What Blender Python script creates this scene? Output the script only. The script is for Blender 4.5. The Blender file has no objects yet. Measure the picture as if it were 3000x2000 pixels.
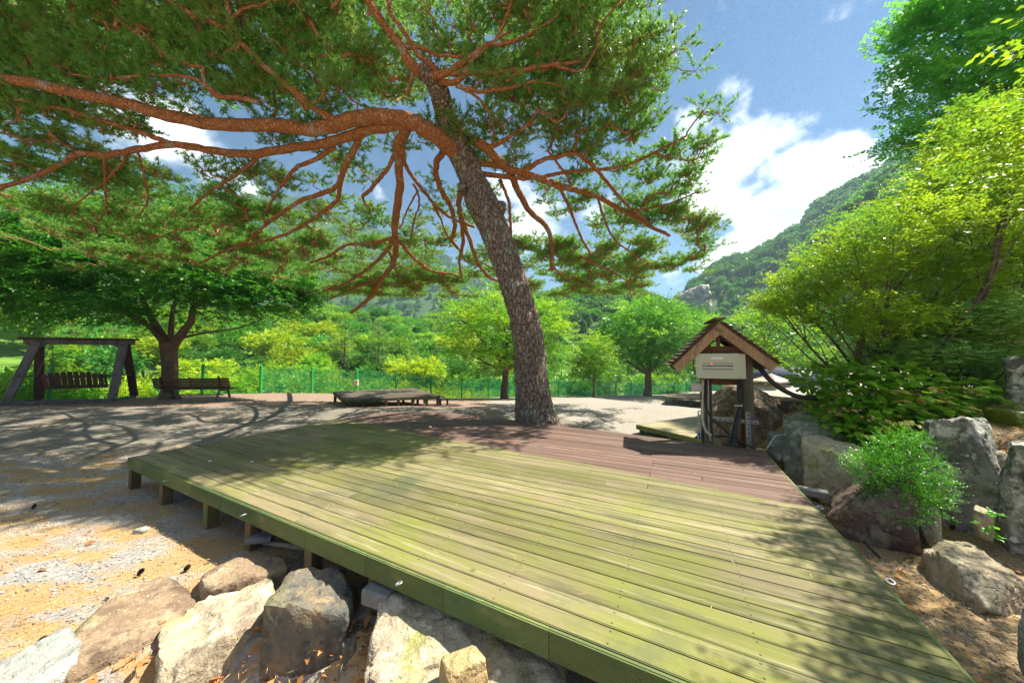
import bpy, math, random
import numpy as np
from mathutils import Vector, Matrix, noise as mnoise

rnd = random.Random(7)
R = np.random.default_rng(11)
S = bpy.context.scene
COL = S.collection

# ------------------------------------------------------------------ camera
CAM_Z, PITCH, FPX = 1.73, math.radians(2.72), 946.0
cam_d = bpy.data.cameras.new('camera')
cam_d.sensor_width = 36.0
cam_d.lens = FPX / 3000 * 36
cam_d.clip_start = 0.05
cam_d.clip_end = 4000
cam = bpy.data.objects.new('camera', cam_d)
COL.objects.link(cam)
cam.location = (0, 0, CAM_Z)
cam.rotation_euler = (math.pi / 2 + PITCH, 0, 0)
S.camera = cam

# ------------------------------------------------------------------ light
SUN_EL, SUN_AZ = math.radians(56), math.radians(77)       # azimuth from +Y towards +X
sun_dir = Vector((math.sin(SUN_AZ) * math.cos(SUN_EL), math.cos(SUN_AZ) * math.cos(SUN_EL), math.sin(SUN_EL)))
sd = bpy.data.lights.new('sun', 'SUN')
sd.energy = 5.0
sd.angle = math.radians(0.6)
sd.color = (1.0, 0.93, 0.80)
sun = bpy.data.objects.new('sun', sd)
COL.objects.link(sun)
sun.rotation_euler = sun_dir.to_track_quat('Z', 'Y').to_euler()

W = bpy.data.worlds.new('World')
S.world = W
W.use_nodes = True
nt = W.node_tree
nt.nodes.clear()
def wn(t, **kw):
    n = nt.nodes.new(t)
    for k, v in kw.items():
        setattr(n, k, v)
    return n
wl = nt.links.new
sky = wn('ShaderNodeTexSky', sky_type='NISHITA')
sky.sun_disc = False
sky.sun_elevation = SUN_EL
sky.sun_rotation = SUN_AZ
sky.altitude = 300
sky.air_density = 1.0
sky.dust_density = 0.6
sky.ozone_density = 1.6
tc = wn('ShaderNodeTexCoord')
# clouds: noise on the view direction, denser in the seen banks and in unseen ones added for fill
def cdir(x, y):
    v = (1000 - y) / FPX
    d = Vector(((x - 1500) / FPX, math.cos(PITCH) - math.sin(PITCH) * v, math.sin(PITCH) + math.cos(PITCH) * v))
    return d.normalized()
nz = wn('ShaderNodeTexNoise')
nz.inputs['Scale'].default_value = 4.8
nz.inputs['Detail'].default_value = 9
nz.inputs['Roughness'].default_value = 0.54
mp = wn('ShaderNodeMapping')
mp.inputs['Scale'].default_value = (1, 1, 1.25)
wl(tc.outputs['Generated'], mp.inputs['Vector'])
wl(mp.outputs['Vector'], nz.inputs['Vector'])
acc = None
CL = [(2130, 480, 0.22, 1.1), (2200, 400, 0.16, 1.05), (2020, 400, .13, 1.0), (2440, 560, 0.17, 1.0), (2280, 640, 0.18, 1.0), (2120, 760, .15, 1.0), (2600, 520, .16, .8), (2420, 50, .10, .55), (2330, 110, .06, .35), (2080, 10, .06, .35), (1980, 440, .12, .85),
                      (1990, 830, .13, .6), (400, 330, .3, .45), (150, 520, .3, .6), (1250, 760, .2, .6), (1500, 600, .22, .3), (3300, 500, .4, .8), (-900, 300, .5, .7), (-1800, -900, .3, .6)]
for (ax_, ay_, az_) in [(-1, -.2, .5), (-.7, -.7, .6), (0, -1, .45), (.3, -.8, .9), (.8, -.7, .5), (1, -.1, .75), (-.4, -.3, 1.2), (.6, -.2, 1.6), (-1, .3, .9)]:  # unseen banks behind and overhead, added for white fill light
    CL.append((Vector((ax_, ay_, az_)).normalized(), None, .42, .95))
for (x, y, rad, w) in CL:
    d = x if y is None else cdir(x, y)
    dt = wn('ShaderNodeVectorMath', operation='DISTANCE')
    nrm = wn('ShaderNodeVectorMath', operation='NORMALIZE')
    wl(tc.outputs['Generated'], nrm.inputs[0])
    wl(nrm.outputs[0], dt.inputs[0])
    dt.inputs[1].default_value = d
    mr = wn('ShaderNodeMapRange', interpolation_type='SMOOTHSTEP')
    mr.inputs['From Min'].default_value = rad
    mr.inputs['From Max'].default_value = 0.0
    mr.inputs['To Min'].default_value = 0.0
    mr.inputs['To Max'].default_value = w
    wl(dt.outputs['Value'], mr.inputs['Value'])
    if acc is None:
        acc = mr.outputs[0]
    else:
        mx = wn('ShaderNodeMath', operation='MAXIMUM')
        wl(acc, mx.inputs[0]); wl(mr.outputs[0], mx.inputs[1])
        acc = mx.outputs[0]
m1 = wn('ShaderNodeMath', operation='MULTIPLY_ADD')       # mask + 1.5*(noise-.5) - t
wl(nz.outputs['Fac'], m1.inputs[0]); m1.inputs[1].default_value = 3.0
m1.inputs[2].default_value = -1.87
m2 = wn('ShaderNodeMath', operation='ADD')
wl(m1.outputs[0], m2.inputs[0]); wl(acc, m2.inputs[1])
mr = wn('ShaderNodeMapRange', interpolation_type='SMOOTHSTEP')
mr.inputs['From Min'].default_value = 0.0; mr.inputs['From Max'].default_value = 0.42
wl(m2.outputs[0], mr.inputs['Value'])
nz2 = wn('ShaderNodeTexNoise'); nz2.inputs['Scale'].default_value = 7; nz2.inputs['Detail'].default_value = 6
wl(mp.outputs['Vector'], nz2.inputs['Vector'])
cr = wn('ShaderNodeMix', data_type='RGBA')
cr.inputs[6].default_value = (2.7, 3.05, 3.5, 1)
cr.inputs[7].default_value = (6.8, 6.9, 7.0, 1)
mrb = wn('ShaderNodeMapRange'); mrb.inputs['From Min'].default_value = .35; mrb.inputs['From Max'].default_value = .6
wl(nz2.outputs['Fac'], mrb.inputs['Value']); wl(mrb.outputs[0], cr.inputs[0])
sat = wn('ShaderNodeMix', data_type='RGBA', blend_type='MULTIPLY')
sat.inputs[0].default_value = 1.0
sat.inputs[7].default_value = (0.085, 0.225, 0.365, 1)
wl(sky.outputs[0], sat.inputs[6])
mixc = wn('ShaderNodeMix', data_type='RGBA')
wl(mr.outputs[0], mixc.inputs[0]); wl(sat.outputs[2], mixc.inputs[6]); wl(cr.outputs[2], mixc.inputs[7])
bg = wn('ShaderNodeBackground'); bg.inputs['Strength'].default_value = 0.10
wo = wn('ShaderNodeOutputWorld')
wl(mixc.outputs[2], bg.inputs['Color']); wl(bg.outputs[0], wo.inputs['Surface'])

S.view_settings.view_transform = 'Standard'
S.view_settings.look = 'None'
S.view_settings.exposure = 1.55
S.view_settings.gamma = 1.0
S.view_settings.use_curve_mapping = False
S.render.engine = 'CYCLES'
S.cycles.max_bounces = 7
S.cycles.diffuse_bounces = 4
S.cycles.transmission_bounces = 5
S.cycles.transparent_max_bounces = 12
S.cycles.volume_bounces = 1
S.cycles.use_denoising = True
S.cycles.denoising_prefilter = 'NONE'

# ------------------------------------------------------------------ geometry helpers
def at(x, y, Y=None, z=None):
    """point of the place seen at photo position (x, y), at depth Y or at height z"""
    v = (1000 - y) / FPX
    d = np.array([(x - 1500) / FPX, math.cos(PITCH) - math.sin(PITCH) * v, math.sin(PITCH) + math.cos(PITCH) * v])
    t = Y / d[1] if Y is not None else (z - CAM_Z) / d[2]
    return d * t + np.array([0, 0, CAM_Z])

class G:
    """collects geometry for one mesh (world coordinates)"""
    def __init__(s):
        s.v, s.f, s.n = [], [], 0
    def add(s, v, f):
        v = np.asarray(v, float)
        s.v.append(v)
        for q in f:
            s.f.append(tuple(int(i) + s.n for i in q))
        s.n += len(v)
        return s
    def beam(s, p0, p1, w, h, up=(0, 0, 1), c=0.006, off=(0, 0)):
        """chamfered bar from p0 to p1, w across, h along up"""
        p0, p1, up = np.array(p0, float), np.array(p1, float), np.array(up, float)
        d = p1 - p0; d /= np.linalg.norm(d)
        x = np.cross(d, up); x /= np.linalg.norm(x)
        u = np.cross(x, d)
        a, b = w / 2, h / 2
        c = min(c, a * .5, b * .5)
        prof = [(-a + c, -b), (a - c, -b), (a, -b + c), (a, b - c), (a - c, b), (-a + c, b), (-a, b - c), (-a, -b + c)]
        vs = [p + x * (q[0] + off[0]) + u * (q[1] + off[1]) for p in (p0, p1) for q in prof]
        f = [(i, (i + 1) % 8, 8 + (i + 1) % 8, 8 + i) for i in range(8)]
        f += [tuple(range(7, -1, -1)), tuple(range(8, 16))]
        return s.add(vs, f)
    def box(s, c, size, rz=0, c_=0.004):
        c = np.array(c, float); sx, sy, sz = size
        dx = np.array([math.cos(rz), math.sin(rz), 0])
        return s.beam(c - dx * sx / 2, c + dx * sx / 2, sy, sz, c=c_)
    def tube(s, pts, rad, k=6, caps=True):
        pts = np.array(pts, float)
        n = len(pts)
        if np.isscalar(rad): rad = [rad] * n
        t = np.gradient(pts, axis=0)
        t /= (np.linalg.norm(t, axis=1)[:, None] + 1e-9)
        ref = np.array([0, 0, 1.0]) if abs(t[0][2]) < .9 else np.array([1.0, 0, 0])
        vs = []
        x = np.cross(t[0], ref)
        for i in range(n):
            x = x - t[i] * np.dot(x, t[i]); x /= (np.linalg.norm(x) + 1e-9)
            y = np.cross(t[i], x)
            for j in range(k):
                a = 2 * math.pi * j / k
                vs.append(pts[i] + (x * math.cos(a) + y * math.sin(a)) * rad[i])
        f = [(i * k + j, i * k + (j + 1) % k, (i + 1) * k + (j + 1) % k, (i + 1) * k + j) for i in range(n - 1) for j in range(k)]
        if caps:
            f += [tuple(range(k - 1, -1, -1)), tuple(range((n - 1) * k, n * k))]
        return s.add(vs, f)
    def poly(s, pts, z0, z1):
        """prism of a flat outline"""
        n = len(pts)
        vs = [(p[0], p[1], z0) for p in pts] + [(p[0], p[1], z1) for p in pts]
        f = [(i, (i + 1) % n, n + (i + 1) % n, n + i) for i in range(n)] + [tuple(range(n - 1, -1, -1)), tuple(range(n, 2 * n))]
        return s.add(vs, f)
    def sheet(s, pts, thick=0.004):
        pts = np.array(pts, float); n = len(pts)
        nm = np.cross(pts[1] - pts[0], pts[2] - pts[0]); nm /= np.linalg.norm(nm) + 1e-9
        vs = list(pts - nm * thick / 2) + list(pts + nm * thick / 2)
        f = [(i, (i + 1) % n, n + (i + 1) % n, n + i) for i in range(n)] + [tuple(range(n - 1, -1, -1)), tuple(range(n, 2 * n))]
        return s.add(vs, f)
    def V(s):
        return np.concatenate(s.v) if s.v else np.zeros((0, 3))

def smoothpts(pts, n=4, jit=0.0, rng=rnd):
    """Catmull-Rom through points (any dimension)"""
    P = [np.array(p, float) for p in pts]
    P = [2 * P[0] - P[1]] + P + [2 * P[-1] - P[-2]]
    out = []
    for i in range(1, len(P) - 2):
        for k in range(n):
            t = k / n
            a, b, c, d = P[i - 1:i + 3]
            q = .5 * ((2 * b) + (c - a) * t + (2 * a - 5 * b + 4 * c - d) * t * t + (3 * b - a - 3 * c + d) * t ** 3)
            out.append(q)
    out.append(P[-2])
    return np.array(out)

def mesh_of(name, V, F, mat=None, smooth=False):
    me = bpy.data.meshes.new(name)
    V = np.ascontiguousarray(V, dtype=np.float32)
    if isinstance(F, np.ndarray):
        k = F.shape[1]
        me.vertices.add(len(V)); me.vertices.foreach_set('co', V.ravel())
        me.loops.add(F.size); me.loops.foreach_set('vertex_index', F.astype(np.int32).ravel())
        me.polygons.add(len(F))
        me.polygons.foreach_set('loop_start', np.arange(0, F.size, k, dtype=np.int32))
        me.update(calc_edges=True)
    else:
        me.from_pydata(V.tolist(), [], F)
        me.update()
    if smooth:
        me.polygons.foreach_set('use_smooth', np.ones(len(me.polygons), dtype=bool))
    if mat: me.materials.append(mat)
    return me

def setp(o, label=None, cat=None, group=None, kind=None):
    if label: o['label'] = label
    if cat: o['category'] = cat
    if group: o['group'] = group
    if kind: o['kind'] = kind
    return o

def obj(name, g, mat, parent=None, smooth=False, **kw):
    """g: G, (V, F) or mesh; world coordinates turned into the parent's"""
    if isinstance(g, bpy.types.Mesh):
        me = g
    else:
        V, F = (g.V(), g.f) if isinstance(g, G) else g
        if parent is not None:
            M = parent_matrix(parent).inverted()
            A = np.array(M)
            V = V @ A[:3, :3].T + A[:3, 3]
        me = mesh_of(name, V, F, mat, smooth)
    o = bpy.data.objects.new(name, me)
    COL.objects.link(o)
    if parent is not None: o.parent = parent
    return setp(o, **kw)

def parent_matrix(p):
    M = p.matrix_basis.copy()
    return (parent_matrix(p.parent) @ M) if p.parent else M

def thing(name, loc, label, cat, group=None, rz=0):
    o = bpy.data.objects.new(name, None)
    o.empty_display_size = .2
    o.location = Vector([float(c) for c in loc]); o.rotation_euler = (0, 0, rz)
    COL.objects.link(o)
    return setp(o, label, cat, group)

def copy_tree(o, parent=None):
    c = o.copy(); COL.objects.link(c)
    if parent is not None:
        c.parent = parent
    for ch in [x for x in o.children]:
        copy_tree(ch, c)
    return c

# ------------------------------------------------------------------ materials
class Mt:
    def __init__(s, name):
        s.m = bpy.data.materials.new(name); s.m.use_nodes = True
        s.t = s.m.node_tree; s.t.nodes.clear()
        s.out = s.n('ShaderNodeOutputMaterial')
    def n(s, t, **kw):
        nd = s.t.nodes.new(t)
        for k, v in kw.items(): setattr(nd, k, v)
        return nd
    def l(s, a, b): s.t.links.new(a, b)

def rgb(c): return (c[0], c[1], c[2], 1)

def layered(name, base, layers=(), rough=.8, bump=(), coord='Object', vary=0.0, islands=0.0, spec=.3, objvar=0.0, stretch=(1, 1, 1), metal=0.0):
    """base colour with noise-masked colour layers (scale, lo, hi, colour[, stretch]); bump: (scale, strength, distance[, stretch])"""
    m = Mt(name)
    p = m.n('ShaderNodeBsdfPrincipled')
    p.inputs['Roughness'].default_value = rough
    p.inputs['Specular IOR Level'].default_value = spec
    p.inputs['Metallic'].default_value = metal
    if coord == 'World':
        src = m.n('ShaderNodeNewGeometry').outputs['Position']
    else:
        src = m.n('ShaderNodeTexCoord').outputs[coord]
    if objvar:
        oi = m.n('ShaderNodeObjectInfo')
        ad = m.n('ShaderNodeVectorMath', operation='MULTIPLY_ADD')
        ml = m.n('ShaderNodeMath', operation='MULTIPLY'); ml.inputs[1].default_value = 37.0
        m.l(oi.outputs['Random'], ml.inputs[0])
        m.l(ml.outputs[0], ad.inputs[0]); ad.inputs[1].default_value = (1, 1, 1)
        m.l(src, ad.inputs[2])
        src = ad.outputs[0]
    def noise(scale, st, detail=5):
        mp = m.n('ShaderNodeMapping'); mp.inputs['Scale'].default_value = st
        m.l(src, mp.inputs['Vector'])
        nz = m.n('ShaderNodeTexNoise'); nz.inputs['Scale'].default_value = scale
        nz.inputs['Detail'].default_value = detail; nz.inputs['Roughness'].default_value = .62
        m.l(mp.outputs[0], nz.inputs['Vector'])
        return nz.outputs['Fac']
    c = m.n('ShaderNodeRGB'); c.outputs[0].default_value = rgb(base)
    cur = c.outputs[0]
    for L in layers:
        sc, lo, hi, colr = L[:4]
        st = L[4] if len(L) > 4 else stretch
        f = noise(sc, st)
        mr = m.n('ShaderNodeMapRange'); mr.inputs['From Min'].default_value = lo; mr.inputs['From Max'].default_value = hi
        m.l(f, mr.inputs['Value'])
        mx = m.n('ShaderNodeMix', data_type='RGBA')
        m.l(mr.outputs[0], mx.inputs[0]); m.l(cur, mx.inputs[6]); mx.inputs[7].default_value = rgb(colr)
        cur = mx.outputs[2]
    vals = []
    if islands:
        vals.append((m.n('ShaderNodeNewGeometry').outputs['Random Per Island'], islands))
    if objvar:
        vals.append((oi.outputs['Random'], objvar))
    for (o_, amt) in vals:
        mr = m.n('ShaderNodeMapRange'); mr.inputs['To Min'].default_value = 1 - amt; mr.inputs['To Max'].default_value = 1 + amt
        m.l(o_, mr.inputs['Value'])
        hs = m.n('ShaderNodeHueSaturation')
        m.l(mr.outputs[0], hs.inputs['Value']); m.l(cur, hs.inputs['Color'])
        cur = hs.outputs[0]
    m.l(cur, p.inputs['Base Color'])
    prev = None
    for B in bump:
        sc, stg, dist = B[:3]
        st = B[3] if len(B) > 3 else stretch
        bp = m.n('ShaderNodeBump'); bp.inputs['Strength'].default_value = stg; bp.inputs['Distance'].default_value = dist
        m.l(noise(sc, st, 6), bp.inputs['Height'])
        if prev is not None: m.l(prev, bp.inputs['Normal'])
        prev = bp.outputs[0]
    if prev is not None: m.l(prev, p.inputs['Normal'])
    m.l(p.outputs[0], m.out.inputs['Surface'])
    m.p = p; m.cur = cur; m.src = src
    return m.m

def leafmat(name, c1, c2, c3=None, trans=.45, rough=.45, tint=1.5, clump=.7, tr_gain=1.35):
    """c1..c2 per leaf, c3 in clumps (young or yellowing sprays)"""
    m = Mt(name)
    g = m.n('ShaderNodeNewGeometry')
    mx = m.n('ShaderNodeMix', data_type='RGBA')
    m.l(g.outputs['Random Per Island'], mx.inputs[0]); mx.inputs[6].default_value = rgb(c1); mx.inputs[7].default_value = rgb(c2)
    cur = mx.outputs[2]
    if c3:
        nz = m.n('ShaderNodeTexNoise'); nz.inputs['Scale'].default_value = clump; nz.inputs['Detail'].default_value = 3
        tcn = m.n('ShaderNodeTexCoord'); m.l(tcn.outputs['Object'], nz.inputs['Vector'])
        mr = m.n('ShaderNodeMapRange'); mr.inputs['From Min'].default_value = .48; mr.inputs['From Max'].default_value = .62
        m.l(nz.outputs['Fac'], mr.inputs['Value'])
        m2 = m.n('ShaderNodeMix', data_type='RGBA'); m.l(mr.outputs[0], m2.inputs[0]); m.l(cur, m2.inputs[6]); m2.inputs[7].default_value = rgb(c3)
        cur = m2.outputs[2]
    oi = m.n('ShaderNodeObjectInfo')
    mr = m.n('ShaderNodeMapRange'); mr.inputs['To Min'].default_value = .8; mr.inputs['To Max'].default_value = 1.25
    m.l(oi.outputs['Random'], mr.inputs['Value'])
    hs = m.n('ShaderNodeHueSaturation'); m.l(mr.outputs[0], hs.inputs['Value']); m.l(cur, hs.inputs['Color'])
    p = m.n('ShaderNodeBsdfPrincipled'); p.inputs['Roughness'].default_value = rough
    p.inputs['Specular IOR Level'].default_value = .35
    m.l(hs.outputs[0], p.inputs['Base Color'])
    tb = m.n('ShaderNodeBsdfTranslucent')
    hv = m.n('ShaderNodeHueSaturation'); hv.inputs['Value'].default_value = tr_gain; hv.inputs['Hue'].default_value = .485
    m.l(hs.outputs[0], hv.inputs['Color']); m.l(hv.outputs[0], tb.inputs['Color'])
    ms = m.n('ShaderNodeMixShader'); ms.inputs[0].default_value = trans
    m.l(p.outputs[0], ms.inputs[1]); m.l(tb.outputs[0], ms.inputs[2])
    m.l(ms.outputs[0], m.out.inputs['Surface'])
    return m.m

# deck frame of reference: U along the boards, V across them
DU, DV = np.array([.8897, -.4566]), np.array([.4566, .8897])
DZ = 0.43
def uv(u, v): return DU * u + DV * v
def onv(x, v):                                     # u of the point of line v seen at photo column x
    r = (x - 1500) / FPX
    p = np.array([r, 1.0]) * (v / (DV[0] * r + DV[1]))
    return float(p @ DU)

def deck_material(name, base, layers, brown=None, groove=True, moss=None):
    m = Mt(name)
    geo = m.n('ShaderNodeNewGeometry')
    def axis(vec):
        d = m.n('ShaderNodeVectorMath', operation='DOT_PRODUCT'); m.l(geo.outputs['Position'], d.inputs[0]); d.inputs[1].default_value = (vec[0], vec[1], 0)
        return d.outputs['Value']
    U, V = axis(DU), axis(DV)
    cb = m.n('ShaderNodeCombineXYZ'); m.l(U, cb.inputs[0]); m.l(V, cb.inputs[1])
    oi = m.n('ShaderNodeObjectInfo')
    ml = m.n('ShaderNodeMath', operation='MULTIPLY'); ml.inputs[1].default_value = 23.0; m.l(oi.outputs['Random'], ml.inputs[0])
    m.l(ml.outputs[0], cb.inputs[2])
    def noise(scale, st, detail=5, src=None):
        mp = m.n('ShaderNodeMapping'); mp.inputs['Scale'].default_value = st
        m.l(src or cb.outputs[0], mp.inputs['Vector'])
        nz = m.n('ShaderNodeTexNoise'); nz.inputs['Scale'].default_value = scale; nz.inputs['Detail'].default_value = detail
        nz.inputs['Roughness'].default_value = .65
        m.l(mp.outputs[0], nz.inputs['Vector'])
        return nz.outputs['Fac']
    c = m.n('ShaderNodeRGB'); c.outputs[0].default_value = rgb(base)
    cur = c.outputs[0]
    for (sc, lo, hi, colr, st, perb) in layers:
        f = noise(sc, st, 6, None if perb else geo.outputs['Position'])
        mr = m.n('ShaderNodeMapRange'); mr.inputs['From Min'].default_value = lo; mr.inputs['From Max'].default_value = hi
        m.l(f, mr.inputs['Value'])
        mx = m.n('ShaderNodeMix', data_type='RGBA'); m.l(mr.outputs[0], mx.inputs[0]); m.l(cur, mx.inputs[6]); mx.inputs[7].default_value = rgb(colr)
        cur = mx.outputs[2]
    if brown:
        # painted part: v > 3.85 - .1 u, ragged from board to board
        a = m.n('ShaderNodeMath', operation='MULTIPLY_ADD'); m.l(U, a.inputs[0]); a.inputs[1].default_value = .1; m.l(V, a.inputs[2])
        b = m.n('ShaderNodeMath', operation='MULTIPLY_ADD'); m.l(oi.outputs['Random'], b.inputs[0]); b.inputs[1].default_value = .12; m.l(a.outputs[0], b.inputs[2])
        b2 = m.n('ShaderNodeMath', operation='MULTIPLY_ADD'); m.l(noise(9, (1, 1, 1), 3), b2.inputs[0]); b2.inputs[1].default_value = .06; m.l(b.outputs[0], b2.inputs[2])
        mr = m.n('ShaderNodeMapRange'); mr.inputs['From Min'].default_value = 3.90; mr.inputs['From Max'].default_value = 3.94
        m.l(b2.outputs[0], mr.inputs['Value'])
        bc = m.n('ShaderNodeMix', data_type='RGBA'); bc.inputs[6].default_value = rgb(brown[0]); bc.inputs[7].default_value = rgb(brown[1])
        mrw = m.n('ShaderNodeMapRange'); mrw.inputs['From Min'].default_value = .42; mrw.inputs['From Max'].default_value = .68
        m.l(noise(3, (.5, 6, 1), 6), mrw.inputs['Value']); m.l(mrw.outputs[0], bc.inputs[0])
        mx = m.n('ShaderNodeMix', data_type='RGBA'); m.l(mr.outputs[0], mx.inputs[0]); m.l(cur, mx.inputs[6]); m.l(bc.outputs[2], mx.inputs[7])
        cur = mx.outputs[2]
    # knots
    vo = m.n('ShaderNodeTexVoronoi'); vo.inputs['Scale'].default_value = 2.2
    m.l(cb.outputs[0], vo.inputs['Vector'])
    kr = m.n('ShaderNodeMapRange'); kr.inputs['From Min'].default_value = .02; kr.inputs['From Max'].default_value = .055; kr.inputs['To Min'].default_value = .6; kr.inputs['To Max'].default_value = 0
    m.l(vo.outputs['Distance'], kr.inputs['Value'])
    mx = m.n('ShaderNodeMix', data_type='RGBA'); m.l(kr.outputs[0], mx.inputs[0]); m.l(cur, mx.inputs[6]); mx.inputs[7].default_value = (.07, .05, .03, 1)
    cur = mx.outputs[2]
    if brown:
        def mt(op, a, b=None, c=None):
            x = m.n('ShaderNodeMath', operation=op)
            for k, q in enumerate((a, b, c)):
                if q is None: continue
                if isinstance(q, (int, float)): x.inputs[k].default_value = q
                else: m.l(q, x.inputs[k])
            return x.outputs[0]
        a = mt('MULTIPLY', mt('SUBTRACT', mt('FRACT', mt('MULTIPLY_ADD', U, 1 / .6, mt('MULTIPLY', oi.outputs['Random'], .035))), .5), .6)
        b = mt('SUBTRACT', mt('ABSOLUTE', mt('SUBTRACT', mt('MULTIPLY', mt('FRACT', mt('MULTIPLY', mt('SUBTRACT', V, 1.54), 1 / .1235)), .1235), .058)), .036)
        dd_ = mt('SQRT', mt('ADD', mt('MULTIPLY', a, a), mt('MULTIPLY', b, b)))
        sr = m.n('ShaderNodeMapRange'); sr.inputs['From Min'].default_value = .004; sr.inputs['From Max'].default_value = .0065; sr.inputs['To Min'].default_value = .85; sr.inputs['To Max'].default_value = 0
        m.l(dd_, sr.inputs['Value'])
        mx = m.n('ShaderNodeMix', data_type='RGBA'); m.l(sr.outputs[0], mx.inputs[0]); m.l(cur, mx.inputs[6]); mx.inputs[7].default_value = (.03, .025, .02, 1)
        cur = mx.outputs[2]
    mr = m.n('ShaderNodeMapRange'); mr.inputs['To Min'].default_value = .78; mr.inputs['To Max'].default_value = 1.2
    m.l(oi.outputs['Random'], mr.inputs['Value'])
    hs = m.n('ShaderNodeHueSaturation'); m.l(mr.outputs[0], hs.inputs['Value']); m.l(cur, hs.inputs['Color'])
    p = m.n('ShaderNodeBsdfPrincipled'); p.inputs['Roughness'].default_value = .75; p.inputs['Specular IOR Level'].default_value = .25
    m.l(hs.outputs[0], p.inputs['Base Color'])
    b1 = m.n('ShaderNodeBump'); b1.inputs['Strength'].default_value = .5; b1.inputs['Distance'].default_value = .004
    m.l(noise(6, (1, 18, 1), 8), b1.inputs['Height'])
    last = b1
    if groove:
        sn = m.n('ShaderNodeMath', operation='SINE'); mv = m.n('ShaderNodeMath', operation='MULTIPLY')
        mv.inputs[1].default_value = 2 * math.pi / .0062; m.l(V, mv.inputs[0]); m.l(mv.outputs[0], sn.inputs[0])
        b3 = m.n('ShaderNodeBump'); b3.inputs['Strength'].default_value = .45; b3.inputs['Distance'].default_value = .0018
        m.l(sn.outputs[0], b3.inputs['Height']); m.l(b1.outputs[0], b3.inputs['Normal']); last = b3
    m.l(last.outputs[0], p.inputs['Normal'])
    m.l(p.outputs[0], m.out.inputs['Surface'])
    return m.m

MAT = {}
MAT['deck'] = deck_material('weathered_green_decking', (.215, .18, .095),
    [(1.5, .46, .68, (.15, .155, .042), (.5, 2.0, 1), True),
     (.55, .48, .62, (.175, .185, .045), (1, 1, 1), False),
     (3.0, .50, .70, (.085, .085, .045), (.4, 7, 1), True),
     (5.0, .55, .72, (.34, .30, .20), (.3, 8, 1), True),
     (.8, .58, .70, (.11, .12, .06), (1, 1, 1), False)],
    brown=((.13, .078, .06), (.18, .125, .10)))
MAT['fascia'] = deck_material('mossy_fascia', (.13, .155, .05),
    [(1.2, .45, .6, (.08, .13, .045), (1, 1, 4), False), (2.5, .55, .7, (.20, .21, .075), (1, 1, 3), False), (4, .6, .75, (.06, .12, .06), (1, 1, 2), False)], groove=False)
# ribs across the fascia height
def add_ribs(mat, pitch=.0075, axis=2):
    t = mat.node_tree
    p = [n for n in t.nodes if n.type == 'BSDF_PRINCIPLED'][0]
    g = t.nodes.new('ShaderNodeNewGeometry'); sp = t.nodes.new('ShaderNodeSeparateXYZ'); t.links.new(g.outputs['Position'], sp.inputs[0])
    mv = t.nodes.new('ShaderNodeMath'); mv.operation = 'MULTIPLY'; mv.inputs[1].default_value = 2 * math.pi / pitch; t.links.new(sp.outputs[axis], mv.inputs[0])
    sn = t.nodes.new('ShaderNodeMath'); sn.operation = 'SINE'; t.links.new(mv.outputs[0], sn.inputs[0])
    b = t.nodes.new('ShaderNodeBump'); b.inputs['Strength'].default_value = .6; b.inputs['Distance'].default_value = .003; t.links.new(sn.outputs[0], b.inputs['Height'])
    t.links.new(b.outputs[0], p.inputs['Normal'])
add_ribs(MAT['fascia'])
MAT['deck_far'] = deck_material('grey_brown_decking', (.075, .06, .045), [(2, .45, .6, (.12, .098, .075), (.5, 4, 1), True), (4, .55, .7, (.07, .06, .035), (.5, 5, 1), True)], groove=False)  # darkened to put the camping deck's shade into the wood colour
MAT['deck_side'] = deck_material('grey_green_decking', (.30, .26, .16), [(2, .45, .62, (.22, .20, .10), (.5, 4, 1), True), (4, .55, .7, (.16, .14, .10), (.5, 5, 1), True)], groove=False)
MAT['post'] = layered('deck_post_wood', (.17, .11, .06), [(6, .45, .65, (.11, .075, .04), (4, 4, .6)), (2, .5, .65, (.10, .12, .03))], bump=[(30, .4, .004, (4, 4, .5))], objvar=.2)
MAT['dark_frame'] = layered('dark_frame_wood', (.05, .05, .028), [(5, .45, .6, (.08, .09, .03))], objvar=.2)
MAT['wood_grey'] = layered('weathered_grey_wood', (.13, .115, .11), [(5, .42, .62, (.075, .062, .058), (1, 1, .25)), (20, .55, .7, (.19, .17, .16), (3, 3, .3)), (2.5, .6, .72, (.05, .035, .03))], bump=[(40, .4, .004, (3, 3, .3))], objvar=.2)
MAT['wood_dark'] = layered('dark_stained_wood', (.085, .040, .028), [(5, .45, .65, (.05, .026, .018), (1, 1, .3)), (14, .58, .72, (.09, .05, .035), (2, 2, .3))], bump=[(40, .3, .003)], objvar=.25)
MAT['shed_wood'] = layered('shed_rafter_wood', (.36, .235, .125), [(4, .45, .62, (.27, .16, .08), (6, 6, 1.0)), (12, .52, .7, (.20, .13, .08), (5, 5, .8)), (5, .62, .74, (.09, .06, .045))], bump=[(30, .4, .004)], objvar=.15)
MAT['shed_brown'] = layered('shed_frame_brown', (.14, .058, .028), [(6, .45, .65, (.09, .038, .02), (4, 4, 1)), (14, .6, .72, (.22, .12, .07))], objvar=.15)
MAT['shed_post'] = layered('shed_post_wood', (.16, .12, .085), [(5, .45, .62, (.09, .09, .05), (3, 3, .6)), (9, .6, .72, (.07, .05, .04))], bump=[(30, .4, .004)])
MAT['shingle'] = layered('brown_shingle', (.085, .062, .038), [(9, .45, .65, (.13, .10, .055)), (5, .55, .7, (.07, .075, .035))], bump=[(40, .6, .004)], objvar=.3)
MAT['panel_paint'] = layered('cream_painted_steel', (.50, .50, .34), [(14, .4, .7, (.46, .46, .31)), (3, .68, .76, (.36, .34, .22))], rough=.45, spec=.5)
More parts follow.
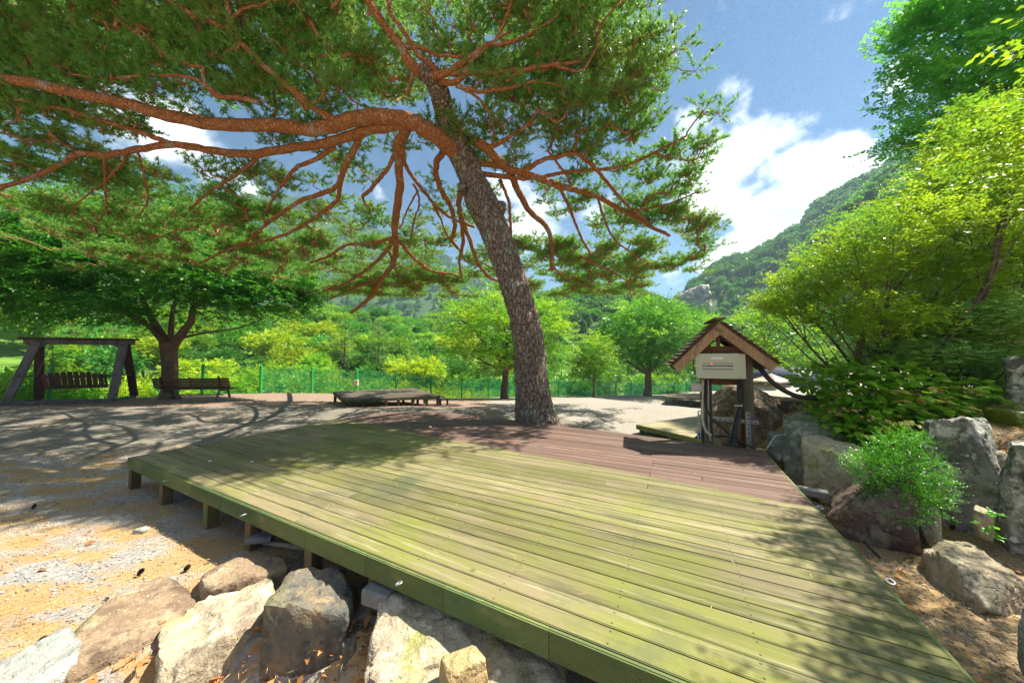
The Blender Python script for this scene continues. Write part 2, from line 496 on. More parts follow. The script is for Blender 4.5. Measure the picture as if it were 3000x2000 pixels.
MAT['grey_plastic'] = layered('beige_grey_plastic', (.52, .48, .42), rough=.5)
MAT['black_plastic'] = layered('black_corrugated_plastic', (.022, .022, .024), rough=.38, spec=.5)
MAT['cable'] = layered('black_cable', (.02, .02, .02), rough=.5)
MAT['yellow_wire'] = layered('yellow_wire', (.55, .38, .02), rough=.5)
MAT['pvc'] = layered('cream_pvc', (.55, .50, .36), [(8, .5, .7, (.36, .30, .19))], rough=.5)
MAT['steel'] = layered('galvanised_steel', (.36, .37, .38), [(8, .5, .7, (.25, .25, .25))], rough=.42, metal=.35, spec=.5)
MAT['white_label'] = layered('white_label', (.75, .77, .8), rough=.4)
MAT['hole'] = layered('dark_socket', (.02, .018, .015), rough=.6)
MAT['socket'] = layered('grey_socket', (.32, .31, .25), rough=.5)
m = Mt('lit_red_lamp'); e = m.n('ShaderNodeEmission'); e.inputs[0].default_value = (1, .02, .01, 1); e.inputs[1].default_value = 1.6; m.l(e.outputs[0], m.out.inputs[0]); MAT['red_lamp'] = m.m
MAT['fence_green'] = layered('fence_green_paint', (.02, .34, .075), rough=.4, spec=.5)
MAT['wire_green'] = layered('fence_wire_green', (.015, .15, .045), rough=.45)
m = Mt('green_netting'); a = m.n('ShaderNodeBsdfDiffuse'); a.inputs[0].default_value = (.02, .40, .22, 1)
tl = m.n('ShaderNodeBsdfTranslucent'); tl.inputs[0].default_value = (.02, .42, .24, 1)
b = m.n('ShaderNodeBsdfTransparent'); c = m.n('ShaderNodeMixShader'); c.inputs[0].default_value = .5; m.l(a.outputs[0], c.inputs[1]); m.l(tl.outputs[0], c.inputs[2])
c2 = m.n('ShaderNodeMixShader'); c2.inputs[0].default_value = .36; m.l(b.outputs[0], c2.inputs[1]); m.l(c.outputs[0], c2.inputs[2]); m.l(c2.outputs[0], m.out.inputs[0]); MAT['net'] = m.m
m = Mt('dark_screen_mesh'); a = m.n('ShaderNodeBsdfDiffuse'); a.inputs[0].default_value = (.03, .04, .045, 1)
b = m.n('ShaderNodeBsdfTransparent'); c2 = m.n('ShaderNodeMixShader'); c2.inputs[0].default_value = .5; m.l(b.outputs[0], c2.inputs[1]); m.l(a.outputs[0], c2.inputs[2]); m.l(c2.outputs[0], m.out.inputs[0]); MAT['screen'] = m.m
MAT['canvas'] = layered('beige_canvas', (.44, .39, .30), [(3, .45, .65, (.38, .33, .24))], rough=.8)
MAT['canvas_wall'] = layered('beige_canvas_wall', (.62, .46, .25), [(3, .45, .65, (.56, .41, .22))], rough=.8)
MAT['tent_dark'] = layered('dark_tent_cloth', (.035, .04, .055), [(4, .45, .6, (.05, .055, .075))], rough=.5)
def barkmat(name, base, dark, pale, lichen, sc, st, depth, crack=.9):
    m = Mt(name)
    tcn = m.n('ShaderNodeTexCoord'); src = tcn.outputs['Object']
    nz = m.n('ShaderNodeTexNoise'); nz.inputs['Scale'].default_value = 6; nz.inputs['Detail'].default_value = 4; m.l(src, nz.inputs['Vector'])
    ad = m.n('ShaderNodeVectorMath', operation='MULTIPLY_ADD'); m.l(nz.outputs['Color'], ad.inputs[0]); ad.inputs[1].default_value = (.16, .16, .30); m.l(src, ad.inputs[2])
    mp = m.n('ShaderNodeMapping'); mp.inputs['Scale'].default_value = st; m.l(ad.outputs[0], mp.inputs['Vector'])
    vo = m.n('ShaderNodeTexVoronoi', feature='DISTANCE_TO_EDGE'); vo.inputs['Scale'].default_value = sc; m.l(mp.outputs[0], vo.inputs['Vector'])
    vc = m.n('ShaderNodeTexVoronoi'); vc.inputs['Scale'].default_value = sc; m.l(mp.outputs[0], vc.inputs['Vector'])
    def rng(v, a, b, c=0., d=1.):
        r = m.n('ShaderNodeMapRange'); r.inputs['From Min'].default_value = a; r.inputs['From Max'].default_value = b
        r.inputs['To Min'].default_value = c; r.inputs['To Max'].default_value = d; m.l(v, r.inputs['Value']); return r.outputs[0]
    def mix(f, a, b):
        x = m.n('ShaderNodeMix', data_type='RGBA'); m.l(f, x.inputs[0])
        for k, q in ((6, a), (7, b)):
            if isinstance(q, tuple): x.inputs[k].default_value = rgb(q)
            else: m.l(q, x.inputs[k])
        return x.outputs[2]
    n2 = m.n('ShaderNodeTexNoise'); n2.inputs['Scale'].default_value = 3.0; n2.inputs['Detail'].default_value = 7; m.l(src, n2.inputs['Vector'])
    n3 = m.n('ShaderNodeTexNoise'); n3.inputs['Scale'].default_value = 30; n3.inputs['Detail'].default_value = 6; m.l(src, n3.inputs['Vector'])
    sp_ = m.n('ShaderNodeSeparateColor'); m.l(vc.outputs['Color'], sp_.inputs[0])
    c = mix(rng(sp_.outputs[0], .1, .9), base, pale)
    c = mix(rng(n3.outputs['Fac'], .42, .62), c, tuple(q * .62 for q in base))
    c = mix(rng(n2.outputs['Fac'], .56, .66), c, lichen)
    c = mix(rng(vo.outputs['Distance'], .14, .03, 0, crack), c, dark)
    p = m.n('ShaderNodeBsdfPrincipled'); p.inputs['Roughness'].default_value = .9; p.inputs['Specular IOR Level'].default_value = .2
    m.l(c, p.inputs['Base Color'])
    b1 = m.n('ShaderNodeBump'); b1.inputs['Strength'].default_value = 1.0; b1.inputs['Distance'].default_value = depth; m.l(rng(vo.outputs['Distance'], 0, .22), b1.inputs['Height'])
    b2 = m.n('ShaderNodeBump'); b2.inputs['Strength'].default_value = .8; b2.inputs['Distance'].default_value = depth * .4; m.l(n3.outputs['Fac'], b2.inputs['Height']); m.l(b1.outputs[0], b2.inputs['Normal'])
    m.l(b2.outputs[0], p.inputs['Normal']); m.l(p.outputs[0], m.out.inputs[0])
    return m.m
MAT['bark_low'] = barkmat('grey_pine_bark', (.26, .195, .15), (.055, .04, .032), (.36, .29, .225), (.30, .32, .24), 17, (1, 1, .26), .02, .8)
MAT['bark_orange'] = barkmat('orange_pine_bark', (.40, .16, .058), (.15, .055, .025), (.50, .22, .09), (.38, .29, .22), 17, (1, 1, .8), .008, .65)
MAT['twig'] = layered('pine_twig_bark', (.34, .16, .075), [(9, .45, .62, (.22, .115, .065))], rough=.9)
MAT['bark_zelkova'] = layered('smooth_brown_bark', (.15, .09, .055), [(6, .45, .62, (.095, .06, .04)), (3, .56, .68, (.24, .17, .12))], bump=[(30, .5, .006)], rough=.85)
MAT['bark_small'] = layered('thin_tree_bark', (.13, .095, .07), [(6, .45, .62, (.08, .06, .045))], rough=.9)
MAT['needles'] = leafmat('pine_needles', (.085, .25, .035), (.19, .42, .055), (.20, .34, .06), trans=.44, rough=.4, clump=.8)
MAT['cone'] = layered('pine_cone_brown', (.06, .035, .022), [(30, .45, .6, (.10, .06, .04))], rough=.8)
MAT['zelkova'] = leafmat('zelkova_leaves', (.015, .11, .012), (.035, .17, .014), (.06, .22, .015), trans=.42, rough=.36)
MAT['bright'] = leafmat('bright_green_leaves', (.08, .27, .018), (.17, .38, .022), (.27, .43, .022), trans=.45)
MAT['yellow'] = leafmat('yellow_green_leaves', (.27, .42, .015), (.40, .48, .02), (.18, .36, .018), trans=.42)
MAT['deep'] = leafmat('deep_green_leaves', (.04, .19, .022), (.09, .29, .03), (.06, .25, .026), trans=.35)
MAT['conifer'] = leafmat('conifer_foliage', (.08, .22, .03), (.14, .30, .04), (.18, .34, .04), trans=.3)
MAT['forest'] = leafmat('far_forest_leaves', (.05, .17, .03), (.11, .26, .035), (.08, .19, .03), trans=.3)
MAT['ginkgo'] = leafmat('ginkgo_leaves', (.055, .33, .028), (.10, .43, .035), (.15, .5, .03), trans=.58, rough=.35)
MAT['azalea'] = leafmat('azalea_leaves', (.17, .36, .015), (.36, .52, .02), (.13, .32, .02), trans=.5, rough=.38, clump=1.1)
MAT['azalea_low'] = leafmat('azalea_leaves_shaded', (.15, .33, .07), (.26, .45, .11), (.18, .40, .05), trans=.42, rough=.32)  # greyer copy of the azalea leaf, shade put into its colour
MAT['hydrangea'] = leafmat('hydrangea_leaves', (.13, .36, .02), (.27, .48, .03), (.18, .42, .02), trans=.5, rough=.6)
MAT['hydrangea_y'] = leafmat('hydrangea_yellowing_leaves', (.42, .42, .04), (.50, .30, .08), None, trans=.4, rough=.4)
MAT['hyd_flower'] = leafmat('faded_flower_heads', (.20, .17, .02), (.26, .22, .03), None, trans=.3)
MAT['pink'] = leafmat('faded_pink_petals', (.55, .22, .16), (.6, .3, .22), None, trans=.3)
MAT['boxwood'] = leafmat('boxwood_leaves', (.06, .28, .018), (.13, .42, .03), (.09, .35, .02), trans=.38, rough=.35, clump=3)
MAT['moss'] = leafmat('moss', (.10, .15, .01), (.16, .2, .015), None, trans=.2)
MAT['dead_leaf'] = leafmat('fallen_leaves', (.26, .12, .04), (.48, .25, .09), (.50, .20, .06), trans=.25, clump=4)
MAT['litter_needle'] = leafmat('fallen_pine_needles', (.50, .33, .13), (.60, .44, .19), (.34, .20, .08), trans=.1, clump=2)
MAT['gravel'] = layered('grey_gravel', (.28, .27, .25), [(60, .4, .65, (.37, .35, .32))], islands=.45, rough=.85)
MAT['chips'] = layered('brown_chippings', (.40, .27, .15), [(9, .4, .6, (.28, .17, .09))], islands=.55, rough=.9)
MAT['white_chip'] = layered('white_chip', (.75, .76, .78), rough=.6)
MAT['concrete'] = layered('grey_concrete', (.20, .20, .195), [(20, .4, .65, (.15, .15, .145))], bump=[(60, .4, .004)])

def rockmat(name, base, dark, light, moss=None, scale=1.0):
    kk = 1.25 if any(w_ in name for w_ in ('boulder', 'tan')) else .85
    if 'tan' in name: kk = .95
    base, dark, light = (tuple(c * kk for c in q) for q in (base, dark, light))
    if moss: moss = tuple(c * .8 for c in moss)
    L = [(2.0 * scale, .44, .58, dark), (5.5 * scale, .50, .62, light), (14 * scale, .54, .64, dark), (9 * scale, .60, .66, tuple(c * 1.25 for c in light)), (2.4, .56, .64, tuple(c * .6 for c in dark), (1, 1, .35)), (1.2 * scale, .56, .68, tuple(c * .8 for c in base))]
    if moss: L.append((3.0 * scale, .54, .66, moss))
    L.append((38, .63, .70, tuple(min(1, c * 1.35) for c in light)))
    return layered(name, base, L, rough=.9, bump=[(5 * scale, .9, .06), (18, 1.0, .025), (70, .8, .008)], coord='Object')
MAT['rock_brown'] = rockmat('brown_flat_rock', (.36, .26, .16), (.22, .15, .10), (.44, .34, .22), (.30, .27, .11))
MAT['rock_pale'] = rockmat('pale_veined_rock', (.40, .41, .36), (.30, .32, .28), (.52, .52, .46))
MAT['rock_tan'] = rockmat('tan_lichen_rock', (.46, .38, .25), (.30, .24, .17), (.58, .50, .36), (.33, .33, .10))
MAT['rock_slate'] = rockmat('grey_slab_rock', (.18, .165, .13), (.10, .10, .09), (.29, .22, .13), (.20, .20, .10))
MAT['rock_dark'] = rockmat('dark_brown_boulder', (.18, .13, .09), (.10, .07, .05), (.30, .23, .15), (.10, .10, .05))
MAT['rock_grey'] = rockmat('grey_green_boulder', (.23, .23, .17), (.14, .145, .11), (.36, .34, .26), (.22, .25, .12))
MAT['rock_upright'] = rockmat('upright_grey_boulder', (.24, .235, .20), (.09, .095, .085), (.47, .46, .40), (.20, .22, .14))
MAT['rock_purple'] = rockmat('purple_brown_boulder', (.11, .072, .062), (.06, .04, .036), (.20, .17, .12), (.15, .15, .09))
MAT['rock_ochre'] = rockmat('ochre_stone', (.52, .38, .18), (.38, .26, .11), (.62, .50, .28))
MAT['cliff'] = layered('grey_cliff_rock', (.30, .27, .24), [(.09, .42, .6, (.42, .39, .35)), (.25, .5, .65, (.15, .13, .115)), (.06, .58, .66, (.05, .09, .03))], coord='World', bump=[(.12, 1, 3)], rough=.95)

# ------------------------------------------------------------------ terrain
def sm(t):
    t = np.clip(t, 0, 1); return t * t * (3 - 2 * t)
FENCE = np.array([(-26, 4.0), (-21.3, 9.2), (-19.5, 11.8), (-17.6, 14.6), (-14.2, 17.3), (-11.8, 19.2), (-3.7, 24.0), (4.3, 29.6), (11.3, 35.5), (24, 44.0), (60, 60)])
def fence_d(X, Y):
    X, Y = np.broadcast_arrays(np.asarray(X, float), np.asarray(Y, float))
    best = np.full(X.shape, 1e9); sg = np.ones(X.shape)
    for a, b in zip(FENCE[:-1], FENCE[1:]):
        e = b - a; L2 = e @ e
        t = np.clip(((X - a[0]) * e[0] + (Y - a[1]) * e[1]) / L2, 0, 1)
        dx, dy = X - (a[0] + t * e[0]), Y - (a[1] + t * e[1])
        d = np.hypot(dx, dy)
        s = np.sign(e[0] * dy - e[1] * dx)
        m_ = d < best
        best = np.where(m_, d, best); sg = np.where(m_, s, sg)
    return best * sg
def vnoise(X, Y, sc, seed=0):
    X = np.asarray(X, float) * sc + seed * 17.3; Y = np.asarray(Y, float) * sc + seed * 7.1
    return (np.sin(X * 1.3 + 1.7 * np.sin(Y * .9)) + np.sin(Y * 1.7 + 1.3 * np.sin(X * 1.1 + 2)) + .5 * np.sin(2.7 * X - 1.9 * Y)) / 2.5
def bank_w(X, Y):
    return .973 * (X - 4.95) + .232 * (Y - 2.6)
def zt(X, Y):
    X = np.asarray(X, float); Y = np.asarray(Y, float)
    s = np.interp(X, [-15, -4], [.3, 1.0])
    z = -s * .1 * np.maximum(0, Y - 11)
    z = np.maximum(z, -3.0)
    z = z - 1.2 * sm((X - 6) / 4) * sm((Y - 9) / 4) * (1 - sm((Y - 22) / 10))
    d = fence_d(X, Y)
    out = sm(d / 10)
    z = z - 4.6 * out
    hill = .26 * np.maximum(0, d - 26)
    hill = np.where(hill > 20, 20 + (hill - 20) * .15, hill) + out * 1.0 * vnoise(X, Y, .05)
    z = z + np.where(d > 0, hill, 0)
    # bank behind the boulders on the right
    w = bank_w(X, Y)
    bk = (.85 * sm((w + .25) / .8) + .12 * np.clip(w, 0, 6)) * (1 - sm((Y - 5.1) / 2.0))
    z = z + bk
    # hollow in front of the near stones
    r = np.hypot((X + 1.35) / 1.15, (Y - .95) / 1.05)
    z = z - .52 * (1 - sm((r - .78) / .35))
    # slight unevenness
    z = z + .012 * vnoise(X, Y, 1.9, 1) * (1 - out) + .006 * vnoise(X, Y, 6.1, 2) * (1 - out)
    return z

# ground sheet
def axis(lo, hi, fine_lo, fine_hi, step):
    a = list(np.arange(fine_lo, fine_hi, step))
    s = step; x = fine_hi
    while x < hi:
        a.append(x); s *= 1.09; x += s
    a.append(hi)
    s = step; x = fine_lo - step; b = []
    while x > lo:
        b.append(x); s *= 1.09; x -= s
    b.append(lo)
    return np.array(b[::-1] + a)
gx = axis(-1500, 1500, -7, 7, .11); gy = axis(-60, 1500, .3, 8, .11)
GX, GY = np.meshgrid(gx, gy)
GZ = zt(GX, GY)
nx_, ny_ = len(gx), len(gy)
V = np.stack([GX.ravel(), GY.ravel(), GZ.ravel()], 1)
I = np.arange(nx_ * ny_).reshape(ny_, nx_)
F = np.stack([I[:-1, :-1].ravel(), I[:-1, 1:].ravel(), I[1:, 1:].ravel(), I[1:, :-1].ravel()], 1)

def ground_material():
    m = Mt('ground_gravel_and_needles')
    g = m.n('ShaderNodeNewGeometry'); pos = g.outputs['Position']
    sp = m.n('ShaderNodeSeparateXYZ'); m.l(pos, sp.inputs[0])
    def noise(sc, det=5, st=(1, 1, 1), rg=.6):
        mp = m.n('ShaderNodeMapping'); mp.inputs['Scale'].default_value = st; m.l(pos, mp.inputs['Vector'])
        n = m.n('ShaderNodeTexNoise'); n.inputs['Scale'].default_value = sc; n.inputs['Detail'].default_value = det; n.inputs['Roughness'].default_value = rg
        m.l(mp.outputs[0], n.inputs['Vector']); return n.outputs['Fac']
    def rng(v, a, b, c=0., d=1.):
        r = m.n('ShaderNodeMapRange'); r.inputs['From Min'].default_value = a; r.inputs['From Max'].default_value = b
        r.inputs['To Min'].default_value = c; r.inputs['To Max'].default_value = d; m.l(v, r.inputs['Value']); return r.outputs[0]
    def mix(f, a, b):
        x = m.n('ShaderNodeMix', data_type='RGBA')
        if isinstance(f, (int, float)): x.inputs[0].default_value = f
        else: m.l(f, x.inputs[0])
        for k, q in ((6, a), (7, b)):
            if isinstance(q, tuple): x.inputs[k].default_value = rgb(q)
            else: m.l(q, x.inputs[k])
        return x.outputs[2]
    def math_(op, a, b):
        x = m.n('ShaderNodeMath', operation=op)
        for k, q in ((0, a), (1, b)):
            if isinstance(q, (int, float)): x.inputs[k].default_value = q
            else: m.l(q, x.inputs[k])
        return x.outputs[0]
    vo = m.n('ShaderNodeTexVoronoi'); vo.inputs['Scale'].default_value = 42; m.l(pos, vo.inputs['Vector'])
    stone = mix(rng(m_sep(m, vo.outputs['Color']), .2, .8), (.17, .165, .155), (.38, .365, .335))
    grav = mix(rng(noise(140), .4, .6), stone, (.27, .26, .24))
    brownn = mix(rng(noise(90, 3, (1, 4, 1)), .35, .65), (.42, .28, .125), (.27, .175, .085))
    chips = mix(rng(noise(55, 6), .38, .62), (.20, .135, .075), (.42, .31, .19))
    near = mix(rng(noise(1.6, 6, (1.0, 2.2, 1)), .44, .56), brownn, grav)
    # right-hand strip: leaf mould and chippings
    right = mix(rng(noise(1.3, 5), .45, .6), chips, brownn)
    w = m.n('ShaderNodeVectorMath', operation='DOT_PRODUCT'); m.l(pos, w.inputs[0]); w.inputs[1].default_value = (DU[0], DU[1], 0)
    near = mix(rng(w.outputs['Value'], .95, 1.25), near, right)
    # gravel lot beyond the deck
    lot = mix(rng(noise(.9, 6, (1, 2.5, 1)), .60, .70), mix(rng(noise(30, 6), .35, .65), (.20, .18, .15), (.34, .31, .265)), (.28, .17, .08))
    lot = mix(rng(noise(1.1, 4), .68, .74), lot, (.22, .30, .06))
    strip = mix(rng(noise(14, 6), .4, .62), (.20, .115, .07), (.28, .23, .19))
    islot = rng(math_('ADD', sp.outputs['X'], math_('MULTIPLY', sp.outputs['Y'], .12)), .2, 1.2)
    far = mix(islot, strip, lot)
    c = mix(rng(sp.outputs['Y'], 6.8, 7.4), near, far)
    # beyond the fence: undergrowth
    at_ = m.n('ShaderNodeAttribute'); at_.attribute_name = 'beyond'
    c = mix(rng(at_.outputs['Fac'], .0, .6), c, mix(rng(noise(.4, 6), .4, .6), (.05, .12, .02), (.12, .22, .03)))
    p = m.n('ShaderNodeBsdfPrincipled'); p.inputs['Roughness'].default_value = .95; p.inputs['Specular IOR Level'].default_value = .15
    m.l(c, p.inputs['Base Color'])
    b = m.n('ShaderNodeBump'); b.inputs['Strength'].default_value = .8; b.inputs['Distance'].default_value = .02; m.l(noise(38, 7), b.inputs['Height'])
    m.l(b.outputs[0], p.inputs['Normal']); m.l(p.outputs[0], m.out.inputs[0])
    return m.m
def m_sep(m, colout):
    s = m.n('ShaderNodeSeparateColor'); m.l(colout, s.inputs[0]); return s.outputs[0]
me = mesh_of('ground', V, F, ground_material(), True)
at_b = me.attributes.new('beyond', 'FLOAT', 'POINT'); at_b.data.foreach_set('value', np.clip(fence_d(GX, GY).ravel(), -1, 1).astype(np.float32))
setp(obj('ground', me, None), kind='structure')

# service road: sheet draped on the ground
RU = [(-26, 9.3), (-20, 10.4), (-16.5, 10.9), (-13, 11.4), (-9, 11.9), (-5.5, 11.5), (-2.5, 11.3), (0.2, 10.7), (1.6, 9.0), (3.2, 6.6)]
RL = [(-26, 3.2), (-20, 4.2), (-14, 5.3), (-8.8, 5.55), (-6.9, 5.85), (-5.2, 6.7), (-3.8, 7.0), (-1.5, 6.4), (.8, 5.4), (2.6, 4.6)]
ru, rl = smoothpts(RU, 8), smoothpts(RL, 8)
n = min(len(ru), len(rl)); K = 16
vs = []
for i in range(n):
    for k in range(K + 1):
        p = ru[i] * (1 - k / K) + rl[i] * (k / K)
        if k in (0, K): p = p + np.array([0, .06 * math.sin(i * 1.7) + .04 * math.sin(i * 4.1)])
        vs.append((p[0], p[1], float(zt(p[0], p[1])) + .012 - (.022 if k in (0, K) else 0)))
I = np.arange(n * (K + 1)).reshape(n, K + 1)
F = np.stack([I[:-1, :-1].ravel(), I[:-1, 1:].ravel(), I[1:, 1:].ravel(), I[1:, :-1].ravel()], 1)
road = layered('worn_asphalt', (.165, .145, .115), [(1.1, .42, .62, (.13, .118, .10)), (26, .48, .62, (.20, .18, .15)), (70, .60, .66, (.36, .34, .30)), (.7, .58, .7, (.19, .14, .09)), (3.5, .62, .74, (.21, .15, .09))], coord='World', rough=.95, bump=[(80, .6, .006), (12, .3, .01)], spec=.15)
obj('road', (np.array(vs), F), road, smooth=True, kind='structure')

# ------------------------------------------------------------------ foliage tools (numpy)
def unit(a): return a / (np.linalg.norm(a, axis=-1, keepdims=True) + 1e-9)
def leaves_np(P, D, L, Wd, nrm=None, rng=R, fold=.0, tri=False):
    """one rhombic leaf per row: base P, direction D, length L, width Wd"""
    n = len(P); D = unit(D)
    if nrm is None:
        nrm = rng.normal(0, .45, (n, 3)); nrm[:, 2] += 1
    s = unit(np.cross(D, nrm)); up = np.cross(s, D)
    L = np.broadcast_to(np.asarray(L, float), (n,))[:, None]; Wd = np.broadcast_to(np.asarray(Wd, float), (n,))[:, None]
    if tri:
        V = np.stack([P - s * Wd * .5, P + s * Wd * .5, P + D * L], 1)
        return V.reshape(-1, 3), np.arange(3 * n).reshape(n, 3)
    V = np.stack([P, P + D * L * .45 + s * Wd * .5 + up * L * fold, P + D * L, P + D * L * .45 - s * Wd * .5 + up * L * fold], 1)
    return V.reshape(-1, 3), np.arange(4 * n).reshape(n, 4)

def sprays_np(P, D, n_leaf, spray_len, leaf, width, droop=.25, rng=R, up=.25, spread=1.0):
    """P, D: spray bases and directions; leaves alternate left and right in the spray's plane"""
    N = len(P); D = unit(D)
    t = (np.arange(n_leaf) + .5) / n_leaf
    nrm = rng.normal(0, .28, (N, 3)); nrm[:, 2] += 1; nrm = unit(nrm)
    s = unit(np.cross(D, nrm)); nrm = np.cross(s, D)
    ln = spray_len * rng.uniform(.6, 1.3, N)
    pos = P[:, None] + D[:, None] * (t[None, :, None] * ln[:, None, None])
    pos[..., 2] -= droop * (t ** 2)[None] * ln[:, None]
    side = np.where(np.arange(n_leaf) % 2, 1., -1.)
    ld = D[:, None] * .75 + s[:, None] * side[None, :, None] * spread + rng.normal(0, .25, (N, n_leaf, 3))
    ld[..., 2] -= .2
    nn = np.repeat(nrm[:, None], n_leaf, 1) + rng.normal(0, .35, (N, n_leaf, 3))
    sz = rng.uniform(.65, 1.2, N * n_leaf)
    return leaves_np(pos.reshape(-1, 3), ld.reshape(-1, 3), leaf * sz, width * sz, nn.reshape(-1, 3), rng)

def in_lobes(lobes, n, rng, shell=.55, gap=.0):
    """points through the outer part of ellipsoids (cx,cy,cz,rx,ry,rz), with the direction away from the centre"""
    lb = np.array(lobes, float)
    w = (lb[:, 3] * lb[:, 4] * lb[:, 5]) ** (2 / 3); w /= w.sum()
    k = rng.choice(len(lb), n, p=w)
    d = unit(rng.normal(0, 1, (n, 3)))
    r = shell + (1 - shell) * rng.random(n) ** .7
    # lumpy surface
    lump = 1 + .16 * np.sin(d[:, 0] * 5 + k * 2.1 + 3 * d[:, 2]) * np.cos(d[:, 1] * 6 + k) + .08 * np.sin(11 * d[:, 0] + 9 * d[:, 1] + 13 * d[:, 2] + k)
    P = lb[k, :3] + d * lb[k, 3:6] * (r * lump)[:, None]
    return P, d, k

def vf_join(parts):
    Vs, Fs, o = [], [], 0
    for v, f in parts:
        Vs.append(v); Fs.append(f + o); o += len(v)
    return np.concatenate(Vs), np.concatenate(Fs)

def limb_path(a, b, bend=.12, n=6, rng=rnd, sag=0.):
    a, b = np.array(a, float), np.array(b, float)
    L = np.linalg.norm(b - a)
    pts = []
    o1 = np.array([rng.uniform(-1, 1) for _ in range(3)]) * bend * L
    for i in range(n + 1):
        t = i / n
        p = a * (1 - t) + b * t + o1 * math.sin(math.pi * t) * (1 if t < .5 else .9)
        p[2] += sag * L * math.sin(math.pi * t)
        p += np.array([rng.uniform(-1, 1) for _ in range(3)]) * .02 * L * (0 < i < n)
        pts.append(p)
    return pts

# ------------------------------------------------------------------ main deck
poly_deck = [(-6.37, 1.51), (1.02, 1.51), (1.02, 5.64), (-5.25, 6.18), (-6.29, 5.28)]
def clip(poly, a, b, c):                       # keep a*u+b*v<=c
    out = []
    for i in range(len(poly)):
        p, q = poly[i], poly[(i + 1) % len(poly)]
        dp, dq = a * p[0] + b * p[1] - c, a * q[0] + b * q[1] - c
        if dp <= 0: out.append(p)
        if dp * dq < 0:
            t = dp / (dp - dq); out.append((p[0] + t * (q[0] - p[0]), p[1] + t * (q[1] - p[1])))
    return out
deck = thing('wooden_deck', (uv(-2.6, 3.5)[0], uv(-2.6, 3.5)[1], 0), 'large low wooden deck, mossy green boards turning brown towards the pine trunk', 'deck')
v = 1.540; row = 0
while v < 6.15:
    wdt = .1165
    strip = clip(clip(poly_deck, 0, 1, v + wdt), 0, -1, -v)
    joints = [-99, rnd.choice([-4.9, -3.4, -2.5, -1.9]) + rnd.uniform(-.15, .15), rnd.choice([-.7, -.3, .2]) if rnd.random() < .5 else 98, 99]
    if row < 14: joints = [-99, [-2.75, -3.65][row % 2] + rnd.uniform(-.02, .02) if rnd.random() < .7 else 98, 99]
    joints = sorted(joints)
    for a, b in zip(joints[:-1], joints[1:]):
        pc = strip
        if len(pc) < 3: continue
        pc = clip(clip(pc, 1, 0, b - .0015), -1, 0, -(a + .0015))
        if len(pc) < 3: continue
        us = [p[0] for p in pc]
        if max(us) - min(us) < .08: continue
        g = G(); dz = rnd.uniform(-.0015, .0015)
        # chamfered top: two stacked outlines
        cu, cv = sum(us) / len(pc), sum(p[1] for p in pc) / len(pc)
        top = []
        for (pu, pv) in pc:
            top.append((pu - math.copysign(.004, pu - cu), pv - math.copysign(.004, pv - cv)))
        nn = len(pc)
        xy = [tuple(uv(*p)) for p in pc]; xt = [tuple(uv(*p)) for p in top]
        vs = [(p[0], p[1], DZ - .026) for p in xy] + [(p[0], p[1], DZ - .004 + dz) for p in xy] + [(p[0], p[1], DZ + dz) for p in xt]
        f = [(i, (i + 1) % nn, nn + (i + 1) % nn, nn + i) for i in range(nn)] + [(nn + i, nn + (i + 1) % nn, 2 * nn + (i + 1) % nn, 2 * nn + i) for i in range(nn)]
        f += [tuple(range(nn - 1, -1, -1)), tuple(range(2 * nn, 3 * nn))]
        g.add(vs, f)
        obj('plank', g, MAT['deck'], deck)
    v += .1235; row += 1
def w3(u, v, z): p = uv(u, v); return (p[0], p[1], z)
# fascia boards along the front
jx = [378, 435, 500, 577, 668, 779, 912, 1084, 1306, 1603, 2012]
ju = [-6.37] + [onv(x, 1.51) for x in jx[1:]] + [.62, 1.02]
for a, b in zip(ju[:-1], ju[1:]):
    g = G().beam(w3(a + .0015, 1.522, DZ - .0735), w3(b - .0015, 1.522, DZ - .0735), .025, .143, c=.006)
    obj('fascia_board', g, MAT['fascia'], deck)
for (u0, v0, u1, v1) in [(1.033, 1.51, 1.033, 5.64), (-6.383, 1.51, -6.303, 5.28), (-6.30, 5.295, -5.26, 6.195), (-5.25, 6.195, 1.02, 5.655)]:
    d = np.array([u1 - u0, v1 - v0]); L = np.linalg.norm(d); k = int(round(L / 1.6)); 
    for i in range(max(1, k)):
        a, b = np.array([u0, v0]) + d * (i / max(1, k) + .0008), np.array([u0, v0]) + d * ((i + 1) / max(1, k) - .0008)
        obj('fascia_board', G().beam(w3(a[0], a[1], DZ - .077), w3(b[0], b[1], DZ - .077), .024, .140, c=.005), MAT['fascia'], deck)
# joists and posts
for u_ in np.arange(-6.15, .98, .6):
    obj('joist', G().beam(w3(u_, 1.545, DZ - .082), w3(u_, 5.45 if u_ > -6 else 5.1, DZ - .082), .045, .10), MAT['dark_frame'], deck)
px_posts = [416, 507, 638, 762, 936, 1122, 1900]
for i, x in enumerate(px_posts):
    u_ = onv(x, 1.60)
    zb = float(zt(*uv(u_, 1.6)))
    if x == 1122: zb += .1
    obj('support_post', G().beam(w3(u_, 1.60, zb - .05), w3(u_, 1.60, DZ - .148), .095, .095, up=(DV[0], DV[1], 0)), MAT['post'], deck)
for u_ in (-6.2, -4.6, -3, -1.4, .2, .93):
    for v_ in (2.9, 4.2, 5.3):
        if u_ < -6 and v_ > 5: continue
        obj('support_post', G().beam(w3(u_, v_, -.08), w3(u_, v_, DZ - .134), .095, .095, up=(DV[0], DV[1], 0)), MAT['post'], deck)
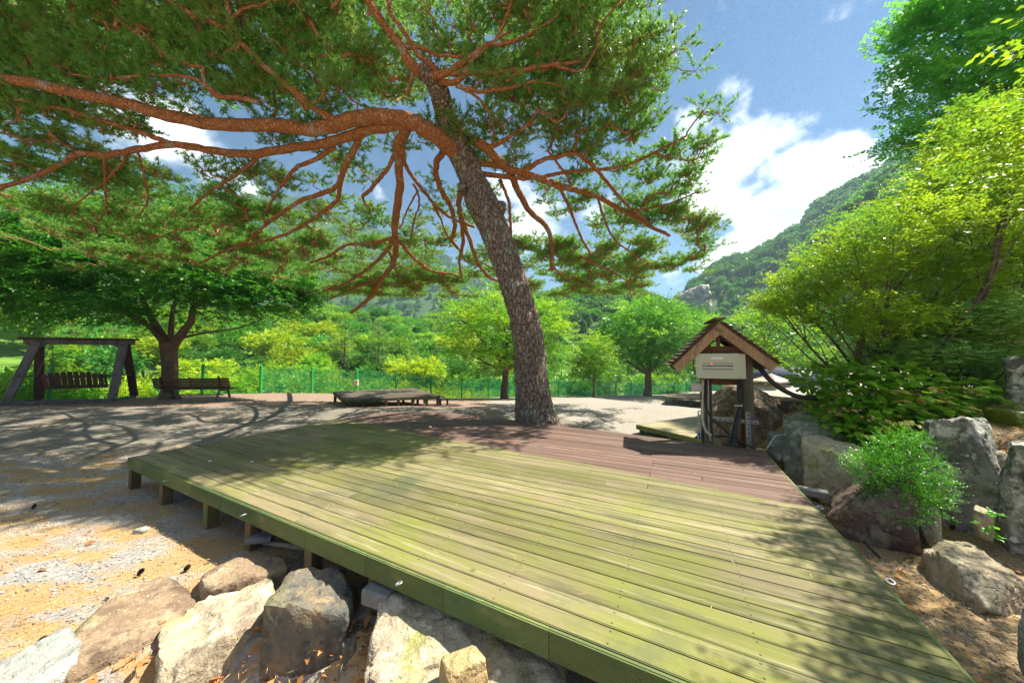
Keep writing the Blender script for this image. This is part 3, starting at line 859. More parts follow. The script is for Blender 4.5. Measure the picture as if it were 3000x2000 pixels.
def eye_bolt(u_, v_, z_, du, dv):
    base = np.array(w3(u_, v_, z_)); o = np.array([*(DU * du + DV * dv), 0.])
    g = G().tube([base, base + o * .02], .006, 8)
    s_ = np.array([-o[1], o[0], 0]); c_ = base + o * .038
    tilt = unit(s_ * .5 + np.array([0, 0, 1.]) * .35 + o * 0)
    ring = [c_ + (o * math.cos(a) + unit(s_ + np.array([0, 0, .4])) * math.sin(a)) * .018 for a in np.linspace(0, 2 * math.pi, 15)]
    g.tube(ring, .0052, 7, caps=False)
    obj('eye_bolt', g, MAT['steel'], deck, smooth=True)
for x in (384, 514, 742, 1190, 1905):
    eye_bolt(max(-6.35, onv(x, 1.50)), 1.509, DZ - .055, 0, -1)
for (x, y) in ((2388, 1480), (2583, 1692)):
    p = at(x, y, z=DZ - .01)[:2]; eye_bolt(1.046, float(p @ DV), DZ - .02, 1, 0)

# ------------------------------------------------------------------ other decks
def small_deck(name, c, ztop, label, mat, nb, fh, posts, along=0, cat='deck', fmat=None):
    """c: corners FL, FR, BR, BL; boards run along FL-FR (along=0) or FL-BL (1)"""
    c = [np.array(p, float) for p in c]
    root = thing(name, (sum(p[0] for p in c) / 4, sum(p[1] for p in c) / 4, float(zt(c[0][0], c[0][1]))), label, cat)
    def q(s, t): return c[0] * (1 - s) * (1 - t) + c[1] * s * (1 - t) + c[2] * s * t + c[3] * (1 - s) * t
    for i in range(nb):
        a, b = i / nb, (i + 1) / nb - .035 / nb
        e = .004
        pts = [q(e, a), q(1 - e, a), q(1 - e, b), q(e, b)] if along == 0 else [q(a, e), q(b, e), q(b, 1 - e), q(a, 1 - e)]
        obj('plank', G().poly(pts, ztop - .025, ztop + rnd.uniform(-.001, .001)), mat, root)
    for i in range(4):
        a, b = c[i], c[(i + 1) % 4]
        nrm = np.array([(b - a)[1], -(b - a)[0]]); nrm /= np.linalg.norm(nrm)
        a2, b2 = a + nrm * .012, b + nrm * .012
        obj('fascia_board', G().beam((*a2, ztop - fh / 2 - .003), (*b2, ztop - fh / 2 - .003), .022, fh), fmat or MAT['dark_frame'], root)
    for (s, t) in posts:
        p = q(s, t); zb = float(zt(p[0], p[1]))
        if ztop - fh - zb > .02:
            obj('support_post', G().beam((*p, zb - .05), (*p, ztop - .03), .09, .09, up=(0, 1, 0)), fmat or MAT['dark_frame'], root)
    return root, q
FL, FR, BR, BL = (-5.95, 11.5), (-2.85, 12.75), (-4.75, 15.9), (-7.86, 14.3)
d2, q = small_deck('camping_deck', [FL, FR, BR, BL], .21, 'dark brown raised camping deck by the green fence, with a small side step', MAT['deck_far'], 26, .11,
                   [(.02, .02), (.2, .01), (.42, .01), (.55, .01), (.7, .01), (.78, .3), (.86, .01), (.985, .012), (.985, .5), (.985, .985), (.5, .98), (.02, .98), (.75, .6), (.9, .5)])
st = G()
e1 = unit(np.array(FR) - np.array(FL)); e2 = unit(np.array(BR) - np.array(FR))
p0 = np.array(FR) + e1 * .06 + e2 * .1
obj('step_board', G().poly([p0, p0 + e1 * .34, p0 + e1 * .34 + e2 * 1.1, p0 + e2 * 1.1], .055, .08), MAT['deck_far'], d2)
for (a, b) in ((.03, .05), (.31, .05), (.31, 1.05)):
    pp = p0 + e1 * a + e2 * b
    obj('step_leg', G().beam((*pp, float(zt(*pp)) - .04), (*pp, .055), .07, .07, up=(0, 1, 0)), MAT['dark_frame'], d2)
for s in (.05, .3, .55, .8):
    p = q(s, 0); p = p - e2 * .03
    g = G().tube([(*p, .15), (p[0] - e2[0] * .03, p[1] - e2[1] * .03, .15)], .012, 6); obj('eye_bolt', g, MAT['steel'], d2)

A = np.array((2.83, 7.4)); dd = unit(np.array((.85, -1.6))); pp = np.array((-dd[1], dd[0]))
small_deck('camping_deck', [A, A + dd * 2.4, A + dd * 2.4 + pp * 2.6, A + pp * 2.6], .2, 'small pale grey-green deck platform just left of the electric box shelter', MAT['deck_side'], 20, .10,
           [(.03, .03), (.35, .02), (.68, .02), (.97, .03), (.03, .97), (.97, .97)], along=1, fmat=MAT['fascia'])
small_deck('camping_deck', [(12.4, 26.5), (15.6, 24.6), (17.6, 27.2), (14.6, 29.6)], -1.5, 'distant dark flat deck at the far side of the gravel lot', MAT['deck_far'], 14, .12, [(.03, .03), (.5, .03), (.97, .03)])

# ------------------------------------------------------------------ fence
fence = thing('mesh_fence', (*FENCE[4], float(zt(*FENCE[4]))), 'green welded wire mesh fence on round green posts along the edge of the site', 'fence')
def fence_at(x):
    r = (x - 1500) / FPX
    for a, b in zip(FENCE[:-1], FENCE[1:]):
        e = b - a
        den = e[0] - r * e[1]
        if abs(den) < 1e-9: continue
        t = (r * a[1] - a[0]) / den
        if 0 <= t <= 1:
            p = a + e * t
            if p[1] > 0: return p
    return None
fx = [-260, -60, 155, 398, 598, 768, 917, 1048, 1162, 1264, 1354, 1434, 1507, 1577, 1637, 1697, 1752, 1802, 1849, 1893, 1933, 1973, 2008, 2052, 2095, 2140, 2190, 2250]
fp = [fence_at(x) for x in fx]
fp = [(p[0], p[1], float(zt(p[0], p[1]))) for p in fp]
FH = 1.5
for p in fp:
    obj('fence_post', G().tube([(p[0], p[1], p[2] - .1), (p[0], p[1], p[2] + FH + .02), (p[0], p[1], p[2] + FH + .04)], [.06, .06, .03], 10), MAT['fence_green'], fence, smooth=False)
for i, (a, b) in enumerate(zip(fp[:-1], fp[1:])):
    a, b = np.array(a), np.array(b); L = np.linalg.norm(b - a)
    g = G(); nv = max(8, int(L / .075))
    def thin(p, q_, w=.0035):
        d = q_ - p; x = unit(np.cross(d, [0, 0, 1.]) if abs(d[2]) < .5 * np.linalg.norm(d) else np.cross(d, [0, 1., 0])); y = unit(np.cross(d, x))
        vs = [p + x * w, p - x * w * .5 + y * w * .87, p - x * w * .5 - y * w * .87]; vs += [v_ + d for v_ in vs]
        g.add(vs, [(0, 1, 4, 3), (1, 2, 5, 4), (2, 0, 3, 5)])
    for k in range(1, nv):
        p = a + (b - a) * k / nv
        thin(p + [0, 0, .05], p + [0, 0, FH - .04], .0042)
    for h in (.06, .2, .35, .5, .65, .8, .95, 1.1, 1.25, 1.40, 1.46):
        thin(a + [0, 0, h], b + [0, 0, h], .006 if h not in (1.40, .06) else .010)
    obj('mesh_panel', g, MAT['wire_green'], fence)
    if fx[i] >= 760:
        n_ = 8; off = np.array([0, .035, 0]); vs = []
        for k in range(n_ + 1):
            p = a + (b - a) * k / n_ + off
            vs += [p + [0, .02 * math.sin(k * 2.1 + i), .05 + .03 * math.sin(k * 1.3 + i)], p + [0, .02 * math.sin(k + i), FH - .16 + .04 * math.sin(k * .9 + i * 2)]]
        f = [(2 * k, 2 * k + 2, 2 * k + 3, 2 * k + 1) for k in range(n_)]
        obj('netting', G().add(vs, f), MAT['net'], fence)
# small boxes on the posts
for (idx, lab) in ((2, 'small beige socket box on the fence post behind the swing seat'), (7, 'small beige socket box on the fence post behind the dark camping deck'),
                   (16, 'small beige socket box on the fence post beside the thin young tree'), (20, 'farthest small beige socket box on the fence, right of the tall round tree')):
    p = np.array(fp[idx]); s_ = 1.0 if idx > 2 else 1.3
    c_ = p + np.array([0, -.12, .72 if idx != 2 else .95])
    if idx == 2: c_ = c_ + np.array([-.15, 0, 0])
    r_ = thing('socket_box', c_, lab, 'electrical box', 'socket boxes on the fence')
    obj('casing', G().box(c_, (.26 * s_, .12, .36 * s_)), MAT['grey_plastic'], r_)
    obj('cover', G().box(c_ + [0, -.066, .0], (.21 * s_, .012, .30 * s_)), MAT['panel_paint'], r_)
    if idx != 2: obj('conduit', G().tube([c_ + [0, .02, -.17], (c_[0], c_[1] + .02, p[2])], .02, 6), MAT['fence_green'], r_)

# ------------------------------------------------------------------ swing
fl, fr = at(10, 1187, z=0.0), at(326, 1176, z=0.0)
e1 = unit((fr - fl) * [1, 1, 0]); e2 = np.array([-e1[1], e1[0], 0])
Lg = float(np.linalg.norm((fr - fl)[:2]))
sw = thing('garden_swing', fl + e1 * Lg / 2 + e2 * .6, 'grey wooden garden swing frame with a dark slatted seat hung on chains', 'swing')
def sp(a, b, z): return fl + e1 * a + e2 * b + np.array([0, 0, z])
z0 = float(zt(*sp(Lg / 2, .5, 0)[:2]))
H_ = 2.28
obj('ground_beam', G().beam(sp(-.25, .02, .05), sp(Lg + .08, .02, .06), .10, .13), MAT['wood_grey'], sw)
for a in (.02, Lg - .02):
    obj('ground_beam', G().beam(sp(a, .07, .052), sp(a, 1.25, .052), .09, .095), MAT['wood_grey'], sw)
    ia = .0
    obj('leg', G().beam(sp(a, .06, .10), sp(a + (.32 if a < 1 else -.02), .52, H_), .07, .26, up=e1), MAT['wood_grey'], sw)
    obj('leg', G().beam(sp(a + .0, 1.2, .10), sp(a + (.26 if a < 1 else -.06), .70, H_ - .02), .07, .25, up=e1), MAT['wood_dark'], sw)
    obj('cross_bar', G().beam(sp(a + (.13 if a < 1 else 0), .28, 1.0), sp(a + (.12 if a < 1 else 0), .98, 1.0), .05, .05), MAT['wood_grey'], sw)
    for (b_, h_) in ((.06 + .20 * .46, .95), (.06 + .2 * .46 + .02, .93), (.49, 2.15), (.51, 2.13)):
        pass
top = G().beam(sp(-.05, .62, H_ + .02), sp(Lg + .22, .62, H_ + .02), .12, .19)
obj('top_beam', top, MAT['wood_grey'], sw)
obj('cover_board', G().beam(sp(-.09, .62, H_ + .155), sp(Lg + .26, .62, H_ + .155), .42, .07), MAT['wood_dark'], sw)
for a, s in ((.46, 1), (Lg - .18, -1)):
    obj('brace', G().sheet([sp(a - .14 * s, .5, H_ - .06), sp(a + .2 * s, .5, H_ - .06), sp(a - .14 * s, .5, H_ - .28)], .05), MAT['wood_grey'], sw)
for a in (.14, Lg - .02):
    for b_, z_ in ((.20, 1.02), (.27, 1.02), (.44, 2.2), (.50, 2.2)):
        c_ = sp(a + (.0 if a > 1 else .07), b_ - .08, z_)
        obj('bolt', G().tube([c_, c_ - e2 * .03], .022, 6), MAT['hole'], sw)
seat = sp(0, 0, 0)
sa, sb = .72, Lg - .40
W_ = sb - sa
nsl = 10
tl_ = .02
for i in range(nsl):
    x = sa + W_ * (i + .5) / nsl
    arch = .13 * (1 - ((i + .5) / nsl * 2 - 1) ** 2)
    obj('slat', G().beam(sp(x, .32, .60), sp(x, .20, 1.12 + arch - .08), W_ / nsl - .035, .022, up=e2), MAT['wood_dark'], sw)
obj('rail', G().beam(sp(sa - .06, .235, .98), sp(sb + .03, .235, .98), .05, .09), MAT['wood_dark'], sw)
obj('rail', G().beam(sp(sa - .02, .38, .57), sp(sb + .03, .38, .57), .05, .10), MAT['wood_dark'], sw)
for i in range(6):
    obj('seat_slat', G().beam(sp(sa, .44 + i * .085, .60), sp(sb, .44 + i * .085, .60), .07, .02), MAT['wood_dark'], sw)
for a in (sa - .05, sb + .05):
    obj('armrest', G().beam(sp(a, .12, 1.02), sp(a, .92, .90), .09, .03), MAT['wood_dark'], sw)
    obj('arm_post', G().beam(sp(a, .86, .9), sp(a, .86, .56), .06, .04, up=e2), MAT['wood_dark'], sw)
    obj('arm_post', G().beam(sp(a, .20, 1.0), sp(a, .34, .56), .06, .04, up=e2), MAT['wood_dark'], sw)
def chain(name, a, b, root, link=.055, r=.0065):
    a, b = np.array(a), np.array(b); d = b - a; L = np.linalg.norm(d); d /= L
    n_ = int(L / (link * .78)); x0 = unit(np.cross(d, [0.3, 1, 0])); y0 = np.cross(d, x0)
    g = G()
    for i in range(n_):
        c_ = a + d * (i + .5) * L / n_; s_ = x0 if i % 2 else y0
        ring = [c_ + d * math.cos(t) * link * .5 + s_ * math.sin(t) * link * .28 for t in np.linspace(0, 2 * math.pi, 9)]
        g.tube(ring, r, 4, caps=False)
    obj(name, g, MAT['steel_dark'], root)
MAT['steel_dark'] = layered('dark_chain_steel', (.16, .14, .12), rough=.5, metal=.5)
for a in (sa - .06, sb + .06):
    chain('chain', sp(a + (.0), .60, H_ - .06), sp(a, .16, 1.0), sw)
    chain('chain', sp(a + (.0), .64, H_ - .06), sp(a, .86, .90), sw)

# ------------------------------------------------------------------ bench
bl, br = at(464, 1172, z=0.0), at(636, 1170, z=0.0)
e1 = unit((br - bl) * [1, 1, 0]); e2 = np.array([-e1[1], e1[0], 0]); Lg = float(np.linalg.norm((br - bl)[:2]))
be = thing('park_bench', (bl + br) / 2 + e2 * .25, 'long dark brown bench seen from behind, in front of the tree trunk', 'bench')
def sp(a, b, z): return bl + e1 * a + e2 * b + np.array([0, 0, z])
for i in range(4):
    z_ = .50 + i * .105; b_ = .16 - i * .03
    obj('back_slat', G().beam(sp(-.33, b_, z_), sp(Lg + .36, b_, z_), .025, .097, up=(0, 0, 1)), MAT['wood_dark'], be)
for i in range(4):
    obj('seat_slat', G().beam(sp(-.33, .22 + i * .11, .40 + .01 * i), sp(Lg + .36, .22 + i * .11, .40 + .01 * i), .10, .03), MAT['wood_dark'] if i else MAT['wood_grey'], be)
for a in (0, Lg):
    obj('leg', G().beam(sp(a, -.05, 0), sp(a, .14, .45), .07, .055, up=e2), MAT['wood_grey'], be)
    obj('leg', G().beam(sp(a + .03, .62, 0), sp(a + .03, .5, .38), .07, .055, up=e2), MAT['wood_dark'], be)
    obj('back_support', G().beam(sp(a, .13, .40), sp(a, .02, .93), .06, .05, up=e2), MAT['wood_dark'], be)
    obj('seat_bearer', G().beam(sp(a, .1, .36), sp(a, .62, .37), .06, .06), MAT['wood_dark'], be)
obj('back_support', G().beam(sp(Lg / 2, .15, .46), sp(Lg / 2, .02, .90), .06, .03, up=e2), MAT['wood_dark'], be)
obj('stretcher', G().beam(sp(0, .30, .16), sp(Lg, .30, .16), .05, .045), MAT['wood_grey'], be)

# ------------------------------------------------------------------ electric box shelter
SY = 4.9
sh = thing('electric_box_shelter', at(2120, 1300, Y=SY) * [1, 1, 0], 'small gabled wooden shelter with a cream distribution box and black conduits behind the deck', 'shelter')
def s3(x, y, Y=SY): return at(x, y, Y=Y)
XL, XR = s3(2071, 1200)[0], s3(2174, 1200)[0]
for x_ in (XL, XR):
    obj('post', G().beam((x_, SY, -.05), (x_, SY, 1.98), .10, .10, up=(0, 1, 0)), MAT['shed_post'], sh)
    obj('post', G().beam((x_, SY + .26, -.05), (x_, SY + .26, 1.9), .09, .09, up=(0, 1, 0)), MAT['shed_brown'], sh)
ap = s3(2117, 943, 4.66); el, er = s3(1994, 1073, 4.66), s3(2262, 1067, 4.66)
ap0 = np.array([ap[0], 4.66, ap[2]])
for e_ in (el, er):
    d_ = unit(np.array(e_) - ap0); nrm_ = np.array([-d_[2], 0, d_[0]]) * (1 if d_[0] < 0 else -1)
    nrm_ = nrm_ * (1 if nrm_[2] < 0 else -1)          # downwards
    for (Yr, wdt, mt) in ((4.66, .13, MAT['shed_wood']), (4.93, .10, MAT['shed_brown']), (5.20, .12, MAT['shed_brown'])):
        a_, b_ = ap0.copy(), np.array(e_, float); a_[1] = b_[1] = Yr
        a_ = a_ + nrm_ * wdt / 2 - (d_ * (.05 if e_ is el else -.0)) * (0); b_ = b_ + nrm_ * wdt / 2
        if e_ is el: a_ = a_ + d_ * .065
        obj('rafter', G().beam(a_, b_, .045, wdt, up=nrm_), mt, sh)
    L_ = float(np.linalg.norm(np.array(e_) - ap0))
    # roof boards then shingles, each its own piece
    for k in range(3):
        a_ = ap0 + d_ * (.02 + L_ * k / 3); b_ = ap0 + d_ * (L_ * (k + 1) / 3 - .004)
        m_ = (a_ + b_) / 2 - nrm_ * .010
        obj('roof_board', G().beam((m_[0], 4.62, m_[2]), (m_[0], 5.26, m_[2]), L_ / 3 - .012, .016, up=-nrm_), MAT['shed_brown'], sh)
    nc = 12
    for k in range(nc):
        c0 = ap0 + d_ * (L_ * (k + .5) / nc + .02) - nrm_ * (.034)
        dt_ = unit(d_ * 1.0 - nrm_ * .28)
        ys = [4.60, 4.77, 4.93, 5.08, 5.28] if k % 2 else [4.60, 4.69, 4.86, 5.02, 5.18, 5.28]
        for y0, y1 in zip(ys[:-1], ys[1:]):
            j_ = rnd.uniform(-.006, .006)
            a_ = c0 - dt_ * (L_ / nc * .62) + d_ * j_; b_ = c0 + dt_ * (L_ / nc * .62) + d_ * j_
            ymid = (y0 + y1) / 2
            a_[1] = b_[1] = ymid
            obj('shingle', G().beam(a_, b_, y1 - y0 - .004, .011, up=-nrm_, c=.002), MAT['shingle'], sh)
obj('ridge_cap', G().beam((ap0[0], 4.58, ap0[2] + .05), (ap0[0], 5.30, ap0[2] + .05), .14, .035), MAT['shingle'], sh)
obj('king_post', G().beam((ap0[0] + .0, 4.72, 1.86), (ap0[0], 4.72, 2.15), .05, .04, up=(0, 1, 0)), MAT['shed_brown'], sh)
def frontrect(x0, y0, x1, y1, Y, d_, c=.004):
    a, b = s3(x0, y0, Y), s3(x1, y1, Y)
    return G().beam((a[0], Y, (a[2] + b[2]) / 2), (b[0], Y, (a[2] + b[2]) / 2), d_, abs(a[2] - b[2]), c=c)
obj('cross_beam', frontrect(2060, 1014, 2172, 1036, 4.80, .06), MAT['shed_brown'], sh)
obj('cross_beam', frontrect(2080, 1108, 2158, 1127, 4.84, .05), MAT['shed_brown'], sh)
obj('back_board', frontrect(2060, 1036, 2172, 1110, 4.86, .02), MAT['shed_brown'], sh)
# distribution box
BY = 4.66
bxp = at(2116, 1110, Y=BY + .08)
db = thing('distribution_box', bxp, 'cream metal distribution box with rows of sockets and one red light, mounted on the shelter', 'electrical box')
obj('casing', frontrect(2057.5, 1036, 2172.5, 1108.5, BY + .105, .17, c=.012), MAT['panel_paint'], db)
obj('front_cover', frontrect(2056, 1035, 2174, 1109.5, BY + .01, .016, c=.005), MAT['panel_paint'], db)
obj('name_plate', frontrect(2098, 1046.5, 2129, 1052, BY - .001, .003, c=.0005), MAT['white_label'], db)
obj('label_strip', frontrect(2077, 1075, 2157, 1077.5, BY - .001, .003, c=.0003), MAT['white_label'], db)
for r_, (y_, rad_) in enumerate(((1065, 1.3), (1073, 1.9))):
    for i in range(15):
        c_ = s3(2078 + i * 5.33, y_ - i * .05, BY)
        g = G().tube([(c_[0], BY + .004, c_[2]), (c_[0], BY - .004 - .006 * r_, c_[2])], rad_ * BY / FPX, 10)
        lit = (r_ == 0 and i == 4)
        obj('indicator_lamp' if r_ == 0 else 'socket', g, MAT['red_lamp'] if lit else MAT['hole'], db)
for i in range(15):
    g = frontrect(2078 + i * 5.33 - 1.5, 1078.6, 2078 + i * 5.33 + 1.5, 1083.6, BY - .003, .012, c=.003)
    obj('breaker', g, MAT['socket'], db)
for (x_, y_) in ((2058.5, 1038), (2171, 1037), (2059.5, 1107), (2171.5, 1106)):
    c_ = s3(x_, y_, BY); obj('corner_screw', G().tube([(c_[0], BY + .005, c_[2]), (c_[0], BY - .006, c_[2])], .007, 8), MAT['steel_dark'], db)
sb_ = thing('junction_box', s3(2046, 1150, 4.82), 'small grey junction box on the left side of the electric shelter', 'electrical box')
obj('casing', frontrect(2034, 1124, 2060, 1149, 4.85, .11, c=.01), MAT['grey_plastic'], sb_)
obj('lid', frontrect(2035.5, 1126, 2058, 1147, 4.79, .01, c=.003), MAT['grey_plastic'], sb_)
# slotted steel angles
def slotted(name, a, b, w=.04, up=(0, 1, 0)):
    a, b, up = np.array(a, float), np.array(b, float), np.array(up, float)
    d = b - a; L = np.linalg.norm(d); d = d / L
    g = G(); x = np.cross(d, up); x /= np.linalg.norm(x)
    for s in (-1, 1):
        g.beam(a + x * s * w * .38, b + x * s * w * .38, w * .24, .004, up=up, c=.0005)
    k = int(L / .06)
    for i in range(k + 1):
        p = a + d * L * i / k
        g.beam(p - d * .009, p + d * .009, w * .5, .004, up=up, c=.0005)
    g.beam(a + x * w * .5 + up * .018, b + x * w * .5 + up * .018, .004, .036, up=up, c=.0005)
    obj(name, g, MAT['steel'], sh)
slotted('steel_angle', s3(2057, 1296, 4.80), s3(2057, 1208, 4.80))
slotted('steel_angle', s3(2184, 1312, 4.80), s3(2180, 1205, 4.80))
slotted('steel_angle', s3(2079, 1227, 4.82), s3(2203, 1234, 4.82))
obj('brace_board', G().sheet([s3(2020, 1288, 5.1), s3(2060, 1296, 5.1), s3(2060, 1244, 5.1)], .03), MAT['wood_grey'], sh)
def corrugated(name, pts, r, root, pitch=.016, mat='black_plastic', k=10):
    P = smoothpts(pts, 10)
    seg = np.linalg.norm(np.diff(P, axis=0), axis=1); s = np.concatenate([[0], np.cumsum(seg)])
    n_ = int(s[-1] / pitch * 2)
    tt = np.linspace(0, s[-1], n_)
    Q = np.stack([np.interp(tt, s, P[:, i]) for i in range(3)], 1)
    rr = [r * (1.0 if i % 2 else .80) for i in range(n_)]
    obj(name, G().tube(Q, rr, k), MAT[mat], root)
def cable(name, pts, r, root, mat='cable', k=6, **kw):
    return obj(name, G().tube(smoothpts(pts, 8), r, k), MAT[mat], root, smooth=True, **kw)
corrugated('conduit', [s3(2160, 1108, 4.78), s3(2163, 1150, 4.74), s3(2166, 1185, 4.73), s3(2158, 1230, 4.72), s3(2152, 1270, 4.72), s3(2146, 1302, 4.72)], .040, sh, .026)
cable('pipe', [s3(2067, 1110, 4.78), s3(2068, 1150, 4.78), s3(2066, 1200, 4.78), s3(2068, 1240, 4.77), s3(2078, 1268, 4.76), s3(2092, 1280, 4.75)], .018, sh, 'pvc', 8)
cable('pipe', [s3(2079, 1112, 4.80), s3(2080, 1200, 4.80), s3(2081, 1255, 4.80), s3(2084, 1280, 4.79), s3(2091, 1296, 4.76)], .011, sh, 'steel', 8)
cable('cable', [s3(2075, 1112, 4.76), s3(2074, 1170, 4.75), s3(2082, 1205, 4.73), s3(2100, 1232, 4.70), s3(2135, 1262, 4.66), s3(2172, 1290, 4.62), s3(2212, 1308, 4.60)], .014, sh)
cable('cable', [s3(2083, 1112, 4.80), s3(2087, 1200, 4.79), s3(2090, 1260, 4.78), s3(2102, 1296, 4.76)], .006, sh)
cable('cable', [s3(2100, 1281, 4.78), s3(2118, 1278, 4.82), s3(2140, 1283, 4.86), s3(2165, 1296, 4.8)], .013, sh)
cable('cable', [s3(2039, 1050, 4.80), s3(2041, 1075, 4.78), s3(2052, 1097, 4.74), s3(2066, 1113, 4.72), s3(2078, 1110, 4.72)], .007, sh)
cable('cable', [s3(2038, 1048, 4.82), s3(2045, 1080, 4.78), s3(2058, 1106, 4.72), s3(2072, 1118, 4.70), s3(2079, 1110, 4.70)], .004, sh, 'yellow_wire')
cable('cable', [s3(2055, 1150, 4.84), s3(2060, 1190, 4.84), s3(2060, 1230, 4.84), s3(2062, 1280, 4.84)], .005, sh)
cable('wire', [s3(2098, 1280, 4.76), s3(2102, 1290, 4.74), s3(2110, 1297, 4.7)], .003, sh, 'red_wire' if 'red_wire' in MAT else 'yellow_wire')
cable('cable', [s3(2085, 1008, 4.74), s3(2100, 999, 4.72), s3(2125, 995, 4.72), s3(2155, 1004, 4.74), s3(2172, 1020, 4.74), s3(2195, 1035, 4.72)], .014, sh)
obj('pipe_clip', G().beam(s3(2156, 1188, 4.69), s3(2175, 1187, 4.69), .03, .02), MAT['pvc'], sh)
hose = thing('corrugated_hose', s3(2290, 1130, 4.8), 'thick black corrugated hose sagging from the shelter roof into the hydrangea bush', 'hose')
corrugated('hose_body', [s3(2178, 1010, 4.80), s3(2205, 1045, 4.74), s3(2225, 1076, 4.72), s3(2255, 1112, 4.74), s3(2290, 1139, 4.78), s3(2330, 1158, 4.82), s3(2375, 1165, 4.86), s3(2430, 1166, 4.9), s3(2480, 1160, 4.95)], .036, hose, .022)
wc = thing('white_cable', at(2270, 1290, Y=4.55), 'thin white cable looping over the small boulder behind the deck corner', 'cable')
cable('cable_body', [at(2245, 1314, Y=4.4), at(2254, 1303, Y=4.4), at(2263, 1288, Y=4.45), at(2277, 1274, Y=4.55), at(2302, 1272, Y=4.65)], .0035, wc, 'white_label')

def turn(o, piv, ang):
    p = Matrix.Translation(Vector(piv)) @ Matrix.Rotation(ang, 4, 'Z') @ Matrix.Translation(-Vector(piv)) @ o.matrix_basis
    o.location = p.to_translation(); o.rotation_euler = p.to_euler()
piv = [float(c) for c in ((XL + XR) / 2, 4.75, 0)]
for o_ in (sh, db, sb_): turn(o_, piv, math.radians(-20))

# ------------------------------------------------------------------ tents on the lower pitch
def gazebo(cpx, Y, half, ztop, zeave, rz, label, small_top=True, walls=True, group=None):
    c = at(cpx, 1100, Y=Y); cx, cy = c[0], c[1]
    zg = float(zt(cx, cy))
    r = thing('gazebo_tent', (cx, cy, zg), label, 'gazebo', group, rz)
    cs = [np.array([math.cos(rz) * a - math.sin(rz) * b, math.sin(rz) * a + math.cos(rz) * b]) for a, b in ((-1, -1), (1, -1), (1, 1), (-1, 1))]
    def canopy(name, z_e, z_t, h, nseg=6):
        g = G()
        for i in range(4):
            a, b = cs[i] * h, cs[(i + 1) % 4] * h
            vs, f = [], []
            for k in range(nseg + 1):
                t = k / nseg
                for j in range(7):
                    s = j / 6
                    p = (a * (1 - s) + b * s) * (1 - t * .97)
                    zz = z_e + (z_t - z_e) * (t ** 1.25) - .10 * math.sin(math.pi * s) * (1 - t)*0 + .0
                    zz -= .09 * h * math.sin(math.pi * t) * .5 * math.sin(math.pi * s)
                    vs.append((cx + p[0], cy + p[1], zz))
            for k in range(nseg):
                for j in range(6):
                    f.append((k * 7 + j, k * 7 + j + 1, (k + 1) * 7 + j + 1, (k + 1) * 7 + j))
            g.add(vs, f)
            for s in range(6):                     # valance
                p, q_ = a * (1 - s / 6) + b * s / 6, a * (1 - (s + 1) / 6) + b * (s + 1) / 6
                g.add([(cx + p[0], cy + p[1], z_e), (cx + q_[0], cy + q_[1], z_e), (cx + q_[0], cy + q_[1], z_e - .05), (cx + p[0], cy + p[1], z_e - .05)], [(0, 1, 2, 3)])
        obj(name, g, MAT['canvas'], r, smooth=True)
    if small_top:
        canopy('canopy', zeave, zeave + (ztop - zeave) * .62, half)
        canopy('vent_canopy', zeave + (ztop - zeave) * .62, ztop, half * .42)
    else:
        canopy('canopy', zeave, ztop, half)
    for i in range(4):
        p = cs[i] * half * .93
        obj('pole', G().beam((cx + p[0], cy + p[1], zg), (cx + p[0], cy + p[1], zeave), .07, .07, up=(0, 1, 0)), MAT['steel_dark'], r)
        q_ = cs[(i + 1) % 4] * half * .93
        pts = [(cx + p[0] * (1 - s) + q_[0] * s, cy + p[1] * (1 - s) + q_[1] * s, zeave - .32 + .24 * math.sin(math.pi * s)) for s in np.linspace(0, 1, 9)]
        obj('arch_rail', G().tube(pts, .018, 5), MAT['steel_dark'], r)
        if walls:
            n_ = 14; vs = []
            for k in range(n_ + 1):
                s = k / n_; off = .03 * math.sin(k * 2.2)
                b_ = p * (1 - s) + q_ * s; b_ = b_ * (.95 + off * .6)
                vs += [(cx + b_[0], cy + b_[1], zg + .02), (cx + b_[0], cy + b_[1], zeave - .12)]
            obj('side_curtain', G().add(vs, [(2 * k, 2 * k + 2, 2 * k + 3, 2 * k + 1) for k in range(n_)]), MAT['canvas_wall'], r)
    return r
gazebo(2258, 13.2, 1.3, 1.05, .30, math.radians(25), 'cream gazebo with double roof and curtain walls behind the dark boulder')
gazebo(2160, 20.0, 1.45, .98, .35, math.radians(25), 'plain cream canopy half hidden behind the electric box', small_top=False, walls=False)
gazebo(2560, 19.0, 1.6, 1.42, .72, math.radians(10), 'white canopy glimpsed above the hydrangea bush', small_top=True, walls=False)
# dark dome tent
c = at(2310, 1100, Y=18.5); zg = float(zt(c[0], c[1]))
dm = thing('dome_tent', (c[0], c[1], zg), 'black dome shelter tent with mesh sides behind the cream gazebo', 'tent')
Rr = 1.62
def domep(a, t):                                      # a angle, t 0 eave .. 1 top
    sq = 1 / max(abs(math.cos(a)), abs(math.sin(a))) ** .6
    r_ = Rr * sq * math.cos(t * math.pi / 2) ** .8
    return (c[0] + r_ * math.cos(a + .35), c[1] + r_ * math.sin(a + .35), .52 + .62 * math.sin(t * math.pi / 2))
g = G(); na, nt_ = 32, 8
vs = [domep(2 * math.pi * i / na, k / nt_ * .98) for k in range(nt_ + 1) for i in range(na)]
g.add(vs, [(k * na + i, k * na + (i + 1) % na, (k + 1) * na + (i + 1) % na, (k + 1) * na + i) for k in range(nt_) for i in range(na)])
obj('roof', g, MAT['tent_dark'], dm, smooth=True)
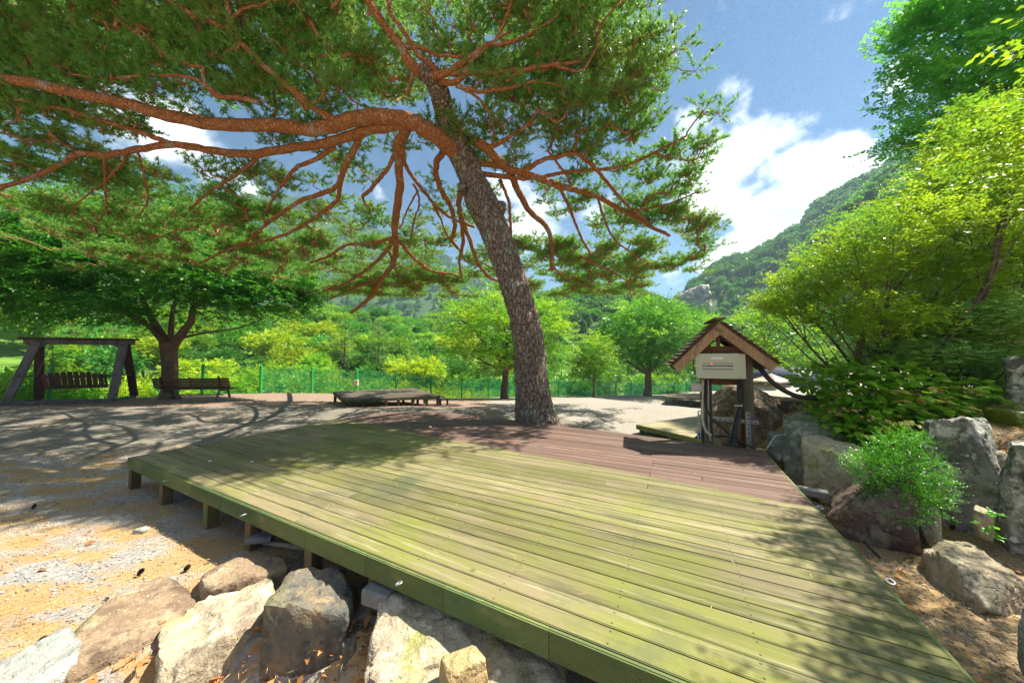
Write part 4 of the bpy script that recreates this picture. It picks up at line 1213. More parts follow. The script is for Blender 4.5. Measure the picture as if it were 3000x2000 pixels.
for i in range(4):
    a = math.pi / 4 + i * math.pi / 2
    p, b_ = np.array(domep(a, 0)), np.array(domep(a, 0)); b_[:2] = c[:2] + (p[:2] - c[:2]) * 1.22; b_[2] = zg
    obj('pole', G().tube([b_, (b_ + p) / 2 + [0, 0, .1], p], .035, 6), MAT['tent_dark'], dm)
    a2 = a + math.pi / 2
    p2 = np.array(domep(a2, 0)); b2 = p2.copy(); b2[:2] = c[:2] + (p2[:2] - c[:2]) * 1.22; b2[2] = zg
    n_ = 10; vs = []
    for k in range(n_ + 1):
        aa = a + (a2 - a) * k / n_
        t_ = np.array(domep(aa, 0)); q_ = t_.copy(); q_[:2] = c[:2] + (t_[:2] - c[:2]) * 1.2; q_[2] = zg + .02
        vs += [q_, t_]
    obj('mesh_wall', G().add(vs, [(2 * k, 2 * k + 2, 2 * k + 3, 2 * k + 1) for k in range(n_)]), MAT['screen'], dm)
    for s_ in (-1, 1):
        pc = np.array(domep(a + s_ * .16, 0)); qc = pc.copy(); qc[2] = zg + .9
        obj('curtain', G().sheet([p + [0, 0, -.02], pc + [0, 0, -.02], b_ + [0, 0, .1]], .03), MAT['tent_dark'], dm)
cc = at(2302, 1112, Y=16.3); zc = float(zt(cc[0], cc[1]))
ch = thing('camp_chair', (cc[0], cc[1], zc), 'dark red folding camp chair under the black dome tent', 'chair')
MAT['red_cloth'] = layered('dark_red_cloth', (.22, .04, .035), rough=.8)
hz = .86
for s_ in (-.28, .28):
    obj('leg', G().tube([(cc[0] + s_, cc[1] - .2, zc), (cc[0] + s_, cc[1] + .25, zc + hz)], .014, 5), MAT['steel_dark'], ch)
    obj('leg', G().tube([(cc[0] + s_, cc[1] + .25, zc), (cc[0] + s_, cc[1] - .25, zc + .45)], .014, 5), MAT['steel_dark'], ch)
obj('seat', G().beam((cc[0] - .27, cc[1], zc + .42), (cc[0] + .27, cc[1], zc + .42), .45, .02), MAT['red_cloth'], ch)
obj('backrest', G().beam((cc[0] - .27, cc[1] + .26, zc + .68), (cc[0] + .27, cc[1] + .26, zc + .68), .02, .42), MAT['red_cloth'], ch)

# ------------------------------------------------------------------ boulders
import bmesh
_ico = {}
def ico(sub):
    if sub not in _ico:
        bm = bmesh.new(); bmesh.ops.create_icosphere(bm, subdivisions=sub, radius=1)
        V = np.array([v.co[:] for v in bm.verts]); F = np.array([[v.index for v in f.verts] for f in bm.faces]); bm.free()
        _ico[sub] = (V, F)
    return _ico[sub]
def rock_verts(size, seed, sub=5, planes=13, sharp=1.0, extra=(), rough=.05, rz=0, flat=.0):
    D, F = ico(sub)
    rg = np.random.default_rng(seed)
    N = unit(rg.normal(0, 1, (planes, 3)))
    N = np.concatenate([N, [[0, 0, 1], [0, 0, -1], [1, .1, 0], [-1, .1, 0], [0, 1, .1], [0, -1, .1]]])
    N = unit(N + rg.normal(0, .06, N.shape))
    h = np.concatenate([rg.uniform(.82, 1.12, planes), rg.uniform(.74, .84, 6)])
    for (nx, ny, nz_, hh) in extra:
        N = np.concatenate([N, unit(np.array([[nx, ny, nz_]], float))]); h = np.append(h, hh)
    dot = D @ N.T
    r = np.where(dot > .05, h / np.maximum(dot, .05), 9)
    k = 22 * sharp
    rr = -np.log(np.exp(-k * np.minimum(r, 3)).sum(1)) / k
    P = D * rr[:, None]
    size = np.array(size, float)
    o = rg.uniform(0, 50, 3)
    S3 = size / size.max()
    disp = np.array([mnoise.fractal(Vector(p * S3 * 2.2 + o), 1.0, 2.0, 5) for p in P])
    cr = np.array([abs(mnoise.noise(Vector(p * S3 * np.array([1.3, 1.3, 3.6]) * 1.7 + o * 2))) for p in P])
    disp = disp + .35 * np.array([mnoise.noise(Vector(p * S3 * 9 + o)) for p in P])
    crack = -np.exp(-(cr / .025) ** 2) * .05
    P = P * (1 + disp * rough * 1.6 + crack)[:, None]
    mn, mx = P.min(0), P.max(0)
    P = (P - (mn + mx) / 2) / ((mx - mn) / 2) * size / 2
    c, s = math.cos(rz), math.sin(rz)
    P = P @ np.array([[c, -s, 0], [s, c, 0], [0, 0, 1]]).T
    return P, F
def rock(x0, y0, x1, y1, Y, depth, mat, label, seed, sub=5, sink=.08, group=None, name='boulder', tilt=None, cat='boulder', **kw):
    """x0..y1: what the photo shows; Y: depth of its middle"""
    a, b = at(x0, y0, Y=Y), at(x1, y1, Y=Y)
    wd, ht = abs(b[0] - a[0]), abs(a[2] - b[2]) + sink
    P, F = rock_verts((wd, depth, ht), seed, sub, **kw)
    if tilt:
        M = np.array(Matrix.Rotation(tilt[1], 3, tilt[0])); P = P @ M.T
    cx, cz = (a[0] + b[0]) / 2, a[2] - ht / 2
    az = math.atan2(cx, Y); D_ = math.hypot(cx, Y)
    a0, a1 = math.atan(a[0] / Y), math.atan(b[0] / Y)
    am = (a0 + a1) / 2; want = 2 * D_ * math.tan((a1 - a0) / 2)
    P[:, 0] *= want / wd
    c_, s_ = math.cos(-am), math.sin(-am)
    P = P @ np.array([[c_, -s_, 0], [s_, c_, 0], [0, 0, 1]]).T
    cx = math.tan(am) * Y
    P = P + np.array([cx, Y, cz])
    base = np.array([cx, Y, P[:, 2].min()])
    me = mesh_of(name, P - base, F, MAT[mat], True)
    try: me.set_sharp_from_angle(angle=math.radians(38))
    except Exception: pass
    o = bpy.data.objects.new(name, me); COL.objects.link(o); o.location = base.tolist()
    return setp(o, label, cat, group)
g1, g2 = 'stones edging the hollow beside the deck', 'boulders along the right bank'
def rockz(x0, x1, yf, yn, ztop, zbot, mat, label, seed, dx=0., dd=1.25, name='boulder', group=g1, **kw):
    """top surface seen between photo rows yf (far edge) and yn (near edge) at height ztop"""
    Yf, Yn = at(1500, yf, z=ztop)[1], at(1500, yn, z=ztop)[1]
    Ym = (Yf + Yn) / 2; X0, X1 = (x0 - 1500) / FPX * Ym, (x1 - 1500) / FPX * Ym
    tilt = kw.pop('tilt', None); sub = kw.pop('sub', 5)
    P, F = rock_verts((X1 - X0, (Yf - Yn) * dd, ztop - zbot), seed, sub, **kw)
    if tilt:
        M = np.array(Matrix.Rotation(tilt[1], 3, tilt[0])); P = P @ M.T
    a0, a1 = math.atan(X0 / Ym), math.atan(X1 / Ym); am = (a0 + a1) / 2; cx = math.tan(am) * Ym
    P[:, 0] *= 2 * math.hypot(cx, Ym) * math.tan((a1 - a0) / 2) / (X1 - X0)
    c_, s_ = math.cos(-am), math.sin(-am)
    P = P @ np.array([[c_, -s_, 0], [s_, c_, 0], [0, 0, 1]]).T
    P = P + np.array([cx + dx, Ym, (ztop + zbot) / 2])
    base = np.array([cx, Ym, P[:, 2].min()])
    me = mesh_of(name, P - base, F, MAT[mat], True); me.set_sharp_from_angle(angle=math.radians(38))
    o = bpy.data.objects.new(name, me); COL.objects.link(o); o.location = base.tolist()
    return setp(o, label, 'boulder' if name == 'boulder' else 'stone', group)
rockz(-130, 305, 1858, 2080, .12, -.4, 'rock_pale', 'smooth pale grey-green rock at the bottom left corner', 3, rough=.025, rz=.15, planes=7)
rockz(215, 620, 1690, 1915, .11, -.42, 'rock_brown', 'flat-topped brown slab rock between the pale rock and the pale cracked rock', 8, rough=.04, extra=((0.05, -.15, 1, .55), (-.3, -.9, .1, .6)), rz=.35)
rockz(605, 870, 1600, 1705, .14, -.2, 'rock_brown', 'rounded brown stone under the deck edge, half in shadow', 15, rough=.04, planes=7)
rockz(480, 840, 1700, 1880, .10, -.5, 'rock_tan', 'pale cracked layered rock below the rounded brown stone', 21, rough=.06, rz=.3)
rockz(805, 1065, 1655, 1775, .25, -.45, 'rock_slate', 'dark upright slab with a jagged top beside the cinder block', 27, rough=.05, extra=((-.15, -1, .12, .45), (.1, -.1, 1, .7)), rz=-.3)
rockz(935, 1040, 1662, 1730, .15, -.15, 'rock_slate', 'small dark stone tucked behind the upright slab', 31, rough=.05)
rockz(1020, 1105, 1808, 1880, .02, -.4, 'rock_slate', 'narrow wedge stone between the upright slab and the large tan rock', 33, rough=.04)
rockz(1010, 1640, 1742, 2030, .25, -.5, 'rock_tan', 'large tan lichen-covered rock in the bottom foreground under the deck edge', 41, sub=6, rough=.06, extra=((.05, -.10, 1, .60), (-.9, -.35, .1, .72)), rz=-.42, dd=1.1)
rockz(1300, 1424, 1896, 1962, .285, .17, 'rock_ochre', 'small ochre stone lying on top of the large tan rock', 47, rough=.02, planes=6, rz=.4, name='stone', extra=((0, 0, 1, .7),))
rockz(1120, 1290, 1722, 1775, .08, -.1, 'rock_grey', 'grey stone edge wedged behind the large tan rock', 49, rough=.05)

rock(2078, 1122, 2318, 1325, 6.2, 1.2, 'rock_dark', 'huge dark brown boulder behind the electric box shelter', 52, sub=6, rough=.04, group=g2, extra=((.55, -.2, .85, .62), (-.8, -.2, .6, .74)))
rock(2285, 1160, 2450, 1290, 5.9, .9, 'rock_dark', 'brown boulder right of the huge dark one, under the hose', 55, rough=.05, group=g2)
rock(2244, 1268, 2325, 1335, 5.0, .5, 'rock_grey', 'small grey boulder crossed by a thin white cable', 58, rough=.04, group=g2)
rock(2110, 1270, 2180, 1320, 5.3, .3, 'rock_dark', 'low stone between the posts of the electric shelter', 59, rough=.04, group=g2)
rock(2288, 1219, 2492, 1392, 4.75, .95, 'rock_grey', 'big grey-green boulder with a flat top beside the hydrangea', 61, rough=.04, group=g2, extra=((0, -.25, 1, .6),), tilt=('Y', .08))
rock(2346, 1288, 2545, 1440, 4.05, .72, 'rock_tan', 'tan square-faced boulder in front of the grey-green one', 66, rough=.05, group=g2, extra=((-.1, -1, .1, .6), (.1, -.1, 1, .62)))
rock(2418, 1385, 2690, 1572, 3.30, .75, 'rock_purple', 'low dark purple-brown boulder left of the boxwood', 71, rough=.05, group=g2, extra=((-.6, -.1, .75, .42),))
rock(2690, 1210, 2962, 1562, 3.42, .72, 'rock_upright', 'tall upright grey and white streaked boulder right of the boxwood', 76, sub=6, rough=.05, group=g2, extra=((-.2, -1, .05, .62),))
rock(2938, 1036, 3140, 1225, 4.15, .9, 'rock_upright', 'brown-streaked boulder high on the bank at the right edge', 81, rough=.05, group=g2)
rock(2908, 1290, 3240, 1640, 2.95, .8, 'rock_upright', 'large mottled boulder cut off by the right edge', 86, rough=.06, group=g2)
rock(2905, 1322, 2975, 1420, 3.35, .35, 'rock_grey', 'small grey stone wedged between the two large right boulders', 88, rough=.04, group=g2)
rock(2676, 1478, 2762, 1560, 3.05, .3, 'rock_grey', 'small grey stone at the foot of the boxwood', 90, rough=.04, group=g2)
rockz(2665, 2950, 1560, 1715, .22, -.06, 'rock_tan', 'tan and white rock lying alone on the leaf litter', 93, sub=6, rough=.08, rz=-.7, dd=1.0, group=g2, extra=((.2, .1, 1, .7),))
rock(2975, 1820, 3120, 1960, 1.72, .3, 'rock_grey', 'grey-green stone at the bottom right corner', 97, rough=.04, group=g2)
rock(2478, 1172, 2590, 1330, 4.95, .5, 'rock_upright', 'pale stone showing through the hydrangea stems', 99, rough=.04, group=g2)
rock(2846, 1488, 2915, 1545, 2.95, .2, 'rock_tan', 'small pale stone at the foot of the tall grey boulder', 101, sub=4, rough=.04, group=g2)

def block(cx, cy, Y, size, rz, label, seed, mat='concrete', name='cinder_block', cat='block'):
    c = at(cx, cy, Y=Y)
    r = G().beam(c - np.array([math.cos(rz), math.sin(rz), 0]) * size[0] / 2, c + np.array([math.cos(rz), math.sin(rz), 0]) * size[0] / 2, size[1], size[2], c=.012)
    o = obj(name, (r.V() - c, r.f), MAT[mat]); o.location = c.tolist()
    return setp(o, label, cat)
block(1122, 1735, 2.16, (.19, .17, .10), math.radians(-20), 'grey cinder block with white specks under a deck post', 1)
block(2378, 1441, 3.62, (.26, .10, .08), math.radians(-35), 'light grey concrete block beside the brown deck edge', 2, name='concrete_block')
#block(2545 - 1000, 1853, 1.72, (.30, .12, .07), math.radians(-28), 'grey concrete footing under the deck near the large tan rock', 3, name='concrete_footing')
block(766, 1575, 2.95, (.20, .12, .05), math.radians(10), 'flat grey paving piece under a deck post near the drain pipe', 4, name='concrete_footing')
dp = thing('drain_pipe', at(830, 1596, z=.03), 'cream corrugated drain pipe lying under the deck edge', 'pipe')
corrugated('pipe_body', [at(731, 1581, z=.03), at(760, 1586, z=.03), at(820, 1594, z=.03), at(880, 1603, z=.03), at(960, 1604, z=.03)], .022, dp, .014, 'pvc')
hs_ = thing('black_hose', at(2545, 1605, z=.12), 'short piece of black hose in the litter beside the deck', 'hose')
cable('hose_body', [at(2533, 1586, z=.08), at(2548, 1603, z=.10), at(2562, 1617, z=.10), at(2576, 1632, z=.06)], .012, hs_)

# ------------------------------------------------------------------ the pine
YN = [(-400, 8.6), (0, 7.4), (100, 7.1), (250, 6.35), (450, 5.85), (600, 5.45), (700, 5.1), (800, 4.75), (900, 4.4)]
def zc_(y): return float(np.interp(y, [a for a, b in YN], [b for a, b in YN]))
def pc(x, y, dz=0.):
    """crown point: the crown spreads at a height that falls off towards its far edge"""
    return at(x, y, z=zc_(y) + dz)
pine = thing('pine_tree', (*at(1568, 1240, Y=6.75)[:2], 0), 'huge old red pine with a leaning grey trunk and orange limbs behind the deck', 'tree')
# trunk: photo position, half width in photo pixels, depth
TR = [(1578, 1262, 75, 6.70), (1573, 1235, 64, 6.70), (1566, 1190, 56, 6.70), (1557, 1100, 50, 6.70), (1548, 1000, 46, 6.70), (1526, 900, 44, 6.70), (1490, 780, 43, 6.70), (1452, 680, 45, 6.70), (1420, 610, 47, 6.65),
      (1396, 560, 44, 6.62), (1372, 500, 39, 6.55), (1345, 440, 40, 6.4), (1318, 380, 38, 6.15), (1300, 320, 32, 5.9), (1288, 270, 30, 5.62), (1262, 225, 28, 5.4), (1225, 205, 22, 5.25)]
P = smoothpts([(*at(a, b, Y=d), c * d / FPX) for a, b, c, d in TR], 7)
g = G(); k = 30; vs = []
ax = P[:, :3]; tg = np.gradient(ax, axis=0); tg = unit(tg)
for i in range(len(P)):
    x = unit(np.cross(tg[i], [0, 1., 0])); y = np.cross(tg[i], x)
    for j in range(k):
        a = 2 * math.pi * j / k
        h_ = ax[i][2]
        flare = 1 + .13 * max(0, 1 - h_ / .9) * math.sin(a * 5 + 1)
        rr = P[i][3] * flare * (1 + .05 * mnoise.noise(Vector((math.cos(a) * 1.6, math.sin(a) * 1.6, h_ * 1.1))) + .03 * math.sin(a * 3 + h_ * 2))
        if 0.30 < (h_ - 4.45) < .75 and math.cos(a) > .2: rr *= 1.05
        vs.append(ax[i] + (x * math.cos(a) + y * math.sin(a)) * rr)
g.add(vs, [(i * k + j, i * k + (j + 1) % k, (i + 1) * k + (j + 1) % k, (i + 1) * k + j) for i in range(len(P) - 1) for j in range(k)] + [tuple(range((len(P) - 1) * k, len(P) * k))])
# bark plates: real relief by subdividing and displacing along a cell pattern
trunk = obj('trunk', g, MAT['bark_low'], pine, smooth=True)
sub = trunk.modifiers.new('subdivide', 'SUBSURF'); sub.levels = 2; sub.render_levels = 2
tex = bpy.data.textures.new('bark_plates', 'VORONOI'); tex.noise_scale = .075; tex.distance_metric = 'DISTANCE'; tex.weight_1 = -1; tex.weight_2 = 1; tex.noise_intensity = 1.6
dm_ = trunk.modifiers.new('plates', 'DISPLACE'); dm_.texture = tex; dm_.strength = .035; dm_.mid_level = .4; dm_.texture_coords = 'LOCAL'
tex2 = bpy.data.textures.new('bark_lumps', 'CLOUDS'); tex2.noise_scale = .35
dm2 = trunk.modifiers.new('lumps', 'DISPLACE'); dm2.texture = tex2; dm2.strength = .05; dm2.mid_level = .5; dm2.texture_coords = 'LOCAL'
# knots and stubs on the trunk
for (x, y, d, rr) in ((1466, 608, 6.5, .16), (1352, 552, 6.32, .11)):
    p = at(x, y, Y=d); Pn, Fn = rock_verts((rr * 1.5, rr * 1.6, rr * 1.8), int(x), 4, rough=.08); obj('knot', (Pn + p, Fn), MAT['bark_low'], pine, smooth=True)

LIMB = []   # (points px, radius px start, end, name)
def limb(pts, r0, r1, mat='bark_orange', yadd=0, dz=0):
    LIMB.append((pts, r0, r1, mat, dz))
limb([(1345, 455), (1290, 405), (1240, 372), (1195, 352), (1130, 342), (1060, 345), (1000, 360), (915, 380), (804, 366), (647, 366), (513, 344), (402, 312), (290, 286), (178, 263), (89, 243), (0, 232), (-150, 205), (-350, 150)], 27, 12)
limb([(1215, 362), (1120, 372), (1050, 388), (990, 408), (937, 424), (848, 433), (737, 451), (625, 442), (513, 424), (402, 437), (312, 455), (232, 449), (178, 482), (89, 522), (0, 553), (-120, 600)], 17, 5)
limb([(513, 424), (402, 384), (268, 344), (178, 317), (60, 292), (-60, 280)], 8, 4)
limb([(1010, 360), (978, 350), (915, 312), (848, 254), (759, 179), (670, 89), (580, 49), (513, 13), (420, -60)], 12, 5)
limb([(759, 300), (690, 285), (634, 281), (600, 240), (598, 200), (560, 190), (504, 174), (446, 125), (400, 70)], 7, 3)
limb([(650, 285), (600, 250), (558, 228), (446, 219), (312, 232), (200, 215)], 7, 3)
limb([(670, 89), (672, 45), (665, 0), (650, -50)], 6, 4)
limb([(672, 60), (720, 25), (770, 15), (820, -20)], 5, 3)
limb([(1250, 222), (1210, 195), (1178, 147), (1134, 80), (1089, 22), (1060, -40), (1020, -120)], 17, 9)
limb([(1285, 215), (1268, 196), (1223, 156), (1192, 107), (1147, 45), (1134, 0), (1110, -60)], 9, 5)
limb([(1255, 222), (1290, 218), (1318, 210), (1379, 170), (1424, 134), (1487, 127), (1560, 100), (1640, 40)], 14, 4)
limb([(1290, 243), (1340, 237), (1372, 205), (1392, 165), (1450, 120), (1480, 60), (1500, 0)], 9, 4)
limb([(1318, 212), (1366, 214), (1446, 214), (1536, 205), (1620, 190), (1700, 180)], 10, 4)
limb([(1335, 250), (1402, 268), (1487, 259), (1560, 240), (1640, 250)], 7, 3)
limb([(1335, 250), (1390, 280), (1430, 320), (1480, 380)], 5, 3)
limb([(1178, 140), (1230, 140), (1268, 156), (1330, 165), (1400, 150), (1500, 90)], 7, 3)
limb([(1480, 240), (1520, 215), (1600, 190), (1700, 210), (1740, 150), (1760, 80), (1800, 20)], 6, 3)
limb([(1362, 400), (1395, 415), (1424, 433), (1482, 491), (1536, 509), (1603, 531), (1670, 554), (1737, 571), (1826, 616), (1893, 656), (1960, 690)], 16, 5)
limb([(1388, 475), (1446, 482), (1520, 500), (1545, 495), (1580, 473), (1630, 460), (1687, 451), (1732, 482), (1781, 536), (1848, 612), (1900, 650)], 10, 4)
limb([(1393, 506), (1491, 520), (1558, 522), (1620, 512), (1670, 504), (1804, 491), (1870, 470), (1950, 430), (2010, 400)], 8, 3)
limb([(1424, 433), (1460, 420), (1491, 402), (1540, 370), (1580, 320)], 8, 4)
limb([(1482, 487), (1500, 515), (1513, 549), (1530, 580), (1545, 612), (1575, 640), (1594, 656), (1612, 690), (1618, 740), (1617, 790)], 12, 6)
limb([(1464, 527), (1480, 560), (1491, 594), (1495, 640), (1498, 700), (1512, 745), (1528, 780)], 6, 3)
limb([(1638, 548), (1655, 580), (1670, 612), (1688, 660), (1705, 700), (1725, 735), (1728, 765)], 6, 3)
limb([(1672, 560), (1665, 520), (1610, 450), (1612, 430)], 5, 3)
limb([(1680, 445), (1695, 400), (1720, 370)], 5, 3)
limb([(1190, 372), (1180, 400), (1166, 440), (1172, 536), (1164, 603), (1157, 660), (1157, 700), (1160, 730), (1150, 775), (1117, 820), (1079, 876), (1030, 915)], 16, 5)
limb([(1157, 695), (1130, 703), (1079, 713), (1015, 718), (964, 749), (910, 770)], 7, 3)
limb([(1150, 700), (1137, 728), (1104, 764), (1053, 805), (1000, 835), (950, 850)], 7, 3)
limb([(1159, 695), (1175, 712), (1206, 749), (1257, 790), (1300, 800), (1340, 805)], 7, 3)
limb([(1140, 735), (1155, 780), (1188, 836), (1230, 855)], 4, 2)
limb([(1117, 820), (1060, 835), (1000, 860), (960, 880)], 5, 2)
limb([(1162, 440), (1138, 490), (1112, 522), (1085, 555), (1062, 577)], 7, 5)
limb([(1178, 430), (1185, 470), (1196, 500), (1225, 540), (1254, 576), (1285, 610), (1325, 640), (1390, 665)], 7, 4)
limb([(1300, 445), (1282, 470), (1277, 504), (1288, 545), (1304, 576), (1320, 605), (1328, 634), (1332, 670), (1321, 703)], 10, 6)
limb([(1322, 703), (1345, 730), (1360, 760)], 4, 2)
limb([(1350, 560), (1344, 600), (1353, 640), (1375, 700), (1390, 745), (1406, 781), (1436, 813), (1480, 830)], 9, 4)
limb([(1350, 640), (1357, 703), (1350, 745), (1346, 767), (1352, 810)], 7, 3)
limb([(1070, 378), (1058, 395), (1040, 433), (1009, 491), (998, 520), (982, 549), (930, 572), (870, 594), (800, 640), (777, 661), (732, 700), (670, 730), (567, 780)], 11, 3)
limb([(1000, 520), (997, 545), (985, 590), (937, 625), (893, 658), (826, 690), (740, 712), (640, 740)], 8, 3)
limb([(985, 415), (965, 440), (920, 469), (870, 490), (848, 513), (820, 550), (804, 576), (780, 620)], 8, 3)
limb([(765, 452), (740, 475), (692, 513), (640, 545), (603, 571), (560, 610)], 6, 3)
limb([(402, 440), (410, 470), (424, 527), (433, 589), (400, 640)], 4, 2)
limb([(312, 455), (306, 480), (308, 536), (312, 603), (290, 650)], 5, 2)
limb([(375, 440), (365, 470), (335, 504), (270, 560), (220, 600)], 4, 2)
limb([(848, 254), (880, 300), (900, 320), (940, 290), (952, 250)], 5, 3)
limb([(1210, 540), (1222, 560), (1228, 600), (1215, 640), (1205, 690), (1200, 715)], 4, 2)
limb([(1225, 560), (1195, 610), (1175, 660), (1150, 680)], 3, 2)
limb([(1265, 590), (1290, 640), (1310, 690), (1340, 730)], 4, 2)
limb([(1826, 616), (1900, 610), (1980, 590), (2050, 560)], 4, 2)
limb([(1750, 575), (1770, 640), (1800, 700), (1850, 740), (1900, 770)], 4, 2)
limb([(1700, 750), (1760, 780), (1800, 800), (1850, 830)], 5, 2)
limb([(1617, 775), (1640, 800), (1680, 820), (1730, 845)], 4, 2)
nodes, nrad = [], []
tip_r = []
for li, (pts, r0, r1, mat, dz) in enumerate(LIMB):
    P3 = []
    n_ = len(pts)
    for i, (x, y) in enumerate(pts):
        P3.append(pc(x, y, dz))
    # the first points sit inside the trunk
    if li in (0,): P3[0] = at(*pts[0], Y=6.42)
    if pts[0] in [(1362, 400), (1388, 475), (1393, 506), (1350, 560), (1300, 445)]:
        P3[0] = at(*pts[0], Y=6.6)
        P3[1] = P3[1] * .6 + at(*pts[1], Y=6.6) * .4
    if pts[0][0] in (1250, 1285, 1255, 1290) and pts[0][1] < 250: P3[0] = at(*pts[0], Y=5.38)
    P3 = np.array(P3)
    R3 = np.array([(r0 + (r1 - r0) * (i / (n_ - 1)) ** .8) * np.linalg.norm(P3[i][1]) / FPX for i in range(n_)])
    Q = smoothpts(np.concatenate([P3, R3[:, None]], 1), 5)
    for i in range(1, len(Q) - 1):
        for c_ in range(3): Q[i][c_] += rnd.uniform(-.012, .012)
    rr = [max(.006, q_[3] * (1 + .07 * mnoise.noise(Vector(q_[:3]) * 4))) for q_ in Q]
    obj('limb', G().tube(Q[:, :3], rr, 12 if r0 > 9 else 8), MAT[mat], pine, smooth=True)
    for q_, r_ in list(zip(Q, rr))[3:]:
        nodes.append(q_[:3]); nrad.append(r_)
nodes = np.array(nodes)
# crown density read off the photo, cells of 100 photo pixels, rows from -100
DG = {-200: [9, 9, 9, 9, 8, 8, 7, 5, 3, 1, 0, 0, 0, 0, 0, 0, 0, 0, 0, 0, 0, 0], -100: [9, 9, 9, 9, 8, 8, 8, 8, 8, 7, 5, 3, 3, 4, 5, 7, 8, 8, 5, 0, 0, 0],
      0: [9, 9, 9, 9, 8, 8, 8, 8, 9, 9, 7, 4, 5, 6, 7, 8, 9, 9, 7.5, 1, 0, 0], 100: [9, 9, 9, 8, 8, 8, 8, 9, 9, 9, 9, 5, 4, 4, 7, 9, 9, 9, 7, 3, .6, 0],
      200: [8, 8, 7, 4, 3, 6, 7, 8, 8, 7, 9, 6, 3, 3, 6, 8, 9, 9, 9, 3, 0, 0], 300: [4, 5, 5, 6, 3, 1, 2, 2, 5, 4, 2, 1, 2, 3, 7, 7, 8, 9, 8, 5, 3, 0],
      400: [6, 5, 6, 5, 5, 1, 1, 1, 3, 3, 2.5, 1.5, 2, 2, 3, 3, 5, 6, 6, 5, 4, 0], 500: [6, 6, 6, 7, 5, 2, 5.5, 4.5, 3, 2, 3.5, 2, 2.5, 1.5, 1.5, 2, 3, 5, 6, 6, 4, .5],
      600: [2, 4, 6, 7, 7, 6, 6, 6, 4, 4, 3, 2.5, 2.5, 2.5, 1, .6, 1, 3, 5, 7, 7, 2], 700: [0, 0, 2, 3, 4, 5, 6, 5, 4, 7, 3, 2.5, 3, 3, 3, 4, 6, 6, 6, 4, 2, 0],
      800: [0, 0, 0, 0, 0, 0, 0, 0, 1, 5, 6, 6.5, 6.5, 5, 3, 3, 6, 6, 4, 0, 0, 0]}
SP = []
for y0, rowd in DG.items():
    for i in range(-5, 22):
        dns = rowd[i] if i >= 0 else rowd[0] * (.8 if y0 < 600 else 0)
        cellY = pc(0, y0 + 50)[1]
        cnt = dns * (2.1 if 0 <= y0 < 300 else 1.2 if y0 < 600 else 2.0 if y0 < 700 else 4.4) * (cellY / 6.0) ** 1.25
        if i < -2: cnt *= .5
        n_ = int(cnt) + (rnd.random() < cnt % 1)
        for _ in range(n_):
            x, y = i * 100 + rnd.uniform(0, 100), y0 + rnd.uniform(0, 100)
            if y > 870: y = 870 - rnd.uniform(0, 60)
            if mnoise.noise(Vector((x / 75., y / 42., 3.3))) < (-.28 if y < 700 else -.12) and dns < 8: continue
            if x > 2110 or (x > 1960 and y < 400 and rnd.random() < .5): continue
            up_ = abs(rnd.gauss(0, .30)) * (1 if y > 300 else 1.6)
            SP.append((pc(x, y) + np.array([0, 0, 0]), up_, y))
SPp = []
for p, up_, y in SP:
    q_ = p + np.array([rnd.gauss(0, .05), rnd.gauss(0, .05), 0])
    d_ = unit(p - np.array([0, 0, CAM_Z]))
    if 0 <= y < 340 and rnd.random() < .62: up_ += rnd.uniform(.4, 5.2)
    q_ = q_ + d_ * up_ * .8                     # a little behind/above the limb layer, along the sight line
    SPp.append(q_)
SPp = np.array(SPp)
top = np.array([.0, 6.4, 5.9])
order = np.argsort(np.linalg.norm(SPp - top, axis=1))
NP = nodes.copy(); NR = np.array(nrad); parent = []; NPl = list(NP)
NPa = np.zeros((len(NP) + len(SPp) * 3, 3)); NPa[:len(NP)] = NP; cnt_n = len(NP)
links = []
for oi_ in order:
    s = SPp[oi_]
    dd_ = np.linalg.norm(NPa[:cnt_n] - s, axis=1)
    out_pen = np.maximum(0, np.linalg.norm(NPa[:cnt_n] - top, axis=1) - np.linalg.norm(s - top)) * 1.0
    j = int(np.argmin(dd_ + out_pen))
    a = NPa[j].copy()
    mid1 = a * .66 + s * .34 + R.normal(0, .05, 3); mid2 = a * .33 + s * .67 + R.normal(0, .05, 3)
    mid1[2] -= .05; 
    links.append((j, [a, mid1, mid2, s], [cnt_n, cnt_n + 1, cnt_n + 2]))
    NPa[cnt_n] = mid1; NPa[cnt_n + 1] = mid2; NPa[cnt_n + 2] = s; cnt_n += 3
load = np.ones(cnt_n)
for (j, pts_, ids) in reversed(links):
    for a in (1, 0): load[ids[a]] += load[ids[a + 1]]
    load[j] += load[ids[0]]
tw = G()
for (j, pts_, ids) in links:
    n0 = len(nodes)
    r_ = [min(.03, .0045 * math.sqrt(load[k_]) + .0035) for k_ in ids]
    rs = r_[0] * 1.1
    tw.tube(pts_, [rs] + r_, 4, caps=False)
# needle tufts on short shoots round every spray
tufts_p, tufts_d = [], []
for s in SPp:
    nsh = rnd.randint(6, 9)
    az0 = rnd.uniform(0, 6.28)
    for k_ in range(nsh):
        az = az0 + k_ * 6.283 / nsh + rnd.uniform(-.3, .3)
        ln = rnd.uniform(.16, .42)
        d_ = unit(np.array([math.cos(az), math.sin(az), rnd.uniform(-.05, .55)]))
        e_ = s + d_ * ln
        midp = s + d_ * ln * .5 + np.array([0, 0, -.02])
        tw.tube([s, e_], [.005, .003], 3, caps=False)
        nt2 = int(ln / .062) + 1
        for q_ in range(nt2):
            t_ = 1 - q_ / (nt2 + 1.2)
            b_ = s + d_ * ln * t_ + np.array([rnd.gauss(0, .025), rnd.gauss(0, .025), rnd.gauss(0, .018)])
            tufts_p.append(b_); tufts_d.append(unit(d_ + np.array([rnd.gauss(0, .5), rnd.gauss(0, .5), rnd.uniform(0, .8)])))
